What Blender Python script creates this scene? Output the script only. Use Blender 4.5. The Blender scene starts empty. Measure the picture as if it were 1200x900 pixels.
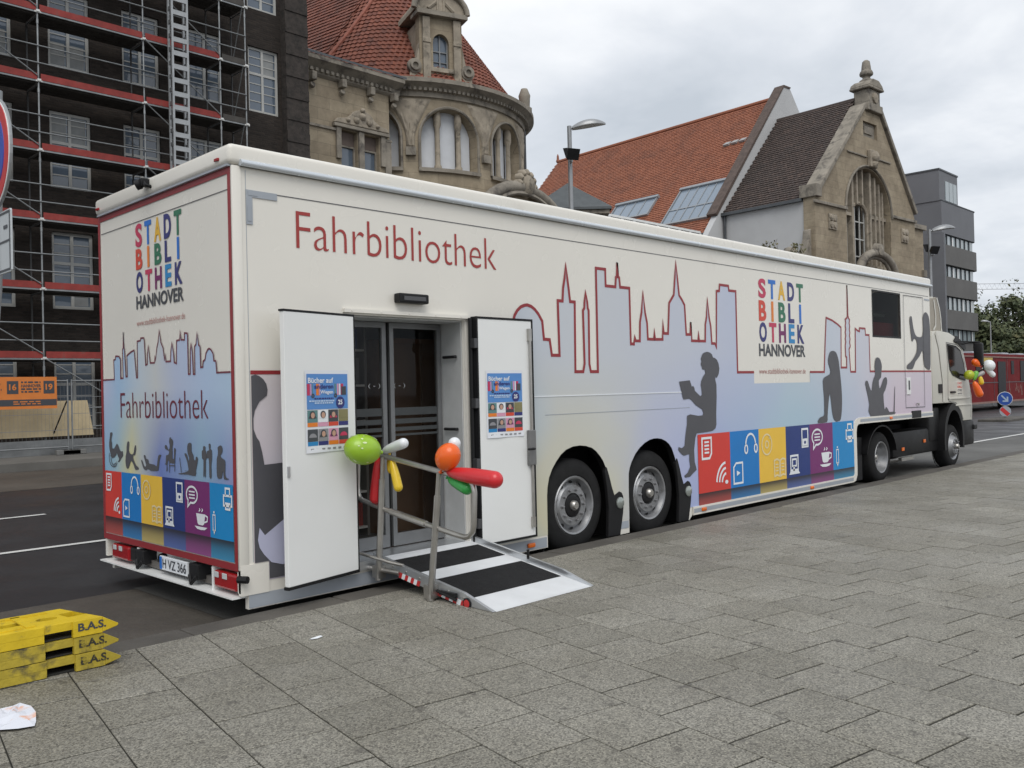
import bpy, bmesh, math, random
from math import sin, cos, tan, pi, radians, sqrt, atan2
from mathutils import Vector, Matrix
from mathutils.geometry import tessellate_polygon
random.seed(7)
SC = bpy.context.scene
COL = SC.collection

# ------------------------------------------------------------------ camera
cam_d = bpy.data.cameras.new('camera'); cam = bpy.data.objects.new('camera', cam_d); COL.objects.link(cam)
CAMP = Vector((-3.259, -6.098, 1.703))
yaw, pit, rol = radians(44.768), radians(0.434), radians(-1.342)
F_ = Vector((cos(pit)*cos(yaw), cos(pit)*sin(yaw), sin(pit)))
R_ = F_.cross(Vector((0, 0, 1))).normalized(); U_ = R_.cross(F_)
R2 = R_*cos(rol)+U_*sin(rol); U2 = U_*cos(rol)-R_*sin(rol)
M = Matrix((R2, U2, -F_)).transposed().to_4x4(); M.translation = CAMP
cam.matrix_world = M
cam_d.sensor_fit = 'HORIZONTAL'; cam_d.sensor_width = 36; cam_d.lens = 1048.64/1200*36
cam_d.clip_start = 0.05; cam_d.clip_end = 3000
SC.camera = cam

# ------------------------------------------------------------------ world: overcast sky, soft sun
SUN_EL, SUN_AZ = radians(52), radians(-128)      # azimuth measured from +X towards +Y
W = bpy.data.worlds.new('World'); SC.world = W; W.use_nodes = True
nt = W.node_tree; nt.nodes.clear()
def N(t, **k):
    n = nt.nodes.new(t)
    for a, b in k.items(): setattr(n, a, b)
    return n
out = N('ShaderNodeOutputWorld'); mixs = N('ShaderNodeMixShader'); b1 = N('ShaderNodeBackground'); b2 = N('ShaderNodeBackground')
sky = N('ShaderNodeTexSky'); sky.sky_type = 'NISHITA'; sky.sun_disc = False
sky.sun_elevation = SUN_EL; sky.sun_rotation = radians(90)-SUN_AZ
b1.inputs[1].default_value = 0.10; nt.links.new(sky.outputs[0], b1.inputs[0])
tc = N('ShaderNodeTexCoord'); sep = N('ShaderNodeSeparateXYZ'); nt.links.new(tc.outputs['Generated'], sep.inputs[0])
def mth(op, a, b=None, clamp=False):
    n = N('ShaderNodeMath', operation=op, use_clamp=clamp)
    for i, v in enumerate((a, b)):
        if v is None: continue
        if isinstance(v, (int, float)): n.inputs[i].default_value = v
        else: nt.links.new(v, n.inputs[i])
    return n.outputs[0]
zz = mth('ADD', mth('MAXIMUM', sep.outputs[2], 0.0), 0.22)
cmb = N('ShaderNodeCombineXYZ')
nt.links.new(mth('DIVIDE', sep.outputs[0], zz), cmb.inputs[0]); nt.links.new(mth('DIVIDE', sep.outputs[1], zz), cmb.inputs[1])
def wnoise(scale, det, rough, dist, off):
    mp = N('ShaderNodeMapping'); mp.inputs[1].default_value = off; nt.links.new(cmb.outputs[0], mp.inputs[0])
    n = N('ShaderNodeTexNoise'); n.inputs['Scale'].default_value = scale; n.inputs['Detail'].default_value = det
    n.inputs['Roughness'].default_value = rough; n.inputs['Distortion'].default_value = dist
    nt.links.new(mp.outputs[0], n.inputs['Vector']); return n.outputs[0]
n1 = wnoise(0.85, 6, 0.52, 0.5, (3.1, 1.7, 0)); n2 = wnoise(2.6, 5, 0.55, 0.3, (0.4, 7.7, 2))
mixv = mth('ADD', mth('MULTIPLY', n1, 0.72), mth('MULTIPLY', n2, 0.28))
rmp = N('ShaderNodeValToRGB'); nt.links.new(mixv, rmp.inputs[0])
el = rmp.color_ramp.elements
el[0].position = 0.36; el[0].color = (0.50, 0.545, 0.60, 1)
el[1].position = 0.62; el[1].color = (0.90, 0.915, 0.93, 1)
e = el.new(0.47); e.color = (0.665, 0.70, 0.75, 1)
e = el.new(0.54); e.color = (0.79, 0.815, 0.85, 1)
nt.links.new(rmp.outputs[0], b2.inputs[0]); b2.inputs[1].default_value = 1.0
mixs.inputs[0].default_value = 0.95
nt.links.new(b1.outputs[0], mixs.inputs[1]); nt.links.new(b2.outputs[0], mixs.inputs[2]); nt.links.new(mixs.outputs[0], out.inputs[0])

sd = bpy.data.lights.new('sun', 'SUN'); sd.energy = 1.45; sd.angle = radians(40); sd.color = (1, 0.965, 0.91)
so = bpy.data.objects.new('sun', sd); COL.objects.link(so)
dirv = Vector((cos(SUN_EL)*cos(SUN_AZ), cos(SUN_EL)*sin(SUN_AZ), sin(SUN_EL)))
so.rotation_euler = dirv.to_track_quat('Z', 'Y').to_euler(); so.location = (-10, -20, 30)
SC.view_settings.view_transform = 'Standard'; SC.view_settings.look = 'None'
SC.view_settings.exposure = 0.22; SC.view_settings.gamma = 1.0
try: SC.view_settings.use_curve_mapping = False
except Exception: pass
SC.cycles.max_bounces = 8; SC.cycles.transparent_max_bounces = 16

# ------------------------------------------------------------------ helpers
def tag(o, label=None, cat=None, group=None, kind=None):
    if label: o['label'] = label
    if cat: o['category'] = cat
    if group: o['group'] = group
    if kind: o['kind'] = kind
    return o
def thing(name, label, cat, loc=(0, 0, 0), group=None):
    o = bpy.data.objects.new(name, None); COL.objects.link(o); o.location = loc
    o.empty_display_size = 0.2
    return tag(o, label, cat, group)

class NT:      # node helper for materials
    def __init__(s, name):
        s.m = bpy.data.materials.new(name); s.m.use_nodes = True; s.t = s.m.node_tree; s.t.nodes.clear()
        s.out = s.t.nodes.new('ShaderNodeOutputMaterial'); s.b = s.t.nodes.new('ShaderNodeBsdfPrincipled')
        s.t.links.new(s.b.outputs[0], s.out.inputs[0])
    def n(s, t, **k):
        x = s.t.nodes.new(t)
        for a, b in k.items(): setattr(x, a, b)
        return x
    def l(s, a, b): s.t.links.new(a, b)
    def set(s, i, v): s.b.inputs[i].default_value = v
    def coord(s, kind='Object', scale=(1, 1, 1), rot=(0, 0, 0)):
        t = s.n('ShaderNodeTexCoord'); m = s.n('ShaderNodeMapping'); m.inputs['Scale'].default_value = scale; m.inputs['Rotation'].default_value = rot
        s.l(t.outputs[kind], m.inputs[0]); return m.outputs[0]
    def noise(s, vec, scale, det=4, rough=.55, dist=0):
        x = s.n('ShaderNodeTexNoise'); x.inputs['Scale'].default_value = scale; x.inputs['Detail'].default_value = det
        x.inputs['Roughness'].default_value = rough; x.inputs['Distortion'].default_value = dist
        if vec is not None: s.l(vec, x.inputs['Vector'])
        return x.outputs[0]
    def ramp(s, fac, stops, interp='LINEAR'):
        x = s.n('ShaderNodeValToRGB'); x.color_ramp.interpolation = interp; e = x.color_ramp.elements
        while len(e) > 1: e.remove(e[-1])
        e[0].position = stops[0][0]; e[0].color = (*stops[0][1], 1)
        for p, c in stops[1:]:
            q = e.new(p); q.color = (*c, 1)
        s.l(fac, x.inputs[0]); return x.outputs[0]
    def mixc(s, fac, a, b, mode='MIX'):
        x = s.n('ShaderNodeMix'); x.data_type = 'RGBA'; x.blend_type = mode
        for i, v in ((0, fac), (6, a), (7, b)):
            if isinstance(v, (int, float)): x.inputs[i].default_value = v
            elif isinstance(v, tuple): x.inputs[i].default_value = (*v, 1)
            else: s.l(v, x.inputs[i])
        return x.outputs[2]
    def math(s, op, a, b=None, clamp=False):
        x = s.n('ShaderNodeMath', operation=op, use_clamp=clamp)
        for i, v in enumerate((a, b)):
            if v is None: continue
            if isinstance(v, (int, float)): x.inputs[i].default_value = v
            else: s.l(v, x.inputs[i])
        return x.outputs[0]
    def bump(s, h, st=.3, d=.02):
        x = s.n('ShaderNodeBump'); x.inputs['Strength'].default_value = st; x.inputs['Distance'].default_value = d
        s.l(h, x.inputs['Height']); s.l(x.outputs[0], s.b.inputs['Normal'])

def mat(name, col, rough=.5, metal=0, var=.12, vs=3.0, bump=0, bs=40, spec=.5, dirt=None):
    k = NT(name); c = k.coord()
    f = k.noise(c, vs, 5, .6)
    lo = tuple(x*(1-var) for x in col); hi = tuple(min(1, x*(1+var)) for x in col)
    cc = k.ramp(f, [(.3, lo), (.7, hi)])
    if dirt:
        d = k.ramp(k.noise(c, dirt[1], 6, .65, .4), [(dirt[2], (0, 0, 0)), (dirt[2]+.16, (1, 1, 1))])
        cc = k.mixc(d, cc, dirt[0])
    k.l(cc, k.b.inputs['Base Color'])
    r = k.math('ADD', k.math('MULTIPLY', k.noise(c, vs*3, 3), .16), rough-.08, True)
    k.l(r, k.b.inputs['Roughness']); k.set('Metallic', metal); k.set('Specular IOR Level', spec)
    if bump: k.bump(k.noise(c, bs, 4, .6), bump, .01)
    return k.m

class MB:
    def __init__(s): s.v = []; s.f = []; s.mi = []
    def add(s, vs, fs, mi=0):
        o = len(s.v); s.v += [tuple(p) for p in vs]
        for f in fs: s.f.append(tuple(o+i for i in f)); s.mi.append(mi)
        return s
    def box(s, x0, x1, y0, y1, z0, z1, mi=0, T=None):
        vs = [Vector((x, y, z)) for z in (z0, z1) for y in (y0, y1) for x in (x0, x1)]
        if T: vs = [T(v) for v in vs]
        return s.add(vs, [(0, 2, 3, 1), (4, 5, 7, 6), (0, 1, 5, 4), (2, 6, 7, 3), (0, 4, 6, 2), (1, 3, 7, 5)], mi)
    def quad(s, a, b, c, d, mi=0): return s.add([a, b, c, d], [(0, 1, 2, 3)], mi)
    def tube(s, pts, r, n=8, closed=False, mi=0, cap=True):
        P = [Vector(p) for p in pts]; m = len(P); rings = []
        prev = None
        for i in range(m):
            if closed: t = (P[(i+1) % m]-P[i-1])
            else: t = P[min(i+1, m-1)]-P[max(i-1, 0)]
            t.normalize()
            if prev is None:
                a = Vector((0, 0, 1)) if abs(t.z) < .9 else Vector((1, 0, 0)); u = t.cross(a).normalized()
            else:
                u = (prev-t*prev.dot(t)).normalized()
            prev = u; w = t.cross(u); rr = r[i] if isinstance(r, (list, tuple)) else r
            rings.append([P[i]+(u*cos(2*pi*j/n)+w*sin(2*pi*j/n))*rr for j in range(n)])
        vs = [p for g in rings for p in g]; fs = []
        for i in range(m if closed else m-1):
            k = (i+1) % m
            for j in range(n): fs.append((i*n+j, i*n+(j+1) % n, k*n+(j+1) % n, k*n+j))
        if cap and not closed:
            fs.append(tuple(range(n-1, -1, -1))); fs.append(tuple((m-1)*n+j for j in range(n)))
        return s.add(vs, fs, mi)
    def lathe(s, prof, o, ax=(0, 1, 0), n=24, mi=0, squash=None):
        ax = Vector(ax).normalized(); a = Vector((0, 0, 1)) if abs(ax.z) < .9 else Vector((1, 0, 0))
        u = ax.cross(a).normalized(); w = ax.cross(u); o = Vector(o); vs = []; fs = []; m = len(prof)
        for r, h in prof:
            for j in range(n):
                t = 2*pi*j/n; vs.append(o+ax*h+(u*cos(t)+w*sin(t))*max(r, 1e-4))
        for i in range(m-1):
            for j in range(n): fs.append((i*n+j, i*n+(j+1) % n, (i+1)*n+(j+1) % n, (i+1)*n+j))
        return s.add(vs, fs, mi)
    def sheet(s, loops, mp, mi=0):
        ls = [[Vector((a, b, 0)) for a, b in L] for L in loops]
        tri = tessellate_polygon(ls); flat = [p for L in ls for p in L]
        return s.add([mp(p.x, p.y) for p in flat], [tuple(t) for t in tri], mi)
    def prism(s, loops, m0, m1, mi=0, cap0=True, cap1=True):
        ls = [[Vector((a, b, 0)) for a, b in L] for L in loops]
        tri = tessellate_polygon(ls); flat = [p for L in ls for p in L]; n = len(flat)
        fs = []
        if cap0: fs += [tuple(t) for t in tri]
        if cap1: fs += [tuple(n+i for i in reversed(t)) for t in tri]
        o = 0
        for L in ls:
            k = len(L)
            for i in range(k): fs.append((o+i, o+(i+1) % k, n+o+(i+1) % k, n+o+i))
            o += k
        return s.add([m0(p.x, p.y) for p in flat]+[m1(p.x, p.y) for p in flat], fs, mi)
    def ribbon(s, pts, w, mp, closed=False, mi=0):
        P = [Vector((a, b)) for a, b in pts]; Q = [P[0]]
        for p in P[1:]:
            if (p-Q[-1]).length > 1e-4: Q.append(p)
        P = Q; n = len(P); A = []; B = []
        for i in range(n):
            d0 = (P[i]-P[i-1]).normalized() if (i or closed) else None
            d1 = (P[(i+1) % n]-P[i]).normalized() if (i < n-1 or closed) else None
            if d0 is None: d0 = d1
            if d1 is None: d1 = d0
            n0 = Vector((-d0.y, d0.x)); n1 = Vector((-d1.y, d1.x)); b = n0+n1
            if b.length < .15: b = n0.copy(); k = 1
            else:
                b.normalize(); k = min(1/max(b.dot(n0), .3), 2.2)
            A.append(P[i]+b*w/2*k); B.append(P[i]-b*w/2*k)
        vs = [mp(p.x, p.y) for p in A]+[mp(p.x, p.y) for p in B]
        fs = [(i, (i+1) % n, n+(i+1) % n, n+i) for i in range(n if closed else n-1)]
        return s.add(vs, fs, mi)
    def mesh(s, name, mats, off=(0, 0, 0), smooth=None, bevel=0, bseg=2):
        me = bpy.data.meshes.new(name); o = Vector(off)
        me.from_pydata([tuple(Vector(v)-o) for v in s.v], [], s.f)
        if not isinstance(mats, (list, tuple)): mats = [mats]
        for m in mats: me.materials.append(m)
        if len(mats) > 1: me.polygons.foreach_set('material_index', s.mi)
        bm = bmesh.new(); bm.from_mesh(me)
        bmesh.ops.recalc_face_normals(bm, faces=bm.faces)
        if bevel:
            bmesh.ops.remove_doubles(bm, verts=bm.verts, dist=1e-5)
            ed = [e for e in bm.edges if len(e.link_faces) == 2 and e.calc_face_angle(0) > .5]
            if ed: bmesh.ops.bevel(bm, geom=ed, offset=bevel, segments=bseg, profile=.5, affect='EDGES', clamp_overlap=True)
        bm.to_mesh(me); bm.free()
        if smooth is not None:
            me.polygons.foreach_set('use_smooth', [True]*len(me.polygons)); me.set_sharp_from_angle(angle=radians(smooth))
        me.update(); return me
    def build(s, name, mats, parent=None, smooth=None, bevel=0, bseg=2, local=False):
        off = Vector((0, 0, 0))
        if parent is not None and not local:
            p = parent
            while p is not None: off += p.location; p = p.parent
        me = s.mesh(name, mats, off, smooth, bevel, bseg)
        o = bpy.data.objects.new(name, me); COL.objects.link(o)
        if parent is not None: o.parent = parent
        return o
def inst(name, me, parent, loc=(0, 0, 0), rot=None):
    o = bpy.data.objects.new(name, me); COL.objects.link(o); o.location = loc
    if rot: o.rotation_euler = rot
    if parent is not None: o.parent = parent
    return o
def SY(y): return lambda a, b: Vector((a, y, b))
def SX(x): return lambda a, b: Vector((x, a, b))
def smooth2(p, n=4, closed=True):
    q = []; m = len(p)
    for i in range(m):
        a, b, c, d = (Vector(p[(i+j-1) % m]) for j in range(4))
        for k in range(n):
            t = k/n
            q.append(tuple(.5*((2*b)+(c-a)*t+(2*a-5*b+4*c-d)*t*t+(3*b-a-3*c+d)*t**3)))
    return q
_tc = {}
def text2d(s, bold=0.0):
    k = (s, bold)
    if k not in _tc:
        cu = bpy.data.curves.new('t', 'FONT'); cu.body = s; cu.offset = bold; cu.resolution_u = 4
        ob = bpy.data.objects.new('t', cu); me = bpy.data.meshes.new_from_object(ob)
        vs = [tuple(v.co) for v in me.vertices]; fs = [tuple(p.vertices) for p in me.polygons]
        bpy.data.objects.remove(ob); bpy.data.curves.remove(cu); bpy.data.meshes.remove(me)
        _tc[k] = (vs, fs)
    return _tc[k]
def put_text(mb, s, a0, a1, b0, b1, mp, bold=0.0, mi=0, shear=0):
    vs, fs = text2d(s, bold)
    xs = [v[0] for v in vs]; ys = [v[1] for v in vs]; x0, x1, y0, y1 = min(xs), max(xs), min(ys), max(ys)
    mb.add([mp(a0+(v[0]-x0)/(x1-x0)*(a1-a0), b0+(v[1]-y0)/(y1-y0)*(b1-b0)) for v in vs], fs, mi)
def circ(cx, cy, r, n=20, a0=0, a1=2*pi, ry=None):
    ry = ry or r; full = abs(a1-a0-2*pi) < 1e-6; k = n if full else n+1
    return [(cx+r*cos(a0+(a1-a0)*i/n), cy+ry*sin(a0+(a1-a0)*i/n)) for i in range(k)]
# ------------------------------------------------------------------ materials
cream = mat('cream_paint', (.735, .71, .65), .26, var=.025, vs=.8, dirt=((.66, .63, .57), 1.1, .62))
white = mat('white_paint', (.76, .77, .76), .32, var=.025, vs=1.2)
whiteb = mat('white_plaster', (.47, .475, .48), .8, var=.06, vs=.6, bump=.2)
redp = mat('red_print', (.27, .022, .028), .4, var=.05)
redl = mat('red_lettering', (.33, .035, .03), .4, var=.05)
dgrey = mat('silhouette_print', (.075, .075, .085), .45, var=.05)
lgrey = mat('grey_marking', (.33, .36, .40), .35, var=.06)
alu = mat('aluminium', (.62, .64, .66), .34, .85, var=.08, vs=6)
alub = mat('brushed_steel', (.44, .425, .40), .36, .9, var=.12, vs=8)
galv = mat('galvanised_steel', (.27, .28, .285), .45, .7, var=.18, vs=3)
rubber = mat('rubber', (.014, .014, .0145), .8, var=.25, vs=8, bump=.25, bs=60, spec=.25)
blackp = mat('black_plastic', (.012, .012, .013), .5, var=.2, spec=.25)
blackm = mat('black_recess', (.008, .008, .009), .9)
rimm = mat('rim_silver', (.31, .315, .325), .42, .7, var=.15, vs=7, dirt=((.15, .145, .14), 9, .55))
orangel = mat('orange_lens', (.75, .16, .02), .2)
redlens = mat('red_lens', (.30, .008, .012), .18)
clearlens = mat('clear_lens', (.55, .57, .58), .15)
def flat(name, c, r=.42): return mat(name, c, r, var=.04, vs=2)
P = dict(crimson=flat('crimson_print', (.50, .03, .09)), blue=flat('blue_print', (.012, .15, .55)), yellow=flat('yellow_print', (.72, .42, .03)), navy=flat('navy_print', (.025, .028, .16)),
 green=flat('green_print', (.02, .15, .08)), red=flat('vermilion_print', (.60, .06, .03)), purple=flat('purple_print', (.16, .012, .11)), sky=flat('sky_blue_print', (.015, .22, .50)), dark=flat('dark_print', (.05, .055, .065)),
 orange=flat('orange_print', (.72, .2, .02)), sqred=flat('red_square_print', (.60, .04, .028)), sqblue=flat('blue_square_print', (.004, .18, .52)), sqyel=flat('yellow_square_print', (.80, .50, .05)), sqnavy=flat('navy_square_print', (.012, .035, .18)), sqpur=flat('purple_square_print', (.17, .02, .14)), sqsky=flat('cyan_square_print', (.004, .23, .54)),
 iconw=flat('white_print', (.74, .77, .80)), creamp=flat('cream_print', (.735, .71, .65)), pinkish=flat('faded_red_print', (.42, .2, .18)))

def glass(name, tint, trans, rough=.03, ior=1.5):
    k = NT(name); k.t.nodes.remove(k.b)
    tr = k.n('ShaderNodeBsdfTransparent'); tr.inputs[0].default_value = (*tint, 1)
    gl = k.n('ShaderNodeBsdfGlossy'); gl.inputs['Roughness'].default_value = rough; gl.inputs[0].default_value = (.9, .95, 1, 1)
    lw = k.n('ShaderNodeFresnel'); lw.inputs[0].default_value = ior
    mx = k.n('ShaderNodeMixShader'); k.l(lw.outputs[0], mx.inputs[0]); k.l(tr.outputs[0], mx.inputs[1]); k.l(gl.outputs[0], mx.inputs[2]); k.l(mx.outputs[0], k.out.inputs[0])
    return k.m
glass_t = glass('tinted_glass', (.72, .71, .69), 1, .03, 1.22)
glass_w = glass('trailer_window_glass', (.45, .45, .45), 1, .05, 1.08)
def dglass(name, c, r=.06, wob=.0):
    k = NT(name); k.set('Base Color', (*c, 1)); k.set('Roughness', r); k.set('Specular IOR Level', .8)
    if wob: k.bump(k.noise(k.coord(), 1.3, 2), wob, .05)
    return k.m
glass_d = dglass('dark_window_glass', (.012, .014, .016), .05, .12)
glass_s = dglass('sky_window_glass', (.10, .13, .17), .08, .2)

def brick_mat(name, c1, c2, mortar, bw, bh, rough=.85, ms=.01, bump=.4, stain=(.5, .5, .5), sf=.5, rot=(pi/2, 0, 0), stsc=.35):
    k = NT(name); c = k.coord('Object', rot=rot)
    b = k.n('ShaderNodeTexBrick'); k.l(c, b.inputs['Vector']); b.inputs['Scale'].default_value = 1
    b.inputs['Brick Width'].default_value = bw; b.inputs['Row Height'].default_value = bh; b.inputs['Mortar Size'].default_value = ms; b.inputs['Mortar Smooth'].default_value = .4
    b.inputs['Color1'].default_value = (*c1, 1); b.inputs['Color2'].default_value = (*c2, 1); b.inputs['Mortar'].default_value = (*mortar, 1)
    c0 = k.coord()
    st = k.ramp(k.noise(c0, stsc, 7, .68, .6), [(.35, (1, 1, 1)), (.68, stain)])
    f2 = k.ramp(k.noise(c0, 2.6, 6, .7), [(.3, (.82, .82, .82)), (.7, (1.12, 1.12, 1.12))])
    cc = k.mixc(sf, b.outputs[0], st, 'MULTIPLY'); cc = k.mixc(.8, cc, f2, 'MULTIPLY')
    k.l(cc, k.b.inputs['Base Color']); k.set('Roughness', rough); k.set('Specular IOR Level', .25)
    h = k.math('ADD', k.math('MULTIPLY', b.outputs[1], -.6), k.math('MULTIPLY', k.noise(c0, 14, 4), .5)); k.bump(h, bump, .03)
    return k.m
sandst = brick_mat('sandstone', (.395, .335, .245), (.34, .285, .21), (.23, .195, .145), 1.15, .46, ms=.008, stain=(.52, .50, .48), sf=.85, stsc=.5)
sandst2 = mat('carved_sandstone', (.30, .26, .205), .85, var=.3, vs=1.6, bump=.5, bs=14, dirt=((.10, .088, .07), 2.2, .55))
stoned = mat('weathered_stone', (.24, .215, .178), .85, var=.3, vs=1.2, bump=.5, bs=10, dirt=((.09, .08, .07), 1.5, .52))
klinker = brick_mat('dark_clinker_brick', (.055, .043, .036), (.030, .024, .021), (.04, .036, .032), .25, .075, ms=.012, stain=(.5, .5, .5), sf=.7)
slate = mat('slate_roof', (.075, .085, .09), .55, var=.2, vs=2)
gutter = mat('dark_zinc', (.085, .092, .10), .5, .3, var=.15)

def tile_mat(name, c1, c2, c3, moss):
    k = NT(name); g = k.n('ShaderNodeNewGeometry'); c = k.coord()
    a = k.ramp(g.outputs['Random Per Island'], [(0, c1), (.5, c2), (1, c3)])
    st = k.ramp(k.noise(c, .55, 7, .7, .5), [(.48, (0, 0, 0)), (.72, (1, 1, 1))])
    a = k.mixc(k.math('MULTIPLY', st, .6), a, moss)
    k.l(a, k.b.inputs['Base Color']); k.set('Roughness', .72); k.bump(k.noise(c, 30, 3), .2, .01)
    return k.m
pantile = tile_mat('red_pantile', (.185, .058, .035), (.22, .070, .042), (.14, .045, .03), (.055, .026, .02))
orangetile = tile_mat('orange_tile', (.275, .098, .053), (.31, .112, .06), (.235, .082, .046), (.15, .068, .047))
darktile = tile_mat('dark_brown_tile', (.075, .053, .046), (.06, .045, .04), (.095, .066, .055), (.045, .038, .034))

def slab_mat(name, island):
    k = NT(name); c = k.coord('Object')
    if island: r = k.n('ShaderNodeNewGeometry').outputs['Random Per Island']
    else: r = k.n('ShaderNodeObjectInfo').outputs['Random']
    if not island:      # give every slab its own patch of grain
        t = k.n('ShaderNodeVectorMath', operation='ADD'); oi = k.n('ShaderNodeObjectInfo'); k.l(c, t.inputs[0]); k.l(oi.outputs['Location'], t.inputs[1]); c = t.outputs[0]
    base = k.ramp(r, [(0, (.195, .188, .165)), (.35, (.236, .228, .204)), (.7, (.213, .205, .18)), (1, (.262, .254, .228))])
    w = k.ramp(k.noise(c, 1.1, 5, .65, .3), [(.36, (.80, .79, .76)), (.62, (1.06, 1.06, 1.06))])
    base = k.mixc(.8, base, w, 'MULTIPLY')
    v = k.n('ShaderNodeTexVoronoi'); v.inputs['Scale'].default_value = 135; k.l(c, v.inputs['Vector'])
    sp = k.n('ShaderNodeSeparateColor'); k.l(v.outputs['Color'], sp.inputs[0])
    gr = k.ramp(sp.outputs[0], [(0, (.34, .33, .31)), (.22, (.64, .63, .6)), (.5, (.96, .95, .92)), (.85, (1.26, 1.25, 1.2)), (1, (1.65, 1.62, 1.52))])
    base = k.mixc(.9, base, gr, 'MULTIPLY')
    sp2 = k.ramp(k.noise(c, 8.5, 2, .5), [(.655, (0, 0, 0)), (.70, (1, 1, 1))])
    base = k.mixc(k.math('MULTIPLY', sp2, .5), base, (.055, .05, .045))
    k.l(base, k.b.inputs['Base Color'])
    k.l(k.ramp(k.noise(c, .9, 3), [(.35, (.5, .5, .5)), (.65, (.75, .75, .75))]), k.b.inputs['Roughness'])
    k.bump(v.outputs['Distance'], .35, .004); k.set('Specular IOR Level', .4)
    return k.m
slab_m = slab_mat('granite_slab', False); slab_far = slab_mat('granite_slab_far', True)
joint_m = mat('joint_dirt', (.022, .021, .015), .95, var=.3, vs=6)
def asphalt(name, c, r0, r1, grain=90, patch=.4):
    k = NT(name); q = k.coord()
    a = k.ramp(k.noise(q, patch, 6, .6, .3), [(.35, tuple(x*.78 for x in c)), (.65, tuple(x*1.22 for x in c))])
    g = k.ramp(k.noise(q, grain, 2, .7), [(.3, (.6, .6, .6)), (.7, (1.4, 1.4, 1.4))]); a = k.mixc(.8, a, g, 'MULTIPLY')
    k.l(a, k.b.inputs['Base Color'])
    k.l(k.ramp(k.noise(q, patch*1.6, 4, .6), [(.35, (r0,)*3), (.65, (r1,)*3)]), k.b.inputs['Roughness'])
    k.bump(k.noise(q, grain, 3, .6), .3, .006); return k.m
road_m = asphalt('wet_asphalt', (.026, .026, .028), .38, .6)
bay_m = asphalt('bay_asphalt', (.095, .094, .088), .6, .8)
patch_m = asphalt('brown_patch_asphalt', (.066, .058, .048), .6, .8, patch=1.4)
strip_m = asphalt('brown_strip_asphalt', (.075, .064, .052), .6, .8)
kerb_m = mat('kerb_stone', (.085, .078, .068), .8, var=.25, vs=2, bump=.4, bs=60)
line_m = mat('road_paint', (.60, .60, .58), .6, var=.1, vs=3, dirt=((.12, .12, .12), 5, .62))
farpav_m = mat('far_pavement', (.12, .115, .105), .8, var=.2, vs=1)

# ------------------------------------------------------------------ ground, road, pavement
def sheet_obj(name, x0, x1, y0, y1, z, m, kind='structure'):
    b = MB(); b.quad((x0, y0, z), (x1, y0, z), (x1, y1, z), (x0, y1, z)); o = b.build(name, m); o['kind'] = kind; return o
sheet_obj('road', -600, 900, -600, 900, 0, road_m)
sheet_obj('parking_bay', .05, 26, -.02, 2.05, .004, bay_m)
sheet_obj('bay_patch', -9, .045, -.02, 2.0, .004, patch_m)
sheet_obj('gutter_strip', -60, 60, 12.8, 17.9, .004, strip_m)
b = MB(); b.box(-80, 200, 18.0, 90, -.1, .2); o = b.build('far_pavement', farpav_m); o['kind'] = 'structure'
def line(x0, x1, y0, y1): sheet_obj('road_marking', x0, x1, y0, y1, .008, line_m)
line(-1.8, 1.35, 8.40, 8.52); line(-12, 15, 5.05, 5.17); line(-8.5, -5.5, 8.4, 8.52); line(6.0, 9.0, 8.4, 8.52); line(17, 70, 2.12, 2.25)
pav = MB(); pav.box(-40, 60, -30, -.315, -.1, .1045); pavo = pav.build('pavement', joint_m); pavo['kind'] = 'structure'
# kerb: long stones laid end to end
kr = []
for i in range(26):
    x = -8+i*1.25
    b = MB(); b.box(x+.004, x+1.244, -.305, -.05, -.05, .108+random.uniform(-.002, .002)); kr.append(b)
for b in kr: b.build('kerb_stone', kerb_m, pavo, bevel=.012, bseg=2)
# paving slabs
A9 = radians(-9.7); UX = Vector((cos(A9), sin(A9), 0)); VX = Vector((-sin(A9), cos(A9), 0)); PT = .4353; PV = .433
def clip_poly(p, ymax):
    r = []
    for i in range(len(p)):
        a, c = p[i], p[(i+1) % len(p)]; ia, ic = a[1] <= ymax, c[1] <= ymax
        if ia: r.append(a)
        if ia != ic:
            t = (ymax-a[1])/(c[1]-a[1]); r.append((a[0]+t*(c[0]-a[0]), ymax))
    return r
def slab_geo(poly, z, g=.0060, ch=.0022, tilt=(0, 0)):
    c = Vector((sum(p[0] for p in poly)/len(poly), sum(p[1] for p in poly)/len(poly))); n = len(poly); vs = []
    for d, h in ((0, -.03), (0, -ch), (ch, 0)):
        for p in poly:
            v = Vector(p)-c; a_ = v.x*UX.x+v.y*UX.y; b_ = v.x*VX.x+v.y*VX.y; f_ = lambda q, e: math.copysign(max(abs(q)-e-d, .0), q); a_ = f_(a_, .0036); b_ = f_(b_, .0062); v = Vector((a_*UX.x+b_*VX.x, a_*UX.y+b_*VX.y)); vs.append((c.x+v.x, c.y+v.y, z+h+tilt[0]*v.x+tilt[1]*v.y))
    fs = [tuple(2*n+i for i in range(n))]
    for r in (0, 1):
        for i in range(n): fs.append((r*n+i, r*n+(i+1) % n, (r+1)*n+(i+1) % n, (r+1)*n+i))
    return vs, fs
slabs = []
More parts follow.
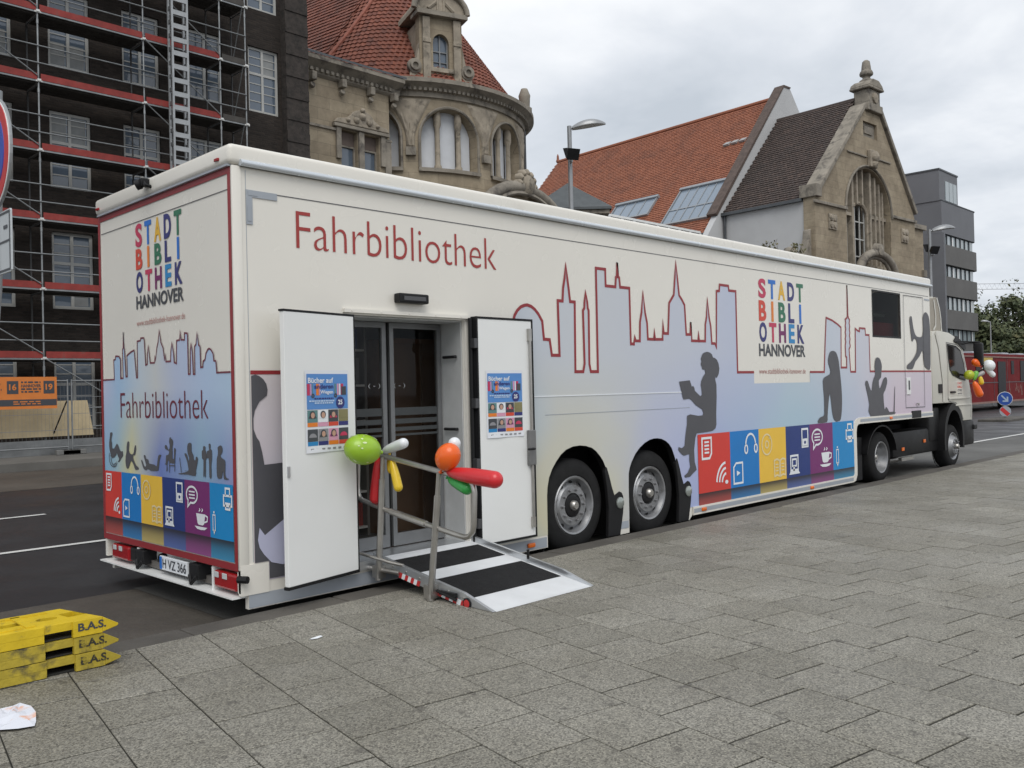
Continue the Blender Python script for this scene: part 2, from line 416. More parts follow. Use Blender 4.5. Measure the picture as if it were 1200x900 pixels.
for i in range(-45, 130):
    u0 = .028+i*PT
    for j in range(-60, 60):
        v0 = -.81+j*PV-(.19 if i % 2 else 0)
        pl = []
        for du, dv in ((0, 0), (PT, 0), (PT, PV), (0, PV)):
            q = UX*(u0+du)+VX*(v0+dv); pl.append((q.x, q.y))
        cx = sum(p[0] for p in pl)/4; cy = sum(p[1] for p in pl)/4
        if cx < -9 or cx > 42 or cy < -13 or cy > .1: continue
        whole = all(p[1] <= -.315 for p in pl)
        if not whole: pl = clip_poly(pl, -.315)
        if len(pl) < 3: continue
        ar = abs(sum(pl[k][0]*pl[(k+1) % len(pl)][1]-pl[(k+1) % len(pl)][0]*pl[k][1] for k in range(len(pl))))/2
        if ar < .004: continue
        d = Vector((cx, cy, .11))-CAMP; zc = d.dot(F_); sx = d.dot(R2)/zc*1048.6 if zc > .1 else 9e9; sy = -d.dot(U2)/zc*1048.6 if zc > .1 else 9e9
        vis = zc > .1 and abs(sx) < 650 and sy < 520
        slabs.append((0 if vis else 1, d.length, pl, whole, cx, cy))
slabs.sort(key=lambda s: s[:2])
hs = PT/2; hv = PV/2; sq = []
for du, dv in ((-hs, -hv), (hs, -hv), (hs, hv), (-hs, hv)):
    q = UX*du+VX*dv; sq.append((q.x, q.y))
whole_me = []
for k in range(5):
    m_ = MB(); m_.add(*slab_geo(sq, 0, tilt=(random.uniform(-.003, .003), random.uniform(-.003, .003)))); whole_me.append(m_.mesh('paving_slab', slab_m))
rest = MB(); cnt = 0
for fl, dd, pl, whole, cx, cy in slabs:
    z = .11+random.uniform(-.0018, .0018)
    if cnt < 298 and not fl:
        cnt += 1
        if whole: inst('paving_slab', random.choice(whole_me), pavo, (cx, cy, z))
        else:
            m_ = MB(); m_.add(*slab_geo([(p[0]-cx, p[1]-cy) for p in pl], 0)); inst('paving_slab', m_.mesh('paving_slab', slab_m), pavo, (cx, cy, z))
    else: rest.add(*slab_geo(pl, z, tilt=(random.uniform(-.003, .003), random.uniform(-.003, .003))))
o = rest.build('paving_slab', slab_far, pavo); o['kind'] = 'stuff'
# ------------------------------------------------------------------ printed graphics materials
def print_mat(name, axis, lo, hi, low, high, z0, z1, lite=(.05, .42)):
    k = NT(name); g = k.n('ShaderNodeNewGeometry'); s = k.n('ShaderNodeSeparateXYZ'); k.l(g.outputs['Position'], s.inputs[0])
    n = k.noise(k.coord('Object'), .9, 2, .5)
    u = k.math('ADD', k.math('DIVIDE', k.math('SUBTRACT', s.outputs[axis], lo), hi-lo), k.math('MULTIPLY', k.math('SUBTRACT', n, .5), .12))
    v = k.math('DIVIDE', k.math('SUBTRACT', k.math('ADD', s.outputs[2], k.math('MULTIPLY', k.math('SUBTRACT', n, .5), .5)), z0), z1-z0, True)
    c = k.mixc(v, k.mixc(lite[0], k.ramp(u, low), (.62, .61, .58)), k.mixc(lite[1], k.ramp(u, high), (.63, .62, .60))); k.l(c, k.b.inputs['Base Color']); k.set('Roughness', .36); return k.m
sideprint = print_mat('side_print', 0, 0, 13.8,
    [(0, (.60, .50, .56)), (.10, (.36, .45, .60)), (.20, (.40, .50, .56)), (.25, (.56, .53, .38)), (.32, (.56, .55, .44)), (.40, (.40, .44, .66)), (.48, (.31, .39, .66)), (.60, (.33, .52, .64)), (.70, (.36, .49, .64)), (.80, (.42, .48, .66)), (.88, (.58, .44, .56)), (1, (.50, .43, .55))],
    [(0, (.62, .54, .56)), (.2, (.40, .48, .60)), (.3, (.47, .52, .60)), (.40, (.43, .49, .64)), (.52, (.36, .44, .68)), (.62, (.36, .50, .64)), (.75, (.46, .53, .68)), (.9, (.6, .52, .62)), (1, (.58, .5, .6))], .6, 2.1)
rearprint = print_mat('rear_print', 1, 2.55, 0,
    [(0, (.20, .42, .66)), (.12, (.36, .50, .55)), (.24, (.62, .58, .30)), (.34, (.44, .48, .50)), (.48, (.15, .21, .50)), (.62, (.22, .31, .54)), (.75, (.25, .40, .54)), (.9, (.22, .31, .52)), (1, (.28, .27, .50))],
    [(0, (.46, .50, .70)), (.14, (.27, .48, .74)), (.3, (.46, .57, .68)), (.45, (.54, .57, .58)), (.6, (.41, .49, .70)), (.8, (.36, .51, .76)), (1, (.36, .54, .74))], 1.15, 1.75, (.0, .22))
def mirror_mat(name, axis, bounds, cols, z0, z1):
    k = NT(name); g = k.n('ShaderNodeNewGeometry'); s = k.n('ShaderNodeSeparateXYZ'); k.l(g.outputs['Position'], s.inputs[0])
    u = k.math('DIVIDE', k.math('SUBTRACT', s.outputs[axis], bounds[0]), bounds[-1]-bounds[0])
    st = [((bounds[i]-bounds[0])/(bounds[-1]-bounds[0]), c) for i, c in enumerate(cols)]
    c = k.ramp(u, st, 'CONSTANT'); v = k.math('DIVIDE', k.math('SUBTRACT', s.outputs[2], z1), z0-z1, True)
    v = k.ramp(v, [(0, (1, 1, 1)), (.5, (.62, .62, .62)), (.85, (.15, .15, .15)), (1, (.04, .04, .04))])
    c = k.mixc(v, (.022, .02, .024), c); k.l(c, k.b.inputs['Base Color']); k.set('Roughness', .3); return k.m
SQ = ['sqred', 'sqblue', 'sqyel', 'sqnavy', 'sqpur', 'sqsky']
SQC = [(.42, .08, .07), (.04, .20, .45), (.5, .4, .15), (.10, .15, .38), (.28, .08, .24), (.05, .26, .45)]

# ------------------------------------------------------------------ the library trailer
TR = thing('semi_trailer', 'long cream library trailer with skyline print, coloured squares and open side doors', 'trailer', (0, 1.27, 0))
arch2 = [(5.84, .10), (5.80, .30), (5.71, .552), (5.66, .70), (5.617, .795), (5.57, .90), (5.523, .99), (5.47, 1.04), (5.407, 1.078), (5.33, 1.105), (5.25, 1.117), (5.17, 1.117), (5.095, 1.107), (5.0, 1.078), (4.904, 1.028), (4.82, .965), (4.75, .882), (4.712, .82), (4.691, .754), (4.685, .6), (4.683, .103)]
arch1 = [(4.50, .10), (4.46, .30), (4.375, .62), (4.33, .75), (4.29, .851), (4.245, .93), (4.195, .986), (4.13, 1.042), (4.065, 1.079), (3.97, 1.105), (3.872, 1.116), (3.76, 1.112), (3.651, 1.085), (3.57, 1.04), (3.494, .973), (3.43, .90), (3.384, .821), (3.358, .73), (3.348, .644), (3.346, .4), (3.345, .126)]
outer = [(0, .42), (0, 3.42), (13.82, 3.42), (13.82, 1.06), (10.66, 1.06), (10.56, 1.03), (10.51, .95), (10.50, .85), (10.50, .25), (10.48, .18), (10.42, .155), (5.93, .155), (5.86, .10)]+arch2+[(4.66, .10), (4.52, .10)]+arch1+[(3.33, .125), (.06, .125), (.06, .25), (0, .25)]
door_h = [(1.0, .30), (2.29, .30), (2.29, 2.36), (1.0, 2.36)]
win_h = [(11.28, 2.45), (12.45, 2.45), (12.45, 3.22), (11.28, 3.22)]
b = MB(); b.prism([outer, door_h, win_h], SY(0), SY(.045)); b.build('side_wall', cream, TR)
b = MB(); b.prism([outer], SY(2.505), SY(2.55)); b.build('side_wall', cream, TR)
b = MB(); b.box(.002, .05, .046, 2.504, .41, 3.42); b.build('rear_wall', cream, TR)
b = MB(); b.box(13.77, 13.818, .046, 2.504, 1.06, 3.42); b.build('front_wall', cream, TR)
b = MB(); b.box(.05, 3.3, .046, 2.504, .24, .30); b.box(3.3, 5.98, .55, 2.0, .24, .30); b.box(5.98, 10.46, .046, 2.504, .24, .30); b.box(10.46, 13.77, .046, 2.504, 1.08, 1.14); b.box(10.40, 10.46, .046, 2.504, .30, 1.14); b.build('floor', mat('vinyl_floor', (.12, .11, .10), .6), TR)
b = MB(); b.box(-.035, 13.86, -.022, 2.572, 3.432, 3.585); b.build('roof', cream, TR, smooth=40, bevel=.04, bseg=4)
b = MB(); b.box(-.03, .0, .02, 2.53, 3.418, 3.432); b.build('roof_lip', lgrey, TR)
b = MB()
b.box(-.006, .07, -.008, .022, .418, 3.425); b.build('corner_profile', cream, TR, smooth=40, bevel=.007)
b = MB(); b.tube([(.05, -.03, 3.445), (13.84, -.03, 3.445)], .026, 10); b.build('awning_rail', mat('rail_white', (.62, .66, .70), .25, .3, var=.03), TR, smooth=50)
b = MB(); b.box(.104, .108, -.0025, -.0005, .47, 3.40); b.build('panel_seam', lgrey, TR)
b = MB(); b.box(.36, 13.75, -.004, -.0005, 3.246, 3.252); b.build('panel_seam', dgrey, TR)
b = MB(); b.prism([[(.104, 3.256), (.366, 3.256), (.366, 3.203), (.157, 3.203), (.157, 2.997), (.104, 2.997)]], SY(-.001), SY(-.008)); b.box(.12, .2, -.011, -.0075, 3.215, 3.245); b.box(.115, .145, -.011, -.0075, 3.02, 3.13); b.build('corner_marking', lgrey, TR)
b = MB(); b.box(1.475, 1.80, -.085, 0, 2.478, 2.56); L = b.build('entrance_lamp', blackp, TR, bevel=.012)
b = MB(); b.box(1.52, 1.76, -.09, -.0855, 2.50, 2.535); b.build('lamp_lens', mat('dim_lens', (.06, .06, .065), .2), L)
b = MB(); b.box(.95, 2.33, -.03, 0, 2.375, 2.405)
for x in (1.02, 1.32, 1.62, 1.92, 2.22): b.lathe([(0, .004), (.008, .003), (.009, 0)], (x, -.03, 2.39), (0, -1, 0), 8)
b.build('door_lintel', cream, TR)
# print fields
def side_print(name, poly, y=-.003, m=None): q = MB(); q.sheet([poly], SY(y)); return q.build(name, m or sideprint, TR)
sky1 = [(2.924, 2.39), (2.945, 2.44), (2.98, 2.485), (3.03, 2.522), (3.08, 2.54), (3.124, 2.547), (3.18, 2.535), (3.23, 2.508), (3.28, 2.465), (3.335, 2.395), (3.354, 2.214), (3.44, 2.211), (3.467, 2.054), (3.585, 2.054), (3.577, 2.614), (3.65, 2.614), (3.664, 2.749), (3.69, 2.85), (3.713, 2.995), (3.733, 2.85), (3.752, 2.732), (3.768, 2.614), (3.841, 2.614), (3.826, 1.887), (3.953, 1.887), (3.978, 1.97), (3.972, 2.532), (3.995, 2.56), (4.0, 2.62), (4.02, 2.727), (4.045, 2.62), (4.05, 2.56), (4.064, 2.537), (4.056, 1.97), (4.077, 1.887), (4.196, 1.887), (4.203, 2.997), (4.36, 2.997), (4.362, 2.818), (4.533, 2.818), (4.545, 2.924), (4.562, 2.93), (4.573, 3.091), (4.586, 2.93), (4.603, 2.924), (4.615, 2.82), (4.782, 2.82), (4.786, 2.196), (4.845, 2.196), (4.862, 2.275), (4.876, 2.233), (4.955, 2.233), (4.966, 2.447), (5.0, 2.56), (5.034, 2.79), (5.066, 2.56), (5.10, 2.44), (5.108, 2.258), (5.228, 2.258), (5.238, 2.363), (5.248, 2.258), (5.398, 2.262), (5.410, 2.476), (5.424, 2.333), (5.51, 2.333), (5.546, 2.695), (5.6, 2.75), (5.646, 2.797), (5.676, 3.0), (5.703, 3.192), (5.728, 3.0), (5.756, 2.797), (5.81, 2.75), (5.865, 2.687), (5.887, 2.333), (5.975, 2.335), (5.990, 2.486), (6.0, 2.26), (6.143, 2.26), (6.155, 2.361), (6.166, 2.26), (6.299, 2.262), (6.312, 2.471), (6.342, 2.56), (6.37, 2.792), (6.40, 2.56), (6.432, 2.449), (6.447, 2.237), (6.52, 2.237), (6.552, 2.19), (6.586, 2.90), (6.650, 2.906), (6.662, 2.985), (6.869, 2.985), (6.88, 2.926), (7.046, 2.926), (7.044, 1.875), (7.46, 1.875)]
zig = [(10.245+.02*((i % 2))-.0+.0027*i, 2.29+.05*i) for i in range(9)]
zig2 = [(10.42-.02*((i % 2)), 2.69-.05*i) for i in range(9)]
sky2 = [(9.05, 1.875), (9.508, 1.875), (9.56, 2.3), (9.615, 2.69), (9.8, 2.66), (9.98, 2.61), (10.11, 2.56), (10.08, 1.942), (10.277, 1.942), (10.285, 2.1), (10.25, 2.12), (10.245, 2.27)]+zig+[(10.335, 2.72), (10.345, 2.76), (10.356, 3.23), (10.367, 2.76), (10.38, 2.72)]+zig2+[(10.415, 2.27), (10.375, 2.23), (10.412, 1.876), (10.592, 1.876), (10.62, 2.56), (10.70, 2.53), (10.775, 2.52), (10.778, 2.572), (10.985, 2.572), (10.994, 2.471), (11.131, 2.471), (11.139, 1.882), (13.80, 1.882)]
lower = [(13.80, 1.145), (10.62, 1.145), (10.53, 1.12), (10.46, 1.03), (10.45, .25), (5.875, .25), (5.845, .30)]
ar2 = [(x, z) for x, z in arch2[1:-1]]; ar1 = [(x, z) for x, z in arch1[1:-2]]
poly = [(2.36, .25), (2.36, 2.39)]+sky1+[(7.46, 1.725), (9.05, 1.725)]+sky2+lower+ar2+[(4.683, .25), (4.48, .25)]+ar1+[(3.345, .25)]
side_print('skyline_print', poly)
side_print('skyline_print', [(.114, 1.872), (.99, 1.872), (.99, .32), (.232, .32), (.232, .46), (.114, .46)])
b = MB(); b.ribbon(sky1, .032, SY(-.0055)); b.ribbon(sky2, .03, SY(-.0055)); b.ribbon([(.112, 1.886), (.995, 1.886)], .03, SY(-.0055)); b.build('skyline_outline', redp, TR)
b = MB(); b.box(3.14, 5.9, -.008, -.0035, 1.634, 1.644); b.build('panel_trim', P['iconw'], TR)
b = MB(); b.box(3.35, 5.92, -.006, -.0035, 1.450, 1.455); b.build('panel_trim', lgrey, TR)
woman = [(6.205, 2.075), (6.227, 2.103), (6.268, 2.121), (6.33, 2.13), (6.391, 2.122), (6.437, 2.1), (6.461, 2.061), (6.503, 2.055), (6.549, 2.033), (6.584, 1.987), (6.602, 1.921), (6.583, 1.855), (6.544, 1.812), (6.518, 1.804), (6.492, 1.827), (6.501, 1.778), (6.524, 1.721), (6.522, 1.564), (6.503, 1.364), (6.501, 1.222), (6.478, 1.174), (6.409, 1.146), (6.285, 1.138), (6.054, 1.131), (6.022, 1.08), (5.989, .937), (5.996, .791), (6.035, .692), (5.946, .651), (5.889, .619), (5.796, .615), (5.764, .639), (5.841, .671), (5.895, .739), (5.881, .824), (5.884, .891), (5.766, .879), (5.705, .912), (5.653, .958), (5.662, .99), (5.728, .972), (5.788, .997), (5.81, 1.115), (5.85, 1.257), (5.853, 1.328), (5.856, 1.354), (5.925, 1.368), (6.092, 1.345), (6.192, 1.347), (6.209, 1.374), (6.186, 1.42), (6.048, 1.477), (5.962, 1.537), (5.919, 1.557), (5.783, 1.552), (5.707, 1.766), (5.933, 1.78), (5.974, 1.7), (5.999, 1.713), (6.028, 1.685), (6.036, 1.652), (6.153, 1.583), (6.189, 1.599), (6.186, 1.655), (6.169, 1.722), (6.181, 1.767), (6.224, 1.823), (6.277, 1.864), (6.268, 1.907), (6.218, 1.912), (6.203, 1.929), (6.209, 1.946), (6.19, 1.957), (6.181, 1.979), (6.197, 2.013), (6.183, 2.041)]
sil2 = [(9.80, 2.195), (9.89, 2.18), (9.948, 2.132), (9.99, 2.05), (10.005, 1.987), (10.05, 1.75), (10.075, 1.514), (10.06, 1.3), (10.013, 1.152), (9.94, 1.125), (9.849, 1.122), (9.77, 1.17), (9.72, 1.30), (9.67, 1.55), (9.61, 1.40), (9.57, 1.205), (9.54, 1.125), (9.264, 1.122), (9.27, 1.17), (9.32, 1.20), (9.40, 1.215), (9.465, 1.25), (9.47, 1.5), (9.445, 1.738), (9.52, 1.80), (9.68, 1.843), (9.69, 1.92), (9.638, 2.0), (9.64, 2.08), (9.70, 2.17)]
sil3 = [(11.40, 2.11), (11.50, 2.10), (11.57, 2.04), (11.595, 1.96), (11.57, 1.87), (11.55, 1.78), (11.46, 1.73), (11.48, 1.60), (11.56, 1.66), (11.64, 1.75), (11.73, 1.785), (11.79, 1.76), (11.79, 1.68), (11.70, 1.56), (11.63, 1.50), (11.66, 1.25), (11.72, 1.29), (11.80, 1.25), (11.86, 1.20), (12.05, 1.20), (12.06, 1.155), (11.10, 1.155), (11.06, 1.35), (11.0, 1.52), (10.928, 1.68), (10.96, 1.73), (11.03, 1.72), (11.10, 1.62), (11.165, 1.57), (11.21, 1.70), (11.26, 1.77), (11.32, 1.83), (11.31, 1.95), (11.34, 2.06)]
sil4 = [(13.56, 2.95), (13.66, 2.94), (13.74, 2.88), (13.78, 2.75), (13.79, 2.45), (13.77, 2.0), (13.72, 1.91), (13.60, 1.925), (13.48, 1.98), (13.43, 2.12), (13.40, 2.26), (13.25, 2.15), (13.05, 2.05), (12.93, 1.93), (12.75, 1.92), (12.66, 1.935), (12.68, 1.99), (12.80, 2.03), (12.95, 2.10), (13.117, 2.22), (13.15, 2.35), (13.12, 2.44), (13.02, 2.46), (12.95, 2.41), (12.91, 2.43), (12.87, 2.6), (12.835, 2.79), (12.88, 2.85), (12.94, 2.84), (12.98, 2.70), (13.04, 2.58), (13.15, 2.50), (13.37, 2.50), (13.43, 2.56), (13.46, 2.68), (13.45, 2.85)]
side_print('silhouette_print', woman, -.0085, dgrey)
for s_ in (sil2, sil3, sil4): side_print('silhouette_print', smooth2(s_, 2), -.0085, dgrey)
side_print('silhouette_print', [(12.03, 1.19), (12.07, 1.19), (12.115, 1.62), (12.10, 1.625)], -.0115, dgrey)
side_print('silhouette_print', [(.116, 1.86), (.15, 1.87), (.184, 1.858), (.215, 1.835), (.24, 1.80), (.25, 1.755), (.243, 1.71), (.18, 1.666), (.14, 1.60), (.127, 1.54), (.127, 1.46), (.15, 1.40), (.173, 1.367), (.195, 1.28), (.21, 1.189), (.55, 1.2), (.9, 1.0), (.9, .33), (.235, .33), (.235, .463), (.116, .463)], -.0085, dgrey)
side_print('paper_print', [(.157, .72), (.20, .66), (.36, .76), (.7, .9), (.7, .44), (.347, .42), (.25, .45), (.19, .516), (.155, .57), (.141, .63)], -.012, flat('pale_lavender_print', (.45, .46, .60)))
# coloured squares and icons (used on the side and on the rear)
def icon_set(parent, cells, z0, z1, mk, sgn):
    """cells: seven bounds left to right as seen; mk(d) maps (a,z) at d in front of the panel"""
    def cell(i):
        a0, a1 = cells[i], cells[i+1]
        return lambda u, v: (a0+(a1-a0)*u, z0+(z1-z0)*v)
    for i, c in enumerate(SQ):
        q = MB(); C = cell(i); q.sheet([[C(0, 0), C(1, 0), C(1, 1), C(0, 1)]], mk(.0085)); sqo = q.build('colour_square', P[c], parent)
        g = MB(); mp0 = mk(.012); h = abs(z1-z0); w = abs(cells[i+1]-cells[i]); lw = .028*h/.72
        mp = lambda u, v, C=C: mp0(*C(u, v))
        def rb(pts, k=1.0, closed=False): g.ribbon([C(*p) for p in pts], lw*k, mp0, closed)
        def fill(*loops): g.sheet([[C(*p) for p in L] for L in loops], mp0)
        if c == 'sqred':
            rb([(.12, .58), (.12, .93), (.40, .93), (.40, .66), (.34, .58)], 1, True)
            for v in (.86, .80, .74, .68): rb([(.19, v), (.33, v)], .8)
            fill(circ(.86, .13, .05, 12, ry=.035))
            for r_ in (.15, .24, .33): rb([(.86+.0+r_*cos(t)*.95, .12+r_*sin(t)*1.05*w/h) for t in [radians(95+i_*8) for i_ in range(11)]], 1.1)
        elif c == 'sqblue':
            rb([(.70+.17*cos(t), .74+.19*sin(t)) for t in [pi*i_/12 for i_ in range(13)]], 1)
            rb(circ(.54, .66, .05, 14, ry=.075), .9, True); rb(circ(.88, .66, .05, 14, ry=.075), .9, True)
            rb([(.10, .07), (.10, .36), (.18, .43), (.40, .43), (.40, .07)], .9, True); fill([(.2, .2), (.2, .3), (.32, .25)])
        elif c == 'sqyel':
            rb(circ(.28, .70, .18, 24, ry=.19), .8, True); rb(circ(.28, .70, .06, 14, ry=.065), .7, True); rb([(.36, .80), (.40, .84)], .7)
            rb([(.54, .08), (.54, .38), (.64, .40), (.73, .37), (.73, .07), (.64, .1)], .9, True); rb([(.76, .07), (.76, .37), (.85, .40), (.95, .38), (.95, .08), (.85, .1)], .9, True)
            for v in (.18, .24, .30): rb([(.58, v), (.69, v)], .6); rb([(.80, v), (.91, v)], .6)
        elif c == 'sqnavy':
            rb([(.66, .57), (.66, .92), (.91, .92), (.91, .57)], 1, True); fill([(.67, .58), (.90, .58), (.90, .73), (.67, .73)], circ(.785, .655, .045, 12, ry=.033))
            rb([(.17, .14), (.17, .42), (.47, .42), (.47, .14)], 1, True); rb([(.24, .22), (.24, .35), (.40, .35), (.40, .22)], .9, True); fill([(.10, .06), (.54, .06), (.49, .12), (.15, .12)]); rb([(.3, .22), (.3, .12)], 1.4)
        elif c == 'sqpur':
            rb(circ(.31, .73, .22, 22, radians(-105), radians(225), ry=.155)+[(.14, .50)], 1, True)
            for v in (.79, .73, .67): rb([(.19, v), (.43, v)], .7)
            fill([(.47, .40), (.83, .40), (.78, .22), (.73, .19), (.57, .19), (.52, .22)]); rb([(.82, .38), (.91, .36), (.90, .28), (.79, .25)], .8)
            fill([(.40, .16), (.90, .16), (.80, .11), (.66, .10), (.50, .11)]); rb([(.58, .44), (.63, .47), (.60, .50)], .6); rb([(.68, .44), (.73, .47), (.70, .50)], .6)
        else:
            rb([(.62, .62), (.62, .80), (.96, .80), (.96, .62)], 1, True); rb([(.70, .80), (.70, .93), (.88, .93), (.88, .80)], 1); rb([(.70, .66), (.70, .56), (.88, .56), (.88, .66)], 1, True)
            rb([(.14, .14), (.14, .42), (.24, .42), (.24, .14)], .6, True); fill([(.15, .14), (.23, .14), (.19, .06)]); rb([(.19, .45), (.19, .49)], 1.2)
        g.build('icon', P['iconw'] if c != 'sqyel' else flat('pale_yellow_print', (.74, .62, .35)), sqo)
SMK = lambda d: SY(-d)
cs = [6.07, 6.805, 7.53, 8.267, 8.98, 9.72, 10.45]
icon_set(TR, cs, .392, 1.114, SMK, 1)
b = MB(); b.sheet([[(6.07, .25), (10.45, .25), (10.45, .392), (6.07, .392)]], SY(-.0085)); b.build('mirror_print', mirror_mat('side_mirror_print', 0, cs, SQC, .392, .22), TR)
# lettering on the side
def lettering(parent, name, s, a0, a1, z0, z1, mp, m, bold=0.0):
    q = MB(); put_text(q, s, a0, a1, z0, z1, mp, bold); return q.build(name, m, parent)
lettering(TR, 'lettering', 'Fahrbibliothek', .53, 2.71, 2.856, 3.148, SY(-.004), redl, -.012)
LC = [['crimson', 'blue', 'yellow', 'navy', 'green'], ['red', 'orange', 'green', 'navy', 'blue'], ['navy', 'crimson', 'purple', 'sky', 'navy']]
def logo(parent, al, cw, lw, rows, mp, hz):
    for r_, wd in enumerate(('STADT', 'BIBLI', 'OTHEK')):
        for c_, ch in enumerate(wd):
            ww = lw*(.30 if ch == 'I' else (.86 if ch in 'LE' else 1)); a = al+cw*(c_+.5)
            s_ = 1 if cw > 0 else -1
            lettering(parent, 'letter', ch, a-s_*ww/2, a+s_*ww/2, rows[r_][0], rows[r_][1], mp, P[LC[r_][c_]], .036 if ch != 'I' else .03)
logo(TR, 7.595, .268, .20, [(2.878, 3.142), (2.568, 2.846), (2.283, 2.552)], SY(-.004), 0)
lettering(TR, 'lettering', 'HANNOVER', 7.61, 8.925, 2.09, 2.262, SY(-.004), P['dark'], .03)
lettering(TR, 'lettering', 'www.stadtbibliothek-hannover.de', 7.60, 8.92, 1.853, 1.925, SY(-.004), P['pinkish'])
# rear face
RR = SX
b = MB(); fr = [(2.55, .44), (2.55, 3.395), (.048, 3.395), (.048, .44)]
b.sheet([[(2.574, .412), (2.574, 3.421), (.024, 3.421), (.024, .412)], [(2.525, .466), (2.525, 3.37), (.07, 3.37), (.07, .466)]], RR(-.0045)); b.build('red_frame', redp, TR)
rsky = [(2.518, 1.892), (2.256, 1.892), (2.263, 2.069), (2.222, 2.076), (2.218, 2.103), (2.135, 2.098), (2.13, 2.082), (2.109, 2.08), (2.113, 1.898), (2.057, 1.898), (2.059, 2.153), (2.045, 2.17), (2.035, 2.312), (2.025, 2.17), (2.016, 2.152), (1.995, 1.911), (1.961, 1.911), (1.964, 2.098), (1.88, 2.125), (1.805, 2.138), (1.768, 1.896), (1.741, 1.896), (1.738, 2.212), (1.67, 2.216), (1.662, 2.236), (1.60, 2.235), (1.59, 2.205), (1.571, 1.998), (1.536, 2.006), (1.532, 2.091), (1.511, 2.163), (1.49, 2.065), (1.478, 2.013), (1.393, 2.012), (1.382, 2.066), (1.372, 2.03), (1.339, 2.142), (1.315, 2.18), (1.288, 2.283), (1.262, 2.18), (1.221, 2.13), (1.199, 2.028), (1.183, 2.075), (1.172, 2.013), (1.084, 2.012), (1.075, 2.094), (1.053, 2.163), (1.023, 2.068), (1.018, 2.0), (.975, 1.99), (.966, 2.175), (.91, 2.178), (.898, 2.252), (.884, 2.178), (.825, 2.173), (.822, 2.229), (.768, 2.223), (.767, 1.897), (.733, 1.897), (.724, 2.088), (.709, 2.138), (.692, 2.075), (.681, 1.894), (.652, 1.894), (.649, 2.113), (.624, 2.128), (.603, 2.217), (.581, 2.12), (.557, 2.108), (.553, 1.943), (.517, 1.945), (.51, 1.989), (.478, 2.0), (.46, 2.05), (.43, 2.077), (.405, 2.084), (.375, 2.072), (.345, 2.042), (.335, 1.987), (.302, 1.983), (.292, 1.894), (.075, 1.892)]
b = MB(); b.sheet([rsky+[(.075, 1.0), (2.518, 1.0)]], RR(-.003)); b.build('skyline_print', rearprint, TR)
b = MB(); b.ribbon(rsky, .014, RR(-.006)); b.build('skyline_outline', mat('dark_red_print', (.16, .03, .05), .4), TR)
b = MB(); b.box(-.003, -.0005, .077, 2.509, 3.252, 3.257); b.build('panel_seam', dgrey, TR)
rcs = [2.512, 2.13, 1.712, 1.282, .868, .44, .073]
icon_set(TR, rcs, .628, 1.05, lambda d: SX(-d), -1)
b = MB(); b.sheet([[(2.512, .475), (.073, .475), (.073, .628), (2.512, .628)]], SX(-.0085)); b.build('mirror_print', mirror_mat('rear_mirror_print', 1, rcs, SQC, .628, .475), TR)
lettering(TR, 'lettering', 'Fahrbibliothek', 2.125, .44, 1.541, 1.765, SX(-.0065), mat('wine_print', (.14, .012, .03), .4), -.012)
logo(TR, 1.765, -.19, .135, [(3.03, 3.235), (2.835, 3.015), (2.63, 2.815)], SX(-.003), 0)
lettering(TR, 'lettering', 'HANNOVER', 1.745, .826, 2.49, 2.607, SX(-.003), P['dark'], .03)
lettering(TR, 'lettering', 'www.stadtbibliothek-hannover.de', 1.745, .811, 2.345, 2.395, SX(-.003), P['pinkish'])
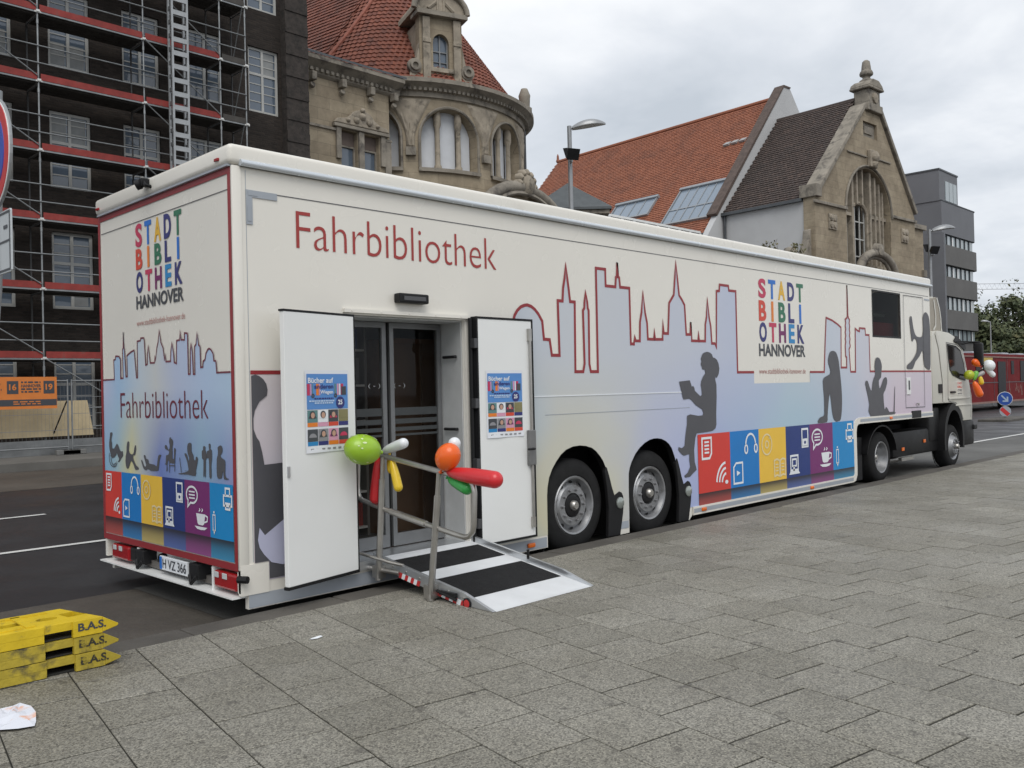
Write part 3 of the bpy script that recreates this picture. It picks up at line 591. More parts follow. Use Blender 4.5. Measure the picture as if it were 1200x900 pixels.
ppl = [[(2.375, 1.403), (2.33, 1.406), (2.325, 1.389), (2.345, 1.358), (2.353, 1.328), (2.338, 1.309), (2.338, 1.264), (2.288, 1.26), (2.229, 1.304), (2.193, 1.288), (2.164, 1.254), (2.129, 1.236), (2.098, 1.241), (2.094, 1.198), (2.132, 1.177), (2.17, 1.146), (2.213, 1.139), (2.181, 1.165), (2.21, 1.194), (2.233, 1.222), (2.26, 1.192), (2.342, 1.169), (2.378, 1.208), (2.401, 1.257), (2.405, 1.307), (2.39, 1.348), (2.382, 1.378)], [(1.992, 1.322), (1.968, 1.332), (1.947, 1.321), (1.957, 1.27), (1.955, 1.243), (1.926, 1.223), (1.88, 1.219), (1.855, 1.239), (1.842, 1.273), (1.824, 1.3), (1.803, 1.296), (1.809, 1.25), (1.834, 1.211), (1.857, 1.215), (1.872, 1.191), (1.837, 1.149), (1.804, 1.122), (1.764, 1.11), (1.759, 1.093), (1.828, 1.085), (1.856, 1.12), (1.912, 1.161), (1.955, 1.116), (1.98, 1.091), (2.015, 1.091), (2.037, 1.132), (2.034, 1.19), (2.014, 1.234), (2.009, 1.278)], [(1.646, 1.213), (1.624, 1.221), (1.608, 1.212), (1.598, 1.192), (1.554, 1.184), (1.544, 1.156), (1.501, 1.149), (1.436, 1.147), (1.389, 1.135), (1.371, 1.177), (1.353, 1.223), (1.321, 1.236), (1.295, 1.23), (1.317, 1.211), (1.334, 1.174), (1.353, 1.109), (1.385, 1.096), (1.504, 1.091), (1.569, 1.104), (1.591, 1.094), (1.624, 1.092), (1.657, 1.105), (1.684, 1.141), (1.702, 1.174), (1.682, 1.174), (1.655, 1.142), (1.629, 1.12), (1.6, 1.131), (1.616, 1.163)], [(1.132, 1.376), (1.115, 1.387), (1.098, 1.375), (1.07, 1.363), (1.068, 1.332), (1.081, 1.302), (1.078, 1.267), (1.083, 1.216), (1.055, 1.212), (1.051, 1.293), (1.028, 1.296), (1.018, 1.284), (1.035, 1.213), (1.045, 1.172), (1.108, 1.172), (1.142, 1.174), (1.158, 1.198), (1.183, 1.152), (1.179, 1.116), (1.197, 1.1), (1.203, 1.105), (1.195, 1.151), (1.23, 1.157), (1.211, 1.171), (1.203, 1.232), (1.162, 1.239), (1.143, 1.27), (1.218, 1.288), (1.219, 1.316), (1.187, 1.317), (1.16, 1.284), (1.136, 1.29), (1.129, 1.321), (1.14, 1.346)], [(0.801, 1.337), (0.763, 1.35), (0.736, 1.338), (0.737, 1.282), (0.708, 1.254), (0.699, 1.22), (0.673, 1.212), (0.667, 1.236), (0.646, 1.242), (0.629, 1.223), (0.643, 1.184), (0.666, 1.135), (0.679, 1.088), (0.801, 1.092), (0.965, 1.089), (0.97, 1.096), (0.909, 1.101), (0.811, 1.118), (0.854, 1.119), (0.859, 1.123), (0.8, 1.124), (0.803, 1.158), (0.823, 1.206), (0.859, 1.249), (0.858, 1.261), (0.831, 1.26), (0.805, 1.231), (0.791, 1.202), (0.779, 1.227), (0.804, 1.261), (0.811, 1.305)], [(0.539, 1.322), (0.518, 1.33), (0.498, 1.321), (0.501, 1.299), (0.49, 1.285), (0.481, 1.247), (0.498, 1.214), (0.503, 1.095), (0.517, 1.092), (0.521, 1.151), (0.529, 1.093), (0.544, 1.097), (0.536, 1.217), (0.559, 1.23), (0.561, 1.288), (0.54, 1.298)], [(0.447, 1.339), (0.432, 1.351), (0.412, 1.342), (0.418, 1.311), (0.394, 1.298), (0.397, 1.227), (0.409, 1.184), (0.408, 1.09), (0.443, 1.091), (0.444, 1.183), (0.452, 1.239), (0.487, 1.233), (0.474, 1.29), (0.444, 1.296), (0.44, 1.31)], [(0.3, 1.324), (0.26, 1.341), (0.232, 1.333), (0.223, 1.303), (0.239, 1.279), (0.259, 1.265), (0.24, 1.247), (0.198, 1.234), (0.184, 1.217), (0.186, 1.175), (0.188, 1.12), (0.166, 1.098), (0.137, 1.095), (0.142, 1.088), (0.213, 1.088), (0.216, 1.146), (0.231, 1.131), (0.247, 1.094), (0.305, 1.088), (0.323, 1.132), (0.318, 1.235), (0.302, 1.263), (0.296, 1.296)]]
ppl_lines = [[(2.401, 1.217), (2.408, 1.177), (2.397, 1.137), (2.371, 1.108), (2.321, 1.091), (2.265, 1.097), (2.235, 1.119), (2.237, 1.143)], [(2.369, 1.198), (2.362, 1.158), (2.345, 1.124), (2.308, 1.105), (2.257, 1.128)], [(1.14, 1.174), (1.143, 1.093)], [(1.038, 1.213), (1.043, 1.107)], [(1.141, 1.151), (1.04, 1.154)], [(0.948, 1.224), (0.922, 1.102)]]
for q_ in ppl:
    b = MB(); b.sheet([smooth2(q_, 2)], RR(-.0065)); b.build('silhouette_print', dgrey, TR)
for q_ in ppl_lines:
    b = MB(); b.ribbon(q_, .009, RR(-.0085)); b.build('silhouette_line', dgrey, TR)
for y in (2.477, .155):
    b = MB(); b.box(-.05, -.034, y-.03, y+.03, 3.472, 3.494); b.build('marker_lamp', redlens, TR, bevel=.004)
b = MB(); b.box(-.10, -.034, 1.35, 1.42, 3.50, 3.56); b.lathe([(.03, 0), (.042, .01), (.042, .05), (.03, .05)], (-.08, 1.40, 3.525), (-.6, .5, -.3), 14); b.tube([(-.03, 1.32, 3.49), (-.08, 1.33, 3.50), (-.08, 1.36, 3.53)], .015, 6); b.build('reversing_camera', blackp, TR, smooth=40)
# underrun bar, lamps, plate
b = MB(); b.box(.10, .14, .03, 2.52, .225, .405); b.box(-.06, .14, .02, 2.53, .213, .225); b.box(.0, .14, .42, .45, .225, .40); b.box(.0, .14, 1.80, 1.84, .225, .40); bum = b.build('rear_bumper', white, TR)
b = MB(); b.box(.0, .23, -.01, .03, .232, .455); b.build('corner_bracket', cream, TR)
for y0, y1 in ((.05, .40), (2.0, 2.38)):
    b = MB(); b.box(-.012, .10, y0, y1, .255, .385); t_ = b.build('tail_light', redlens, TR, bevel=.02); q = MB(); q.box(.0, .10, y0-.05 if y0 < 1 else y0-.13, y0-.004, .265, .385); q.build('lamp_bracket', blackp, TR, bevel=.015)
    for k in (.1, .23): q = MB(); q.box(-.02, -.0135, y0+k+.03, y0+k+.10, .335, .378); q.build('lens', clearlens, t_, bevel=.003)
for y0 in (1.66, .64):
    b = MB(); b.box(-.02, .10, y0, y0+.16, .27, .39); b.tube([(-.02, y0+.02, .30), (-.04, y0+.08, .24), (-.02, y0+.14, .30)], .018, 6); b.build('lamp_housing', blackp, TR, bevel=.015)
b = MB(); b.lathe([(0, .05), (.05, .045), (.06, 0)], (.1, 1.50, .32), (-1, 0, 0), 14); b.build('round_lamp', blackp, TR)
b = MB(); b.box(-.005, .02, .86, 1.37, .268, .382); pl = b.build('number_plate', P['iconw'], TR, bevel=.004)
b = MB(); b.box(-.0075, -.0055, 1.325, 1.366, .272, .378); b.build('plate_band', P['blue'], pl)
b = MB(); put_text(b, 'H VZ 366', 1.31, .875, .286, .365, SX(-.008), .012); b.build('plate_lettering', P['dark'], pl)
b = MB(); b.tube([(-.02, .0, .36), (.02, -.07, .36)], .028, 8); b.build('side_lamp', blackp, TR, smooth=40)
# lower edge trims
def trim(pts, w, y, name, m, mid=None):
    A = MB(); A.ribbon(pts, w, SY(y)); n = len(A.v)//2
    v2 = [(p[0], .0, p[2]) for p in A.v]; A2 = MB(); A2.add(A.v+v2, A.f+[(i, i+1, len(A.v)+i+1, len(A.v)+i) for i in list(range(n-1))+list(range(n, 2*n-1))]); return A2.build(name, m, TR)
tp = [(5.93, .2), (10.40, .2), (10.46, .215), (10.495, .27), (10.50, .34), (10.50, .93), (10.53, 1.04), (10.6, 1.09), (10.68, 1.10), (13.82, 1.10)]
trim(tp, .10, -.012, 'edge_trim', cream)
b = MB(); b.ribbon([(5.95, .2), (10.40, .2)], .05, SY(-.0145)); b.ribbon([(10.70, 1.10), (13.80, 1.10)], .045, SY(-.0145)); b.ribbon([(.062, .183), (3.33, .183)], .10, SY(-.0045)); b.ribbon([(4.52, .2), (4.67, .2)], .08, SY(-.0045)); b.build('reflective_strip', lgrey, TR)
for x, z in ((3.09, .183), (6.16, .20), (9.0, .2), (11.9, 1.10)):
    b = MB(); b.box(x-.05, x+.05, -.03, -.005, z-.022, z+.022); b.build('side_marker', orangel, TR, smooth=40, bevel=.01)
b = MB(); b.box(12.82, 13.23, -.02, .0, 1.06, 1.185); b.build('hatch_recess', blackp, TR)
# far window, hatch
WG = dglass('trailer_window', (.016, .013, .013), .12); WG.node_tree.nodes['Principled BSDF'].inputs['Specular IOR Level'].default_value = .12
b = MB(); b.sheet([win_h], SY(.012)); w_ = b.build('window_pane', glass_w, TR)
b = MB(); b.box(11.2, 12.55, .16, .18, 2.40, 2.72); b.build('red_panel', mat('dull_red', (.16, .012, .016), .9), TR)  # plain red panel added to colour the lower part of the window
b = MB(); b.box(11.2, 12.55, .30, .32, 2.84, 2.90); b.build('green_band', mat('dull_green', (.10, .12, .10), .8), TR)  # plain band added for the grey-green stripe in the window
b = MB(); b.ribbon([(11.29, 2.46), (12.44, 2.46), (12.44, 3.21), (11.29, 3.21)], .03, SY(-.003), True); b.build('window_frame', blackp, TR)
b = MB(); b.ribbon([(12.57, 1.25), (12.575, 3.205), (13.467, 3.208), (13.44, 1.24)], .012, SY(-.0115), True); b.build('hatch_seam', dgrey, TR)
b = MB(); b.box(12.62, 12.79, -.02, -.004, 1.475, 1.77); hh = b.build('hatch_handle', white, TR, bevel=.008); b = MB(); b.box(12.68, 12.73, -.028, -.0205, 1.56, 1.72); b.build('latch', dgrey, hh)
b = MB(); b.tube([(13.1, -.03, 1.27), (13.1, -.03, 1.31), (13.02, -.03, 1.31)], .012, 6); b.build('hatch_lock', alub, TR)
b = MB(); b.box(13.55, 13.80, -.006, -.001, 3.17, 3.2); b.build('corner_marking', lgrey, TR)
# wheels
def wheel(parent, cx, y0, cz, r, w, rr, kind='trailer'):
    b = MB(); h = w
    b.lathe([(rr, .02), (rr+.02, .0), (r-.10, -.004), (r-.05, .012), (r-.018, .03), (r, .06), (r, h-.06), (r-.05, h-.01), (rr, h)], (cx, y0, cz), (0, 1, 0), 48)
    for k in (.12, .19, .26): b.lathe([(r-.008, k-.006), (r+.0015, k-.004), (r+.0015, k+.004), (r-.008, k+.006)], (cx, y0, cz), (0, 1, 0), 48)
    wo = b.build('wheel', rubber, parent, smooth=35)
    b = MB(); o = (cx, y0, cz); s = rr/.30
    if kind == 'trailer':
        b.lathe([(rr+.012, .012), (rr, -.002), (rr-.018*s, .004), (rr-.03*s, .03), (.255*s, .07), (.235*s, .055), (.21*s, .03), (.13*s, .028), (.128*s, .05), (.06, .05)], o, (0, 1, 0), 40)
    elif kind == 'deep':
        b.lathe([(rr+.012, .012), (rr, -.002), (rr-.018, .004), (rr-.03, .05), (.20, .14), (.17, .15), (.06, .15)], o, (0, 1, 0), 40)
    else:
        b.lathe([(rr+.012, .012), (rr, -.002), (rr-.02, .01), (rr-.035, .03), (.20, .0), (.17, -.04), (.12, -.05), (.115, -.03), (.06, -.03)], o, (0, 1, 0), 40)
    b.build('rim', rimm, wo, smooth=35)
    b = MB(); yh = {'trailer': .05, 'deep': .15, 'front': -.03}[kind]
    b.lathe([(0, -.075), (.035, -.075), (.05, -.06), (.056, -.03), (.058, 0)], (cx, y0+yh, cz), (0, 1, 0), 16); b.build('hub', alub, wo, smooth=40)
    if kind == 'trailer':
        b = MB(); b.lathe([(.125*s, 0), (.115*s, -.02), (.085*s, -.03), (.056, -.028)], (cx, y0+.048, cz), (0, 1, 0), 28); b.build('hub_plate', blackp, wo, smooth=40)
    b = MB(); rb_ = .165*s if kind == 'trailer' else .135
    for k in range(10):
        t = 2*pi*k/10; yb = {'trailer': .03, 'deep': .15, 'front': -.045}[kind]
        b.lathe([(0, -.03), (.013, -.028), (.017, 0)], (cx+rb_*cos(t), y0+yb, cz+rb_*sin(t)), (0, 1, 0), 7)
    wn_ = b.build('wheel_nut', mat('nut_steel', (.30, .30, .31), .45, .7) if 'nut_steel' not in bpy.data.materials else bpy.data.materials['nut_steel'], wo); wn_['kind'] = 'stuff'
    if kind == 'trailer':
        b = MB()
        for k in range(10):
            t = 2*pi*(k+.5)/10; q = Vector((cx+.243*cos(t), y0+.058, cz+.243*sin(t))); e1 = Vector((-sin(t), 0, cos(t))); e2 = Vector((cos(t), .35, sin(t)))
            b.add([q+e1*.026*cos(a)+e2*.016*sin(a)+Vector((0, -.006, 0)) for a in [2*pi*i/10 for i in range(10)]], [tuple(range(10))])
        hh_ = b.build('hand_hole', blackm, wo); hh_['kind'] = 'stuff'
for cx in (3.829, 5.153):
    wheel(TR, cx, .05, .49, .49, .38, .30); wheel(TR, cx, 2.12, .49, .49, .38, .30)
for x0, x1, xd in ((3.32, 4.62, 4.508), (4.66, 5.96, 5.835)):
    b = MB(); b.box(x0, x1, .5, .53, .05, 1.3); b.box(x0, x0+.02, .046, .5, .05, 1.3); b.box(x1-.02, x1, .046, .5, .05, 1.3); b.box(x0+.02, x1-.02, .046, .5, 1.26, 1.3); b.build('wheel_well', blackm, TR)
    xa = xd-.30
    b = MB(); b.prism([[(xd+q_[0], q_[1]) for q_ in ((-.222, .862), (-.205, .85), (-.165, .75), (-.125, .63), (-.085, .54), (-.048, .555), (.0, .575), (.04, .56), (.066, .52), (.073, .45), (.058, .33), (0, .10), (-.21, .10), (-.19, .4), (-.21, .62), (-.245, .80))]], SY(-.012), SY(.03)); fl_ = b.build('mud_flap', blackp, TR, bevel=.006)
    b = MB(); b.lathe([(0, -.022), (.05, -.02), (.062, -.012), (.064, .0)], (xd, -.013, .45), (0, 1, 0), 24); b.build('reflector', mat('round_reflector', (.34, .37, .35), .2, .5) if 'round_reflector' not in bpy.data.materials else bpy.data.materials['round_reflector'], fl_, smooth=40)
for ar in (arch1[1:-1], arch2[1:-1]):
    cx_ = sum(p_[0] for p_ in ar)/len(ar); b = MB(); n_ = len(ar); q_ = [(cx_+(x-cx_)*.992, .1+(z-.1)*.996) for x, z in ar]
    b.add([(x, -.006, z) for x, z in q_]+[(x, .07, z) for x, z in q_]+[(cx_+(x-cx_)*1.006, -.006, .1+(z-.1)*1.003) for x, z in q_], [(i, i+1, n_+i+1, n_+i) for i in range(n_-1)]+[(i, 2*n_+i, 2*n_+i+1, i+1) for i in range(n_-1)]); b.build('wheel_arch_edge', blackp, TR)
# ---- doorway
dalu = mat('door_frame_aluminium', (.20, .205, .21), .45, .5)
b = MB(); b.box(1.0, 2.29, -.035, .36, .302, .33); b.box(.985, 2.305, -.03, -.001, .26, .302); b.build('door_sill', alu, TR)
b = MB(); b.box(2.275, 2.289, .046, .345, .33, 2.36); b.box(1.001, 1.015, .046, .345, .33, 2.36); b.box(1.015, 2.275, .046, .345, 2.345, 2.359); b.build('door_reveal', mat('reveal_grey', (.42, .43, .43), .5), TR)
for z in (2.03, 1.36):
    b = MB(); b.tube([(2.262, .10, z), (2.245, .10, z), (2.245, .26, z), (2.262, .26, z)], .014, 8); b.build('grab_handle', blackp, TR, smooth=40)
for k, (x0, x1) in enumerate(((1.02, 1.62), (1.66, 2.26))):
    y = .335
    b = MB(); b.box(x0, x0+.045, y-.02, y+.02, .34, 2.34); b.box(x1-.045, x1, y-.02, y+.02, .34, 2.34); b.box(x0+.045, x1-.045, y-.02, y+.02, .34, .45); b.box(x0+.045, x1-.045, y-.02, y+.02, 2.29, 2.34); gd = b.build('glass_door', dalu, TR)
    b = MB(); b.quad((x0+.045, y, .45), (x1-.045, y, .45), (x1-.045, y, 2.29), (x0+.045, y, 2.29)); b.build('pane', glass_t, gd)
    b = MB(); fm = mat('frosted_band', (.045, .05, .052), .6) if k == 0 else bpy.data.materials['frosted_band']
    for z0, z1 in ((1.505, 1.575), (1.43, 1.475), (1.365, 1.40), (1.32, 1.34)): b.box(x0+.046, x1-.046, y-.006, y-.003, z0, z1)
    b.build('frosted_band', fm, gd)
    b = MB(); xx = x1-.19 if k == 0 else x0+.05; put_text(b, '( - )', xx, xx+.13, 1.75, 1.795, SY(y-.005), .0); b.build('door_marking', mat('door_mark_print', (.30, .31, .31), .6) if k == 0 else bpy.data.materials['door_mark_print'], gd)
b = MB(); b.box(1.62, 1.66, .345, .36, .34, 2.34); b.build('door_seal', blackp, TR)
# right door leaf, folded back against the side
b = MB(); b.box(2.35, 3.065, -.105, -.055, .30, 2.375); rd = b.build('entry_door', white, TR, bevel=.004)
b = MB(); fr = [(2.342, .29), (3.075, .29), (3.075, 2.385), (2.342, 2.385)]; A = MB(); A.prism([[(2.333, .281), (3.083, .281), (3.083, 2.394), (2.333, 2.394)], [(2.351, .301), (3.064, .301), (3.064, 2.374), (2.351, 2.374)]], SY(-.109), SY(-.03)); A.build('door_seal', blackp, rd)
b = MB(); b.tube([(3.02, -.125, .38), (3.02, -.125, 2.30)], .013, 8); b.box(3.0, 3.04, -.135, -.106, .38, .48); b.box(3.0, 3.04, -.135, -.106, 2.18, 2.30); b.build('lock_rod', alub, rd, smooth=40)
b = MB(); b.box(2.965, 3.055, -.15, -.106, .98, 1.32); hd = b.build('lock_case', mat('lock_grey', (.20, .20, .2), .45, .5), rd, bevel=.008); b = MB(); b.tube([(3.0, -.15, 1.14), (3.0, -.18, 1.14), (2.91, -.18, 1.14)], .011, 8); b.build('handle', blackp, hd)
b = MB(); b.tube([(2.315, -.045, .3), (2.315, -.045, 2.38)], .02, 8)
b.build('hinge', blackp, TR, smooth=40)
for z in (.45, 1.0, 1.55, 2.1):
    b = MB(); b.box(2.30, 2.345, -.115, -.04, z, z+.09); b.build('hinge_leaf', mat('hinge_steel', (.10, .10, .105), .45, .6) if 'hinge_steel' not in bpy.data.materials else bpy.data.materials['hinge_steel'], TR, bevel=.006)
# left door leaf, standing 12 degrees off the side
a12 = radians(12); HG = Vector((.995, -.03, 0)); E_ = Vector((-cos(a12), -sin(a12), 0)); N_ = Vector((sin(a12), -cos(a12), 0))
TD = lambda v: HG+E_*v.x+N_*v.y+Vector((0, 0, v.z))
b = MB(); b.box(.01, .76, .005, .05, .285, 2.335, T=TD); ld = b.build('entry_door', white, TR, bevel=.004)
b = MB(); b.box(.0, .765, .0, .052, 2.336, 2.352, T=TD); b.box(.0, .765, .0, .052, .262, .284, T=TD); b.box(-.002, .009, .0, .05, .285, 2.335, T=TD); b.build('door_seal', blackp, ld)
b = MB(); b.box(.735, .757, .051, .062, 1.10, 1.18, T=TD); b.build('latch_plate', alu, ld)
# ---- posters taped to the doors
def poster(label, org, ea, en, w, h, z0):
    """org: lower left corner seen from the front, ea: rightwards, en: towards the viewer"""
    root = thing('poster', label, 'poster', org, 'event posters on the trailer doors')
    def mp(d): return lambda a, b_: org+ea*(a*w)+en*d+Vector((0, 0, b_*h))
    def sh(name, a0, a1, b0, b1, m, d, par): q = MB(); q.sheet([[(a0, b0), (a1, b0), (a1, b1), (a0, b1)]], mp(d)); return q.build(name, m, par)
    q = MB(); n_ = 8; vs = []
    for i in range(n_+1):
        for j in range(n_+1):
            a, b_ = i/n_, j/n_; vs.append(mp(.002+.006*max(0, .12-b_)/.12*(.5+.5*sin(a*7))+.002*sin(a*5+b_*4)*0)(a, b_))
    q.add(vs, [(i*(n_+1)+j, (i+1)*(n_+1)+j, (i+1)*(n_+1)+j+1, i*(n_+1)+j+1) for i in range(n_) for j in range(n_)]); sheet = q.build('sheet', pm['paper'], root)
    sh('blue_field', .035, .975, .525, .955, pm['blue'], .0045, root)
    x = .04
    for a0, a1, c in ((.04, .10, 'crimson'), (.11, .135, 'pink'), (.15, .17, 'teal'), (.24, .30, 'orange'), (.31, .33, 'pink'), (.66, .70, 'teal'), (.72, .76, 'pink'), (.77, .80, 'white'), (.81, .87, 'crimson'), (.82, .93, 'dark')):
        sh('book_spine', a0, a1, .695, .835 if c != 'dark' else .80, pm[c], .006 if c != 'dark' else .0072, root)
    q = MB(); put_text(q, 'Bücher auf', .06, .63, .845, .91, mp(.0075), .02); put_text(q, 'Wegen', .33, .62, .70, .755, mp(.0085), .02); q.build('title', pm['white'], root)
    q = MB(); put_text(q, 'anderen', .20, .63, .775, .83, mp(.0085), .02); q.build('title', pm['navy'], root)
    for cx in (.165, .68): q = MB(); q.sheet([circ(cx, .69, .035, 14, ry=.027), circ(cx, .69, .014, 10, ry=.011)], mp(.0088)); q.build('printed_wheel', pm['dark'], root)
    for bz, a0, a1, m in ((.655, .2, .63, 'navy'), (.625, .08, .66, 'pale'), (.600, .2, .62, 'pale')):
        q = MB(); a = a0
        while a < a1: ww = random.uniform(.02, .06); q.sheet([[(a, bz-.009), (min(a+ww, a1), bz-.009), (min(a+ww, a1), bz+.009), (a, bz+.009)]], mp(.0075)); a += ww+.012
        q.build('small_print', pm[m], root)
    q = MB(); q.sheet([circ(.79, .60, .10, 24, ry=.075)], mp(.0075)); bd = q.build('badge', pm['navy'], root); q = MB(); put_text(q, '25', .735, .835, .575, .635, mp(.009), .03); q.build('badge_number', pm['white'], bd)
    bgs = [('teal', 'orange'), ('white', 'pink'), ('dark', 'red'), ('olive', 'navy'), ('dark', 'sky'), ('grey', 'navy'), ('pink', 'orange'), ('dark', 'red')]
    for k in range(8):
        a0 = .04+.236*(k % 4); b0 = .315 if k < 4 else .085
        ph = sh('photo', a0, a0+.225, b0+.052, b0+.20, pm[bgs[k][0]], .0045, root)
        sh('caption', a0, a0+.225, b0, b0+.05, pm[bgs[k][1]], .0045, root)
        q = MB(); cx = a0+.11; skin = pm['skin'] if k % 4 != 3 else pm['grey']
        q.sheet([circ(cx, b0+.10, .085, 14, 0, pi, ry=.05)], mp(.0062)); q.build('printed_figure', pm[('dark', 'white', 'crimson', 'olive', 'grey', 'dark', 'purple', 'crimson')[k]], ph)
        if k < 3 or k in (5, 6): 
            q = MB(); q.sheet([circ(cx, b0+.145, .062, 14, ry=.046)], mp(.0075)); q.build('printed_hair', pm['dark'], ph)
            q = MB(); q.sheet([circ(cx, b0+.138, .042, 14, ry=.036)], mp(.009)); q.build('printed_face', skin, ph)
    q = MB()
    for k in range(7): a = .1+.125*k; q.sheet([[(a, .03), (a+.07, .03), (a+.07, .052), (a, .052)]], mp(.0055))
    q.build('small_print', pm['grey'], root)
    return root
pm = dict(paper=mat('poster_paper', (.72, .74, .78), .4, var=.03), blue=flat('poster_blue', (.085, .24, .56)), crimson=P['crimson'], pink=flat('pink_print', (.62, .30, .42)), teal=flat('teal_print', (.10, .22, .22)), orange=P['orange'], white=P['iconw'], dark=P['dark'], navy=P['navy'], pale=flat('pale_blue_print', (.45, .58, .75)), red=P['red'], olive=flat('olive_print', (.22, .20, .09)), sky=P['sky'], grey=flat('grey_print', (.25, .25, .27)), purple=P['purple'], skin=flat('skin_print', (.50, .30, .22)))
poster('blue event poster taped to the open left door leaf, beside the green balloon', TD(Vector((.565, .052, 1.262))), -E_, N_, .475, .635, 0)
poster('blue event poster taped to the folded back right door leaf, next to the lock rod', Vector((2.437, -.107, 1.268)), Vector((1, 0, 0)), Vector((0, -1, 0)), .485, .63, 0)
# ---- interior: bookcase and cabinet behind the glass
wood = mat('cabinet_wood', (.26, .15, .09), .5, var=.2, vs=5)
bc = thing('bookcase', 'dark bookcase with rows of books behind the left glass entry door', 'bookcase', (1.0, 1.4, .30))
b = MB(); b.box(.2, 2.05, 1.52, 1.55, .302, 2.45); b.box(.2, .23, 1.2, 1.52, .302, 2.45); b.box(2.02, 2.05, 1.2, 1.52, .302, 2.45); b.build('case', mat('case_grey', (.20, .19, .18), .6), bc)
bkm = [mat('book_%s' % n, c, .6) for n, c in (('red', (.3, .05, .04)), ('blue', (.05, .1, .25)), ('cream', (.45, .4, .3)), ('green', (.06, .16, .08)), ('grey', (.2, .2, .2)), ('ochre', (.4, .25, .06)))]
for z in (.40, .75, 1.10, 1.45, 1.80, 2.15):
    b = MB(); b.box(.23, 2.02, 1.2, 1.52, z-.02, z); b.build('shelf', white, bc)
    x = .26
    while x < 1.98:
        w_ = random.uniform(.025, .05); h_ = random.uniform(.19, .27)
        if random.random() < .9:
            b = MB(); b.box(x, x+w_-.003, 1.25, 1.45, z, z+h_); b.build('book', random.choice(bkm), bc)
        x += w_
cb = thing('cabinet', 'brown wooden cabinet standing behind the right glass entry door', 'cabinet', (2.5, 1.2, .30))
b = MB(); b.box(2.15, 2.9, .95, 1.5, .302, 2.25); b.build('case', wood, cb)
for i in range(2): b = MB(); b.box(2.17+.365*i, 2.52+.365*i, .93, .949, .34, 2.2); b.build('panel', mat('panel_wood', (.20, .125, .08), .5) if i == 0 else bpy.data.materials['panel_wood'], cb)
b = MB(); b.box(.06, 13.7, 1.9, 1.92, 1.15 if 0 else .30, 3.4); b.build('partition', mat('interior_panel', (.40, .36, .31), .7), TR)
# ------------------------------------------------------------------ the tractor unit
TK = thing('tractor_truck', 'white cab tractor truck coupled to the cream library trailer', 'truck', (13.6, 1.25, 0))
cabp = mat('cab_paint', (.56, .545, .49), .35, var=.03)
CY0, CY1 = .10, 2.40
prof = [(14.15, 1.28), (14.15, 2.50), (14.22, 2.63), (14.5, 2.655), (15.05, 2.63), (15.35, 2.57), (15.62, 2.47), (15.80, 2.36), (16.02, 1.95), (16.16, 1.62), (16.26, 1.40), (16.29, 1.15), (16.26, .90), (15.75, .90), (15.66, 1.05), (15.52, 1.18), (15.33, 1.25), (15.1, 1.275)]
b = MB(); b.prism([prof], SY(CY0), SY(CY1)); cab_o = b.build('cab', cabp, TK, smooth=35, bevel=.03, bseg=3)
b = MB(); wp = [(14.945, 2.40), (15.42, 2.365), (15.66, 2.29), (15.82, 2.06), (15.93, 1.80), (15.90, 1.71), (15.576, 1.745), (15.20, 1.82), (15.06, 1.92), (14.995, 2.13)]
b.sheet([wp], SY(.094)); b.build('side_window', WG, TK); b = MB(); b.ribbon(wp, .035, SY(.0925), True); b.build('window_seal', blackp, TK)
b = MB(); b.ribbon([(14.90, 2.44), (14.955, 1.9), (14.93, 1.35), (14.97, 1.30)], .012, SY(.0965)); b.ribbon([(14.97, 1.30), (15.35, 1.27), (15.62, 1.10), (15.74, .93)], .012, SY(.0965)); b.ribbon([(16.20, 1.52), (16.22, 1.25), (16.18, .95)], .012, SY(.0965)); b.ribbon([(14.90, 2.44), (15.46, 2.41), (15.74, 2.33), (15.96, 1.95)], .012, SY(.0965)); b.build('door_seam', dgrey, TK)
b = MB(); b.ribbon([(14.35, 2.62), (14.52, 2.34), (14.68, 1.70), (14.68, 1.30)], .10, SY(.088)); b.build('pillar_trim', cabp, TK)
b = MB(); b.box(14.95, 16.15, .075, .099, 1.335, 1.372); b.box(15.30, 16.2, .08, .099, 1.20, 1.235); b.build('door_rib', cabp, TK, bevel=.008)
b = MB(); b.box(15.05, 15.30, .075, .099, 1.455, 1.495); b.build('door_handle', blackp, TK, bevel=.006)
b = MB(); b.box(14.42, 14.62, .08, .099, 1.47, 1.64); b.build('fuel_flap', blackp, TK, bevel=.02)
lg = MB(); lg.box(15.42, 15.72, .0925, .0985, 1.41, 1.68); l0 = lg.build('door_badge', cream, TK)
b = MB(); put_text(b, 'STADT', 15.44, 15.70, 1.62, 1.67, SY(.0905), .02); put_text(b, 'BIBLI', 15.44, 15.70, 1.55, 1.60, SY(.0905), .02); b.build('badge_lettering', P['red'], l0)
b = MB(); put_text(b, 'OTHEK', 15.44, 15.70, 1.48, 1.53, SY(.0905), .02); put_text(b, 'HANNOVER', 15.44, 15.70, 1.425, 1.46, SY(.0905), .01); b.build('badge_lettering', P['dark'], l0)
b = MB(); b.prism([[(15.45, 2.58), (15.92, 2.42), (15.98, 2.34), (15.90, 2.30), (15.55, 2.42), (15.30, 2.46), (15.30, 2.49)]], SY(.085), SY(2.415)); b.build('sun_visor', blackp, TK)
b = MB(); b.prism([[(14.72, 2.66), (15.1, 2.655), (15.35, 2.60), (15.45, 2.55), (15.30, 2.68), (15.05, 2.75)]], SY(.35), SY(2.15)); b.build('roof_lamp_bar', cabp, TK, bevel=.02)
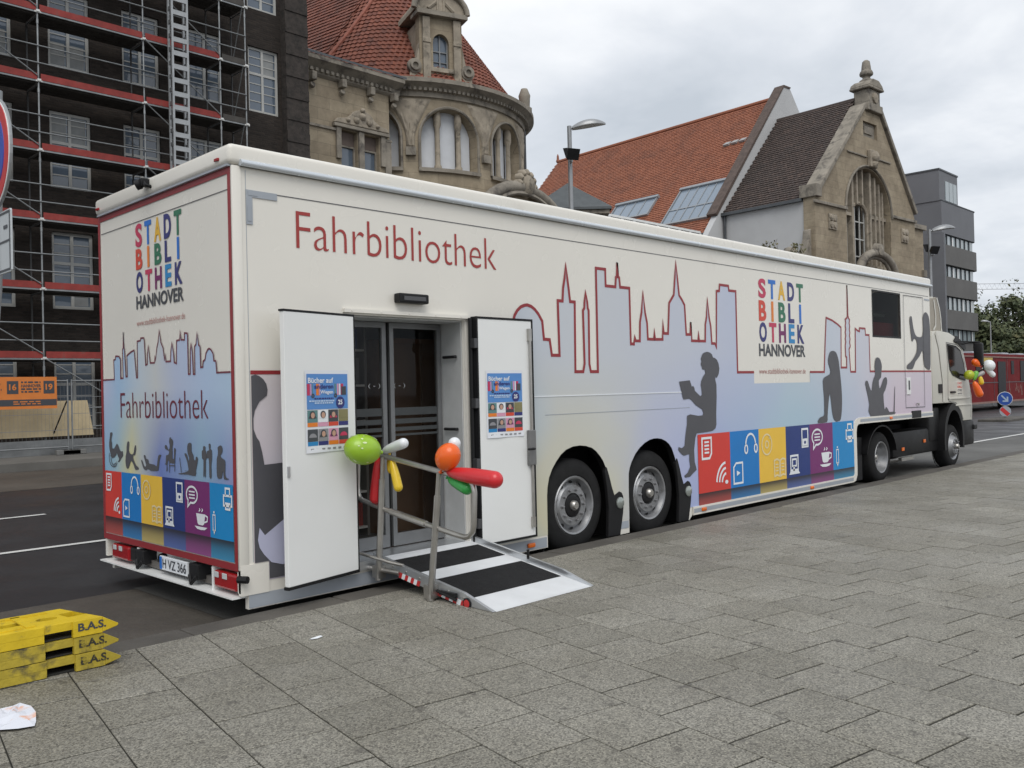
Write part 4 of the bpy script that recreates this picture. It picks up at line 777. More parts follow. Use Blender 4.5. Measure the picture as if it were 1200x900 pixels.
# aerodynamic fairing: two side fins and a curved deflector
finm = mat('fairing_inside', (.30, .27, .22), .5, var=.1)
for y in (.22, 2.24):
    b = MB(); b.prism([[(14.20, 2.64), (14.20, 3.20), (14.45, 3.27), (14.78, 3.32), (14.90, 3.15), (14.98, 2.95), (15.02, 2.66)]], SY(y), SY(y+.04)); b.build('fairing_fin', finm, TK, bevel=.012)
b = MB(); b.ribbon([(14.64, 3.26), (14.72, 2.95), (14.70, 2.76), (14.58, 2.68)], .05, SY(.212)); b.ribbon([(14.80, 3.31), (14.93, 3.10), (14.99, 2.90), (15.0, 2.68)], .045, SY(.212)); b.build('fairing_edge', cabp, TK)
b = MB(); dp = [(14.74, 3.33), (14.95, 3.16), (15.08, 2.95), (15.20, 2.68)]; b.prism([dp+[(x-.04, z-.02) for x, z in reversed(dp)]], SY(.264), SY(2.236)); b.build('deflector', cabp, TK, smooth=50)
# mirrors
b = MB(); b.box(15.80, 15.94, -.26, -.10, 1.99, 2.44); b.build('mirror', blackp, TK, bevel=.035, smooth=40); b = MB(); b.tube([(15.78, .12, 2.42), (15.85, -.05, 2.46), (15.88, -.2, 2.455)], .016, 7); b.tube([(15.80, .12, 1.80), (15.86, -.1, 1.84), (15.9, -.25, 1.90), (15.9, -.25, 2.0)], .02, 7); b.tube([(15.3, .12, 2.46), (15.6, -.02, 2.47), (15.85, -.1, 2.46)], .012, 6); b.build('mirror_arm', blackp, TK, smooth=50)
# lower body
b = MB(); b.box(15.70, 16.34, .09, 2.42, .40, .897); b.box(16.20, 16.40, .12, 2.40, .55, .86); b.build('bumper', blackp, TK, bevel=.04, smooth=40)
b = MB(); b.box(16.26, 16.45, .06, .16, .70, .80); b.build('corner_lamp', blackp, TK, bevel=.02)
fa = [(15.20+.55*cos(t), .55+.71*sin(t)) for t in [radians(-15+210*i/16) for i in range(17)]]; fi = [(15.20+.46*cos(t), .53+.60*sin(t)) for t in [radians(-15+210*i/16) for i in range(17)]]
b = MB(); b.prism([fa+fi[::-1]], SY(.085), SY(.55)); b.build('front_fender', blackp, TK, smooth=40)
b = MB(); b.box(14.72, 15.66, .5, 2.0, .62, 1.26); b.build('engine_bay', blackm, TK)
b = MB(); b.box(12.55, 14.70, .22, .60, .36, .82); b.box(14.2, 14.75, .2, .6, .55, 1.20); b.build('side_tank', blackp, TK, bevel=.05, smooth=40)
b = MB(); b.box(12.75, 13.3, .16, .218, .30, .36); b.tube([(12.55, .4, .30), (13.1, .4, .30)], .05, 10); b.build('step', alub, TK)
for x, z in ((12.95, .50), (13.97, .59)): b = MB(); b.box(x-.05, x+.05, .20, .218, z-.03, z+.03); b.build('side_marker', orangel, TK, bevel=.006)
b = MB(); b.box(10.8, 16.1, .75, .85, .62, .88); b.box(10.8, 16.1, 1.65, 1.75, .62, .88); b.box(11.2, 12.6, .85, 1.65, .88, 1.03); b.build('chassis', blackp, TK)
fa = [(11.9+.62*cos(t), .44+.54*sin(t)) for t in [radians(10+160*i/14) for i in range(15)]]; fi = [(x*.985+11.9*.015, z-.025) for x, z in fa]
b = MB(); b.prism([fa+fi[::-1]], SY(.14), SY(.75)); b.build('rear_fender', blackp, TK, smooth=40)
b = MB(); b.box(10.95, 11.3, .24, .55, .10, .80); b.build('mud_flap', blackp, TK)
b = MB(); b.tube([(10.75, .3, .98), (10.95, .3, .90)], .045, 10); b.build('air_hose', alub, TK)
wheel(TK, 11.9, .16, .43, .43, .50, .262, 'deep'); wheel(TK, 11.9, 1.85, .43, .43, .50, .262, 'deep')
wheel(TK, 15.24, .13, .42, .42, .28, .262, 'front'); wheel(TK, 15.24, 2.10, .42, .42, .28, .262, 'front')

# ------------------------------------------------------------------ wheelchair ramp with handrail
RP = thing('access_ramp', 'folding aluminium access ramp with black grip mats and steel handrail at the trailer doorway', 'ramp', (1.75, -.75, .11))
black_grit = mat('grip_mat', (.012, .012, .013), .85, var=.3, vs=10, bump=.5, bs=160, spec=.3)
ramp_white = mat('ramp_white', (.72, .74, .76), .4, .1, var=.06, vs=4)
XA, XB = 1.225, 2.30; YT, ZT, YB, ZB = .0, .335, -1.40, .115
def rz(y): return ZB+(y-YB)/(YT-YB)*(ZT-ZB)
def slab(x0, x1, y0, y1, t0, t1, mb):   # slanted board between y0 (low) and y1 (high)
    mb.add([(x, y, rz(y)+t) for t in (t0, t1) for (x, y) in ((x0, y0), (x1, y0), (x1, y1), (x0, y1))], [(0, 3, 2, 1), (4, 5, 6, 7), (0, 1, 5, 4), (1, 2, 6, 5), (2, 3, 7, 6), (3, 0, 4, 7)])
b = MB(); slab(XA, XB, YB, YT, -.03, .0, b); b.add([(XA, YB-.0, ZB), (XB, YB, ZB), (XB, YB-.04, .1125), (XA, YB-.04, .1125)], [(0, 1, 2, 3)]); b.build('ramp_plate', ramp_white, RP)
for y0, y1 in ((-1.13, -.675), (-.475, -.13)):
    b = MB(); slab(XA+.03, XB-.03, y0, y1, .0005, .004, b); b.build('grip_mat', black_grit, RP)
for x in (XA, XB):
    b = MB()
    s_ = -1 if x == XA else 1
    xs = sorted((x+s_*.001, x+s_*.028))
    pr = [(YT, rz(YT)-.05), (YT, rz(YT)+.05), (-1.12, rz(-1.12)+.05), (YB-.03, .116), (YB-.03, .112), (-1.1, .115)]
    b.prism([pr], SX(xs[0]), SX(xs[1])); b.build('side_rail', alu, RP, bevel=.003)
    b = MB()
    for k in range(7): b.lathe([(0, .006), (.008, .005), (.009, 0)], (x+s_*.029, -.1-k*.17, rz(-.1-k*.17)+.01), (s_, 0, 0), 7)
    bo = b.build('bolt', alub, RP); bo['kind'] = 'stuff'
b = MB(); b.tube([(XB-.02, -.75, rz(-.75)+.04), (XB-.02, -.75, rz(-.75)+.12)], .012, 8); b.build('locking_pin', blackp, RP)
stripe_red = flat('stripe_red', (.5, .03, .03))
for y0, y1 in ((-.62, -.36), (-1.14, -.84)):
    b = MB(); n = 7; x = XA-.0305
    for k in range(n):
        ya = y0+(y1-y0)*k/n; yb = y0+(y1-y0)*(k+1)/n; sl = .018
        b.quad((x, ya+sl, rz(ya)-.055), (x, yb+sl, rz(yb)-.055), (x, yb-sl*0, rz(yb)-.012), (x, ya-sl*0, rz(ya)-.012), k % 2)
    b.build('warning_stripes', [stripe_red, P['iconw']], RP)
b = MB(); b.box(XA-.055, XA-.029, -1.05, -.87, .165, .195); b.tube([(XA-.05, -1.06, .15), (XA-.05, -.84, .19)], .012, 6); b.build('rubber_buffer', blackp, RP)
b = MB(); b.lathe([(0, -.012), (.03, -.01), (.032, 0)], (XA-.03, -1.16, .135), (1, 0, 0), 16); rr_ = b.build('round_reflector', stripe_red, RP); b = MB(); b.lathe([(.032, -.008), (.042, -.006), (.042, .01)], (XA-.031, -1.16, .135), (1, 0, 0), 16); b.build('reflector_ring', blackp, rr_)
XR = 1.165
def arcpts(cy, cz, r, a0, a1, n=6): return [(XR, cy+r*cos(a0+(a1-a0)*i/n), cz+r*sin(a0+(a1-a0)*i/n)) for i in range(n+1)]
loop = [(XR, .11, 1.235), (XR, -.16, 1.205), (XR, -.905, 1.105), (XR, -1.20, 1.068)]+[(XR, -1.255, 1.055), (XR, -1.288, 1.02), (XR, -1.30, .97)]+[(XR, -1.285, .735), (XR, -1.27, .68), (XR, -1.235, .645), (XR, -1.19, .632), (XR, -1.10, .64)]+[(XR, -.86, .672), (XR, -.21, .765), (XR, .08, .815), (XR, .125, .835), (XR, .146, .875), (XR, .15, .93), (XR, .135, 1.17), (XR, .13, 1.21)]
hr = MB(); hr.tube(loop, .021, 10, True); hr.build('handrail', alub, RP, smooth=50)
hr = MB(); hr.tube([(XR, -.30, .752), (XR, -.74, .690)], .027, 12); hr.build('rail_sleeve', alub, RP, smooth=50)
for p0, p1 in (((XR-.02, -.145, .20), (XR-.02, -.235, 1.19)), ((XR-.02, -.80, .13), (XR-.02, -.93, 1.095))):
    q0, q1 = Vector(p0), Vector(p1); m_ = q0.lerp(q1, .82)
    hr = MB(); hr.tube([q0, m_], .026, 12); hr.tube([m_, q1], .019, 12); hr.box(p0[0]-.02, XA-.03, p0[1]-.03, p0[1]+.06, p0[2], p0[2]+.10); hr.tube([q0-Vector((.0, 0, .015)), q0+Vector((0, 0, .03))], .03, 12); hr.build('post', alub, RP, smooth=50)
hr = MB(); hr.tube([(XR-.1, .02, .40), (XR-.02, -.30, .345), (XR+.02, -.42, .33)], .014, 8); hr.tube([(XR-.03, -.02, .27), (XR+.03, -.36, .26)], .02, 8); hr.build('hinge_rod', alub, RP, smooth=50)

# ------------------------------------------------------------------ balloons
def balm(name, c, r=.3):
    k = NT(name); k.set('Base Color', (*c, 1)); k.set('Roughness', r); k.set('Subsurface Weight', .25); k.set('Subsurface Radius', (.05, .05, .05)); k.set('Coat Weight', .12); k.set('Coat Roughness', .15); return k.m
BM = dict(lime=balm('lime_rubber', (.30, .50, .03)), white=balm('white_rubber', (.74, .76, .78)), red=balm('red_rubber', (.60, .022, .03)), yellow=balm('yellow_rubber', (.70, .48, .02)), orange=balm('orange_rubber', (.80, .13, .012)), green=balm('green_rubber', (.03, .32, .06)), ylime=balm('yellow_green_rubber', (.42, .48, .03)), grey=balm('grey_rubber', (.35, .33, .33)), lgreen=balm('light_green_rubber', (.18, .46, .08)))
def balloon(label, knot, tip, r, m, long=False, group='balloons tied to the ramp handrail', cat='balloon', dots=False):
    K, T = Vector(knot), Vector(tip); L = (T-K).length; ax = (T-K)/L
    t = thing('balloon', label, cat, K, group)
    if long: pr = [(0, L)]+[(r*sin(a), L-r+r*cos(a)) for a in [radians(10*i) for i in range(1, 10)]]+[(r, L*.72), (r*.95, L*.5), (r*.84, L*.3), (r*.68, L*.16), (r*.45, L*.07), (r*.22, L*.025), (.012, .012), (.006, .0), (.014, -.015), (0, -.016)]
    else:
        pr = [(0, L)]
        for i in range(1, 17):
            a = pi*i/16; h = L-(1-cos(a))/2*(L-.02); pr.append((max(r*sin(a)**(.92 if a < pi/2 else 1.08), .007), h))
        pr += [(.006, .008), (.016, -.012), (0, -.013)]
    b = MB(); b.lathe(pr, K, ax, 28); o = b.build('skin', m, t, smooth=70)
    if dots:
        u = ax.cross(Vector((0, 0, 1))).normalized(); w = ax.cross(u); b = MB(); C0 = K+ax*(L*.56)
        for i in range(34):
            ph = random.uniform(0, 2*pi); al = random.uniform(.5, 2.3); pts = []
            sa = random.uniform(.05, .13); sb = random.uniform(.03, .08)
            for k in range(8):
                a_ = al+sa*cos(2*pi*k/8); p_ = ph+sb*sin(2*pi*k/8)/max(.3, sin(al)); rr = (r*sin(a_)**(.92 if a_ < pi/2 else 1.08))+.003; h = L-(1-cos(a_))/2*(L-.02); pts.append(K+ax*(h+.003*cos(a_))+(u*cos(p_)+w*sin(p_))*rr)
            b.add(pts, [tuple(range(8))])
        q = b.build('printed_dots', balm('pale_lime_print', (.66, .76, .42)), t); q['kind'] = 'stuff'
    return t
x = 1.165
balloon('round lime green balloon with pale print at the top end of the handrail', (1.102, -.265, 1.233), (.765, -.283, 1.296), .121, BM['lime'], dots=True)
balloon('long white balloon above the handrail, right of the lime green balloon', (x, -.207, 1.235), (x-.01, -.532, 1.318), .042, BM['white'], True)
balloon('long red balloon hanging straight down below the lime green balloon', (x, -.165, 1.21), (x, -.093, .80), .051, BM['red'], True)
balloon('short yellow balloon half hidden behind the upper end of the rail post', (x+.05, -.235, 1.20), (x+.05, -.26, 1.05), .034, BM['yellow'], True)
balloon('long yellow balloon hanging right of the rear handrail post', (x, -.325, 1.18), (x, -.415, .92), .037, BM['yellow'], True)
balloon('round orange balloon on the handrail near its lower end', (x-.03, -.965, 1.11), (x-.02, -1.105, 1.31), .094, BM['orange'])
balloon('long white balloon standing up behind the round orange balloon', (x+.06, -.945, 1.11), (x+.07, -1.03, 1.36), .048, BM['white'], True)
balloon('long red balloon pointing right from the handrail towards the right door', (x, -.99, 1.105), (x, -1.575, 1.07), .062, BM['red'], True)
balloon('green balloon hanging under the red one at the lower end of the handrail', (x+.02, -.99, 1.055), (x+.02, -1.24, .975), .046, BM['green'], True)
G2 = 'balloons tied to the truck mirror'
balloon('round yellow green balloon beside the cab window of the truck', (15.76, -.10, 1.72), (15.66, .0, 1.87), .10, BM['ylime'], group=G2)
balloon('light green balloon right of the yellow green one below the cab window', (15.76, -.11, 1.69), (15.82, -.15, 1.88), .05, BM['lgreen'], True, G2)
balloon('long orange balloon hanging down beside the cab door', (15.76, -.11, 1.68), (15.86, -.20, 1.36), .075, BM['orange'], True, G2)
balloon('round white balloon right of the truck mirror', (15.89, -.24, 1.93), (16.06, -.40, 2.02), .115, BM['white'], group=G2)
balloon('long white balloon pointing down right from the round white one', (15.92, -.28, 1.95), (16.06, -.40, 1.76), .055, BM['white'], True, G2)
balloon('small orange balloon above the others in front of the mirror arm', (15.84, -.2, 1.97), (15.74, -.10, 2.10), .07, BM['orange'], True, G2)
balloon('small grey balloon below the truck mirror', (15.80, -.15, 1.77), (15.92, -.26, 1.86), .045, BM['grey'], True, G2)
balloon('small yellow balloon hanging behind the orange one at the truck cab', (15.85, -.20, 1.78), (15.87, -.22, 1.60), .05, BM['yellow'], True, G2)

# ------------------------------------------------------------------ yellow sign foot plates
yel = mat('worn_yellow_plastic', (.62, .44, .012), .55, var=.12, vs=6, bump=.3, bs=30, dirt=((.10, .085, .04), 7, .60))
yel2 = mat('dirty_yellow_plastic', (.42, .32, .03), .65, var=.22, vs=5, bump=.4, bs=30, dirt=((.06, .055, .035), 5, .52))
under = mat('black_rubber_foot', (.02, .02, .018), .9, var=.3, vs=8)
worn_black = mat('worn_stencil', (.03, .028, .02), .8, dirt=((.36, .28, .03), 26, .50))
def foot_plate(label, dx, dy, z, rot, m, tm):
    t = thing('sign_foot_plate', label, 'foot plate', (-1.095+dx, -.545+dy, z), 'stack of yellow sign foot plates'); t.rotation_euler = (0, 0, rot)
    H = .098; D = .42; L = .84; X1 = -.095; X2 = -.20
    outl = [(X1, 0), (-.262, 0), (-.262, .014), (-.42, .014), (-.42, 0), (-L+.1, 0), (-L, .05), (-L, D-.05), (-L+.1, D), (-.42, D), (-.42, D-.014), (-.30, D-.014), (-.30, D), (X2, D)]
    holes = [circ(-.345, .20, .06, 16, ry=.045), [(-.24, .15), (-.26, .27), (-.17, .29), (-.13, .15)], [(-.62, .16), (-.62, .24), (-.48, .24), (-.48, .16)]]
    b = MB(); b.prism([outl]+holes, lambda a, c: Vector((a, c, .050)), lambda a, c: Vector((a, c, H))); b.build('body', m, t, bevel=.006, local=True)
    b = MB(); b.add([(X1+.001, 0, H-.001), (X2+.001, D, H-.001), (-.135, D, .052), (0, 0, .04), (X1+.001, 0, .006), (X2+.001, D, .03), (-.135, D, .03), (-.004, .004, .026)], [(0, 3, 2, 1), (4, 5, 6, 7), (0, 4, 7, 3), (3, 7, 6, 2), (2, 6, 5, 1), (1, 5, 4, 0)]); b.build('wedge_end', m, t, bevel=.004, local=True)
    for x0, x1, y0, y1 in ((-.262, X1-.001, .0005, .03), (-L+.1, -.42, .0005, .03), (-.262, X2, D-.03, D-.001), (-L+.1, -.42, D-.03, D-.001)):
        b = MB(); b.box(x0, x1, y0, y1, .004, .0498); b.build('skirt', m, t, local=True)
    b = MB(); b.box(-L+.02, X1, .031, D-.04, .004, .012); b.build('rubber_sole', under, t, local=True)
    b = MB(); put_text(b, 'B.A.S.', -.235, -.075, .034, .082, lambda a, c: Vector((a, -.0015, c)), .03); b.build('stencil', tm, t, local=True)
    for x0, x1, y0, y1 in ((-.50, -.45, .05, .36), (-.75, -.52, .05, .09), (-.70, -.30, D-.08, D-.04)):
        b = MB(); b.box(x0, x1, y0, y1, H+.0005, H+.008); b.build('rib', m, t, local=True)
    return t
foot_plate('lowest yellow sign foot plate of the stack, dirty, resting on the pavement', .005, -.01, .1125, radians(-1), yel2, worn_black)
foot_plate('middle yellow sign foot plate of the stack with faded lettering', .0, .005, .2115, radians(.6), yel2, worn_black)
foot_plate('topmost bright yellow sign foot plate of the stack', -.005, -.004, .3105, radians(-.4), yel, P['dark'])

# ------------------------------------------------------------------ litter
pw = NT('crumpled_paper'); cc_ = pw.coord(); pw.l(pw.ramp(pw.noise(cc_, 9, 3), [(.55, (.66, .68, .74)), (.66, (.70, .34, .18))]), pw.b.inputs['Base Color']); pw.set('Roughness', .8)
def paper(label, cx, cy, pts, amp, m, cat):
    t = thing('litter', label, cat, (cx, cy, .112)); rnd = random.Random(3); k = len(pts); vs = [(cx, cy, .116+amp)]; fs = []
    for r in (.5, 1.0):
        for p in pts: vs.append((cx+p[0]*r+rnd.uniform(-.01, .01)*amp*20, cy+p[1]*r, .1145+amp*rnd.uniform(0, 1.0 if r < 1 else .7)))
    for i in range(k): fs.append((0, 1+i, 1+(i+1) % k)); fs.append((1+i, 1+k+i, 1+k+(i+1) % k)); fs.append((1+i, 1+k+(i+1) % k, 1+(i+1) % k))
    b = MB(); b.add(vs, fs); b.build('sheet', m, t); return t
paper('crumpled white paper napkin with an orange smear on the pavement', -1.84, -1.13, [(-.12, .04), (-.08, .16), (-.02, .20), (.03, .17), (.07, .19), (.10, .10), (.085, -.02), (.05, -.12), (.03, -.19), (-.05, -.18), (-.14, -.10)], .028, pw.m, 'paper')
paper('small torn white paper scrap on the paving slabs', -.02, -1.02, [(-.05, .0), (-.01, .02), (.05, .018), (.045, -.012), (0, -.02), (-.04, -.018)], .006, P['iconw'], 'paper')
# ------------------------------------------------------------------ dark brick office house behind the scaffold
winwhite = mat("window_white", (.44, .44, .42), .5, var=.08)
DB = thing('brick_building', 'tall dark brick building with white sash windows behind the scaffold', 'building', (4, 26, .2))
wy = 22.8; wx = [6.22+2.225*k for k in range(-7, 4)]; fz = [11.92-3.7*k for k in (3, 2, 1, 0, -1, -2)]
holes = [[(x, z), (x+1.22, z), (x+1.22, z+2.35), (x, z+2.35)] for x in wx for z in fz]
b = MB(); b.prism([[(-12, .2), (15.1, .2), (15.1, 25), (-12, 25)]]+holes, SY(wy), SY(wy+.35)); b.build('wall', klinker, DB)
b = MB(); b.box(15.05, 15.1, wy+.35, 34, .2, 25); b.box(-12, 15.05, wy+1.2, wy+1.25, .2, 25); b.build('inner_wall', klinker, DB)
b = MB()
for k in range(62): 
    z = .2+k*.4; b.box(14.22, 15.16, wy-.34-.03*(k % 2), wy-.0005, z, z+.393)
b.build('pilaster', mat('rough_clinker', (.040, .033, .029), .9, var=.35, vs=6, bump=.9, bs=24, dirt=((.02, .018, .016), 4, .5)), DB)
wf = MB(); W_, H_ = 1.22, 2.35
for x0, x1 in ((0, .09), (.565, .655), (1.13, 1.22)): wf.box(x0, x1, .0, .09, 0, H_)
for z0, z1 in ((0, .10), (1.36, 1.45), (2.26, 2.35)): wf.box(.09, .565, .004, .086, z0, z1); wf.box(.655, 1.13, .004, .086, z0, z1)
for z in (.42, .74, 1.05, 1.72, 2.0): wf.box(.09, .565, .02, .06, z-.016, z+.016); wf.box(.655, 1.13, .02, .06, z-.016, z+.016)
wf.box(-.05, 1.27, -.06, .0, -.07, -.002)
wfm = wf.mesh('window', winwhite); pn = MB(); pn.quad((0, .04, .09), (.5, .04, .09), (.5, .04, 2.27), (0, .04, 2.27)); pnm = pn.mesh('pane', glass_s)
cur = MB(); cur.box(.03, .45, .0365, .0385, .02, .7); cum = cur.mesh('reflection_curtain', mat('reflection_curtain', (.27, .28, .28), .9))  # pale half-height curtains, also standing in for sky reflections on the panes
cur = MB(); cur.box(.03, .45, .0365, .0385, .3, 1.13); cum2 = cur.mesh('reflection_curtain', bpy.data.materials['reflection_curtain'])
for x in wx:
    for z in fz:
        w_ = inst('window', wfm, DB, (x-4, wy+.10-26, z-.2))
        inst('pane', pnm, w_, (.08, 0, 0)); inst('pane', pnm, w_, (.65, 0, 0))
        for q_, dx in ((random.random(), 0), (random.random(), .57)):
            if q_ < .45: inst('reflection_curtain', cum2 if q_ < .2 else cum, w_, (.06+dx, -.0, .1 if q_ >= .2 else 1.1))

# ------------------------------------------------------------------ scaffold
SCF = thing('scaffold', 'steel scaffold with red toe boards in front of the dark brick building', 'scaffold', (3, 22, .2))
scred = mat('red_toe_board', (.24, .03, .024), .7, var=.25, vs=3, dirt=((.14, .06, .05), 3, .6))
scwood = mat('dark_deck', (.055, .05, .045), .8, var=.2)
bx = [-6.73, -3.66, -.59, 2.48, 5.55, 8.62, 11.19, 12.12]; sy = 21.6; sd_ = .95; lv = [2.96+2.005*k for k in range(8)]
offS = Vector((-3, -22, -.2))
def sinst(name, me, x, y, z): return inst(name, me, SCF, Vector((x, y, z))+offS)
pm_ = MB(); pm_.tube([(0, 0, 0), (0, 0, 18.2)], .027, 8)
for k in range(9): pm_.tube([(0, 0, .4+2.005*k), (0, 0, .52+2.005*k)], .036, 8)
pme = pm_.mesh('pole', galv, smooth=50)
pme_d = pme.copy(); pme_d.materials.clear(); pme_d.materials.append(mat('shaded_steel', (.07, .07, .07), .6, .4))  # rear poles: same steel darkened, their shade put into the colour
for i, x in enumerate(bx):
    sinst('pole', pme, x, sy, .2); sinst('pole', pme_d, x, sy+sd_, .2)
cl = MB(); cl.box(-.09, .09, -.06, -.03, -.05, .02); cl.box(-.05, .05, -.09, .0, -.03, .03); clm = cl.mesh('clamp', mat('pale_steel', (.62, .62, .6), .5, .4))
for i in range(len(bx)-1):
    Lb = bx[i+1]-bx[i]
    r_ = MB(); r_.tube([(0, 0, 0), (Lb, 0, 0)], .020, 7); rme = r_.mesh('guard_rail', galv, smooth=50)
    t_ = MB(); t_.box(.05, Lb-.05, -.03, .0, 0, .19); tme = t_.mesh('toe_board', scred if i < 6 else scwood)
    e_ = MB(); e_.box(.02, Lb-.02, -.045, .0, -.05, -.004); eme = e_.mesh('deck_edge', galv)
    d_ = MB(); d_.box(.03, Lb-.03, 0, .29, -.045, 0)
    for q in (.06, .15, .24): d_.box(.03, Lb-.03, q-.012, q+.012, -.075, -.0455)
    dme = d_.mesh('deck_board', scwood)
    br = MB(); br.tube([(0.03, -.05, 1.98), (Lb-.05, -.05, .12)], .019, 6); bme = br.mesh('brace', galv, smooth=50)
    b2 = MB(); b2.tube([(Lb-.10, -.02, 1.95), (Lb-.02, sd_, .1)], .019, 6); b2m = b2.mesh('brace', galv, smooth=50)
    for k, z in enumerate(lv):
        sinst('toe_board', tme, bx[i], sy-.035, z); sinst('deck_edge', eme, bx[i], sy-.005, z)
        for q in range(3): sinst('deck_board', dme, bx[i], sy+.04+.31*q, z-.006)
        for h in (.50, 1.0): sinst('guard_rail', rme, bx[i], sy-.045, z+h)
        if Lb > 2 and i in (0, 3, 5): sinst('brace', bme, bx[i], sy-.03, z)
        if i == 6: sinst('brace', b2m, bx[i], sy, z)
        sinst('clamp', clm, bx[i+1], sy, z)
    sinst('guard_rail', rme, bx[i], sy-.045, .95); sinst('guard_rail', rme, bx[i], sy-.045, 1.5)
    if Lb > 2: sinst('brace', bme, bx[i], sy-.03, .95)
cb_ = MB(); cb_.tube([(0, 0, 0), (0, sd_, 0)], .022, 7); cbm = cb_.mesh('transom', galv, smooth=50)
for x in bx:
    for z in lv: sinst('transom', cbm, x, sy, z-.10); 
# material hoist mast standing in front of the scaffold
malu = mat('mast_aluminium', (.36, .375, .385), .5, .4, var=.15)
HM = thing('hoist_mast', 'bright aluminium lattice hoist mast rising in front of the scaffold', 'hoist mast', (9.55, 21.2, .2))
b = MB()
for x, y in ((9.31, 21.05), (9.80, 21.05), (9.31, 21.30), (9.80, 21.30)): b.box(x-.03, x+.03, y-.03, y+.03, .2, 18.6)
b.build('mast_rail', malu, HM)
rg = MB(); rg.box(-.215, .215, -.03, .03, -.075, .075); rgm = rg.mesh('rung', malu)
sg = MB(); sg.box(-.02, .02, -.095, .095, -.06, .06); sgm = sg.mesh('rung', galv)
for k in range(42): inst('rung', rgm, HM, (.005, -.15, .35+.43*k)); inst('rung', sgm, HM, (-.24, -.025, .5+.43*k)); inst('rung', sgm, HM, (.25, -.025, .5+.43*k))

# ------------------------------------------------------------------ construction fence, banner, plywood
def fence(x0, x1, y, label):
    t = thing('construction_fence', label, 'fence', ((x0+x1)/2, y, .2), 'construction fence panels along the scaffold')
    b = MB()
    for x in (x0+.03, x1-.03): b.tube([(x, y, .22), (x, y, 2.32)], .024, 8)
    for z in (.42, 2.28): b.tube([(x0+.03, y, z), (x1-.03, y, z)], .022, 8)
    b.build('frame', galv, t, smooth=50)
    b = MB(); n = int((x1-x0)/.1)
    for i in range(1, n): b.box(x0+i*.1-.002, x0+i*.1+.002, y-.002, y+.002, .42, 2.28)
    for z in (.9, 1.35, 1.82): b.box(x0+.03, x1-.03, y-.006, y-.0025, z-.006, z+.006)
    q = b.build('wire_mesh', galv, t); q['kind'] = 'stuff'
    for x in (x0+.05, x1-.05):
        b = MB(); b.box(x-.32, x+.32, y-.12, y+.12, .202, .34); b.build('foot_block', mat('concrete_foot', (.16, .16, .155), .9) if 'concrete_foot' not in bpy.data.materials else bpy.data.materials['concrete_foot'], t, bevel=.02)
    b = MB(); b.tube([(x1-.35, y+.9, .22), (x1-.05, y+.03, 1.7)], .02, 6); b.build('brace', blackp, t)
fence(2.33, 5.85, 20.55, 'mesh construction fence panel carrying the orange banner')
fence(5.90, 9.4, 20.55, 'mesh construction fence panel right of the orange banner, behind the trailer corner')
fence(-1.25, 2.27, 20.55, 'mesh construction fence panel at the left edge of the scaffold')
b = MB(); b.box(-4, 9, 20.9, 21.0, .2, .62); o = tag(b.build('barrier_board', galv), 'long grey barrier board along the foot of the fence', 'barrier')
BN = thing('banner', 'orange event banner with black date boxes tied to the construction fence', 'banner', (3.6, 20.45, 1.6))
ors = mat('orange_banner', (.62, .19, .035), .55, var=.08); bk = P['dark']
bxa, bxb, bz0, bz1 = 2.42, 5.51, 1.517, 2.39
b = MB(); b.box(bxa, bxb, 20.46, 20.475, bz0, bz1); b.build('sheet', ors, BN)
b = MB(); b.sheet([[(bxa+.01, 1.60), (bxb-.01, 1.60), (bxb-.01, 1.775), (bxa+.01, 1.775)]], SY(20.456)); b.build('black_band', bk, BN)
for x0, n_ in ((5.165, '19'), (4.25, '16')):
    b = MB(); b.sheet([[(x0, 1.93), (x0+.28, 1.93), (x0+.28, 2.28), (x0, 2.28)]], SY(20.456)); q = b.build('date_box', bk, BN); b = MB(); put_text(b, n_, x0+.05, x0+.23, 2.03, 2.20, SY(20.452), .03); b.build('date', ors, q)
b = MB(); put_text(b, 'HANNOVER', 4.60, 5.10, 2.105, 2.19, SY(20.455), .03)
for z, a0, a1 in ((2.245, 4.60, 5.09), (2.06, 4.6, 5.1), (1.985, 4.6, 5.08), (2.2, 3.2, 4.1), (2.05, 3.3, 4.12)):
    x = a0
    while x < a1: w_ = random.uniform(.05, .14); b.sheet([[(x, z-.022), (min(x+w_, a1), z-.022), (min(x+w_, a1), z+.022), (x, z+.022)]], SY(20.455)); x += w_+.03
b.build('lettering', bk, BN)
b = MB()
for z in (1.715, 1.655): 
    x = 4.4
    while x < 5.1: w_ = random.uniform(.08, .25); b.sheet([[(x, z-.014), (x+w_, z-.014), (x+w_, z+.014), (x, z+.014)]], SY(20.453)); x += w_+.04
b.build('small_print', ors, BN)
plyw = mat('plywood', (.42, .34, .21), .75, var=.14, vs=2)
PY = thing('plywood_sheet', 'pale plywood sheets leaning behind the construction fence', 'plywood', (4.5, 21.1, .62))
for x0, x1 in ((2.9, 4.3), (4.305, 5.60), (5.605, 6.62)):
    b = MB(); b.add([(x0, 21.08, .71), (x1+(.09 if x1 > 6 else 0), 21.08, .71), (x1, 21.3, 1.72), (x0, 21.3, 1.72)]+[(x0, 21.10, .71), (x1+(.09 if x1 > 6 else 0), 21.10, .71), (x1, 21.32, 1.72), (x0, 21.32, 1.72)], [(0, 1, 2, 3), (4, 7, 6, 5), (0, 4, 5, 1), (1, 5, 6, 2), (2, 6, 7, 3), (3, 7, 4, 0)]); b.build('panel', plyw, PY)

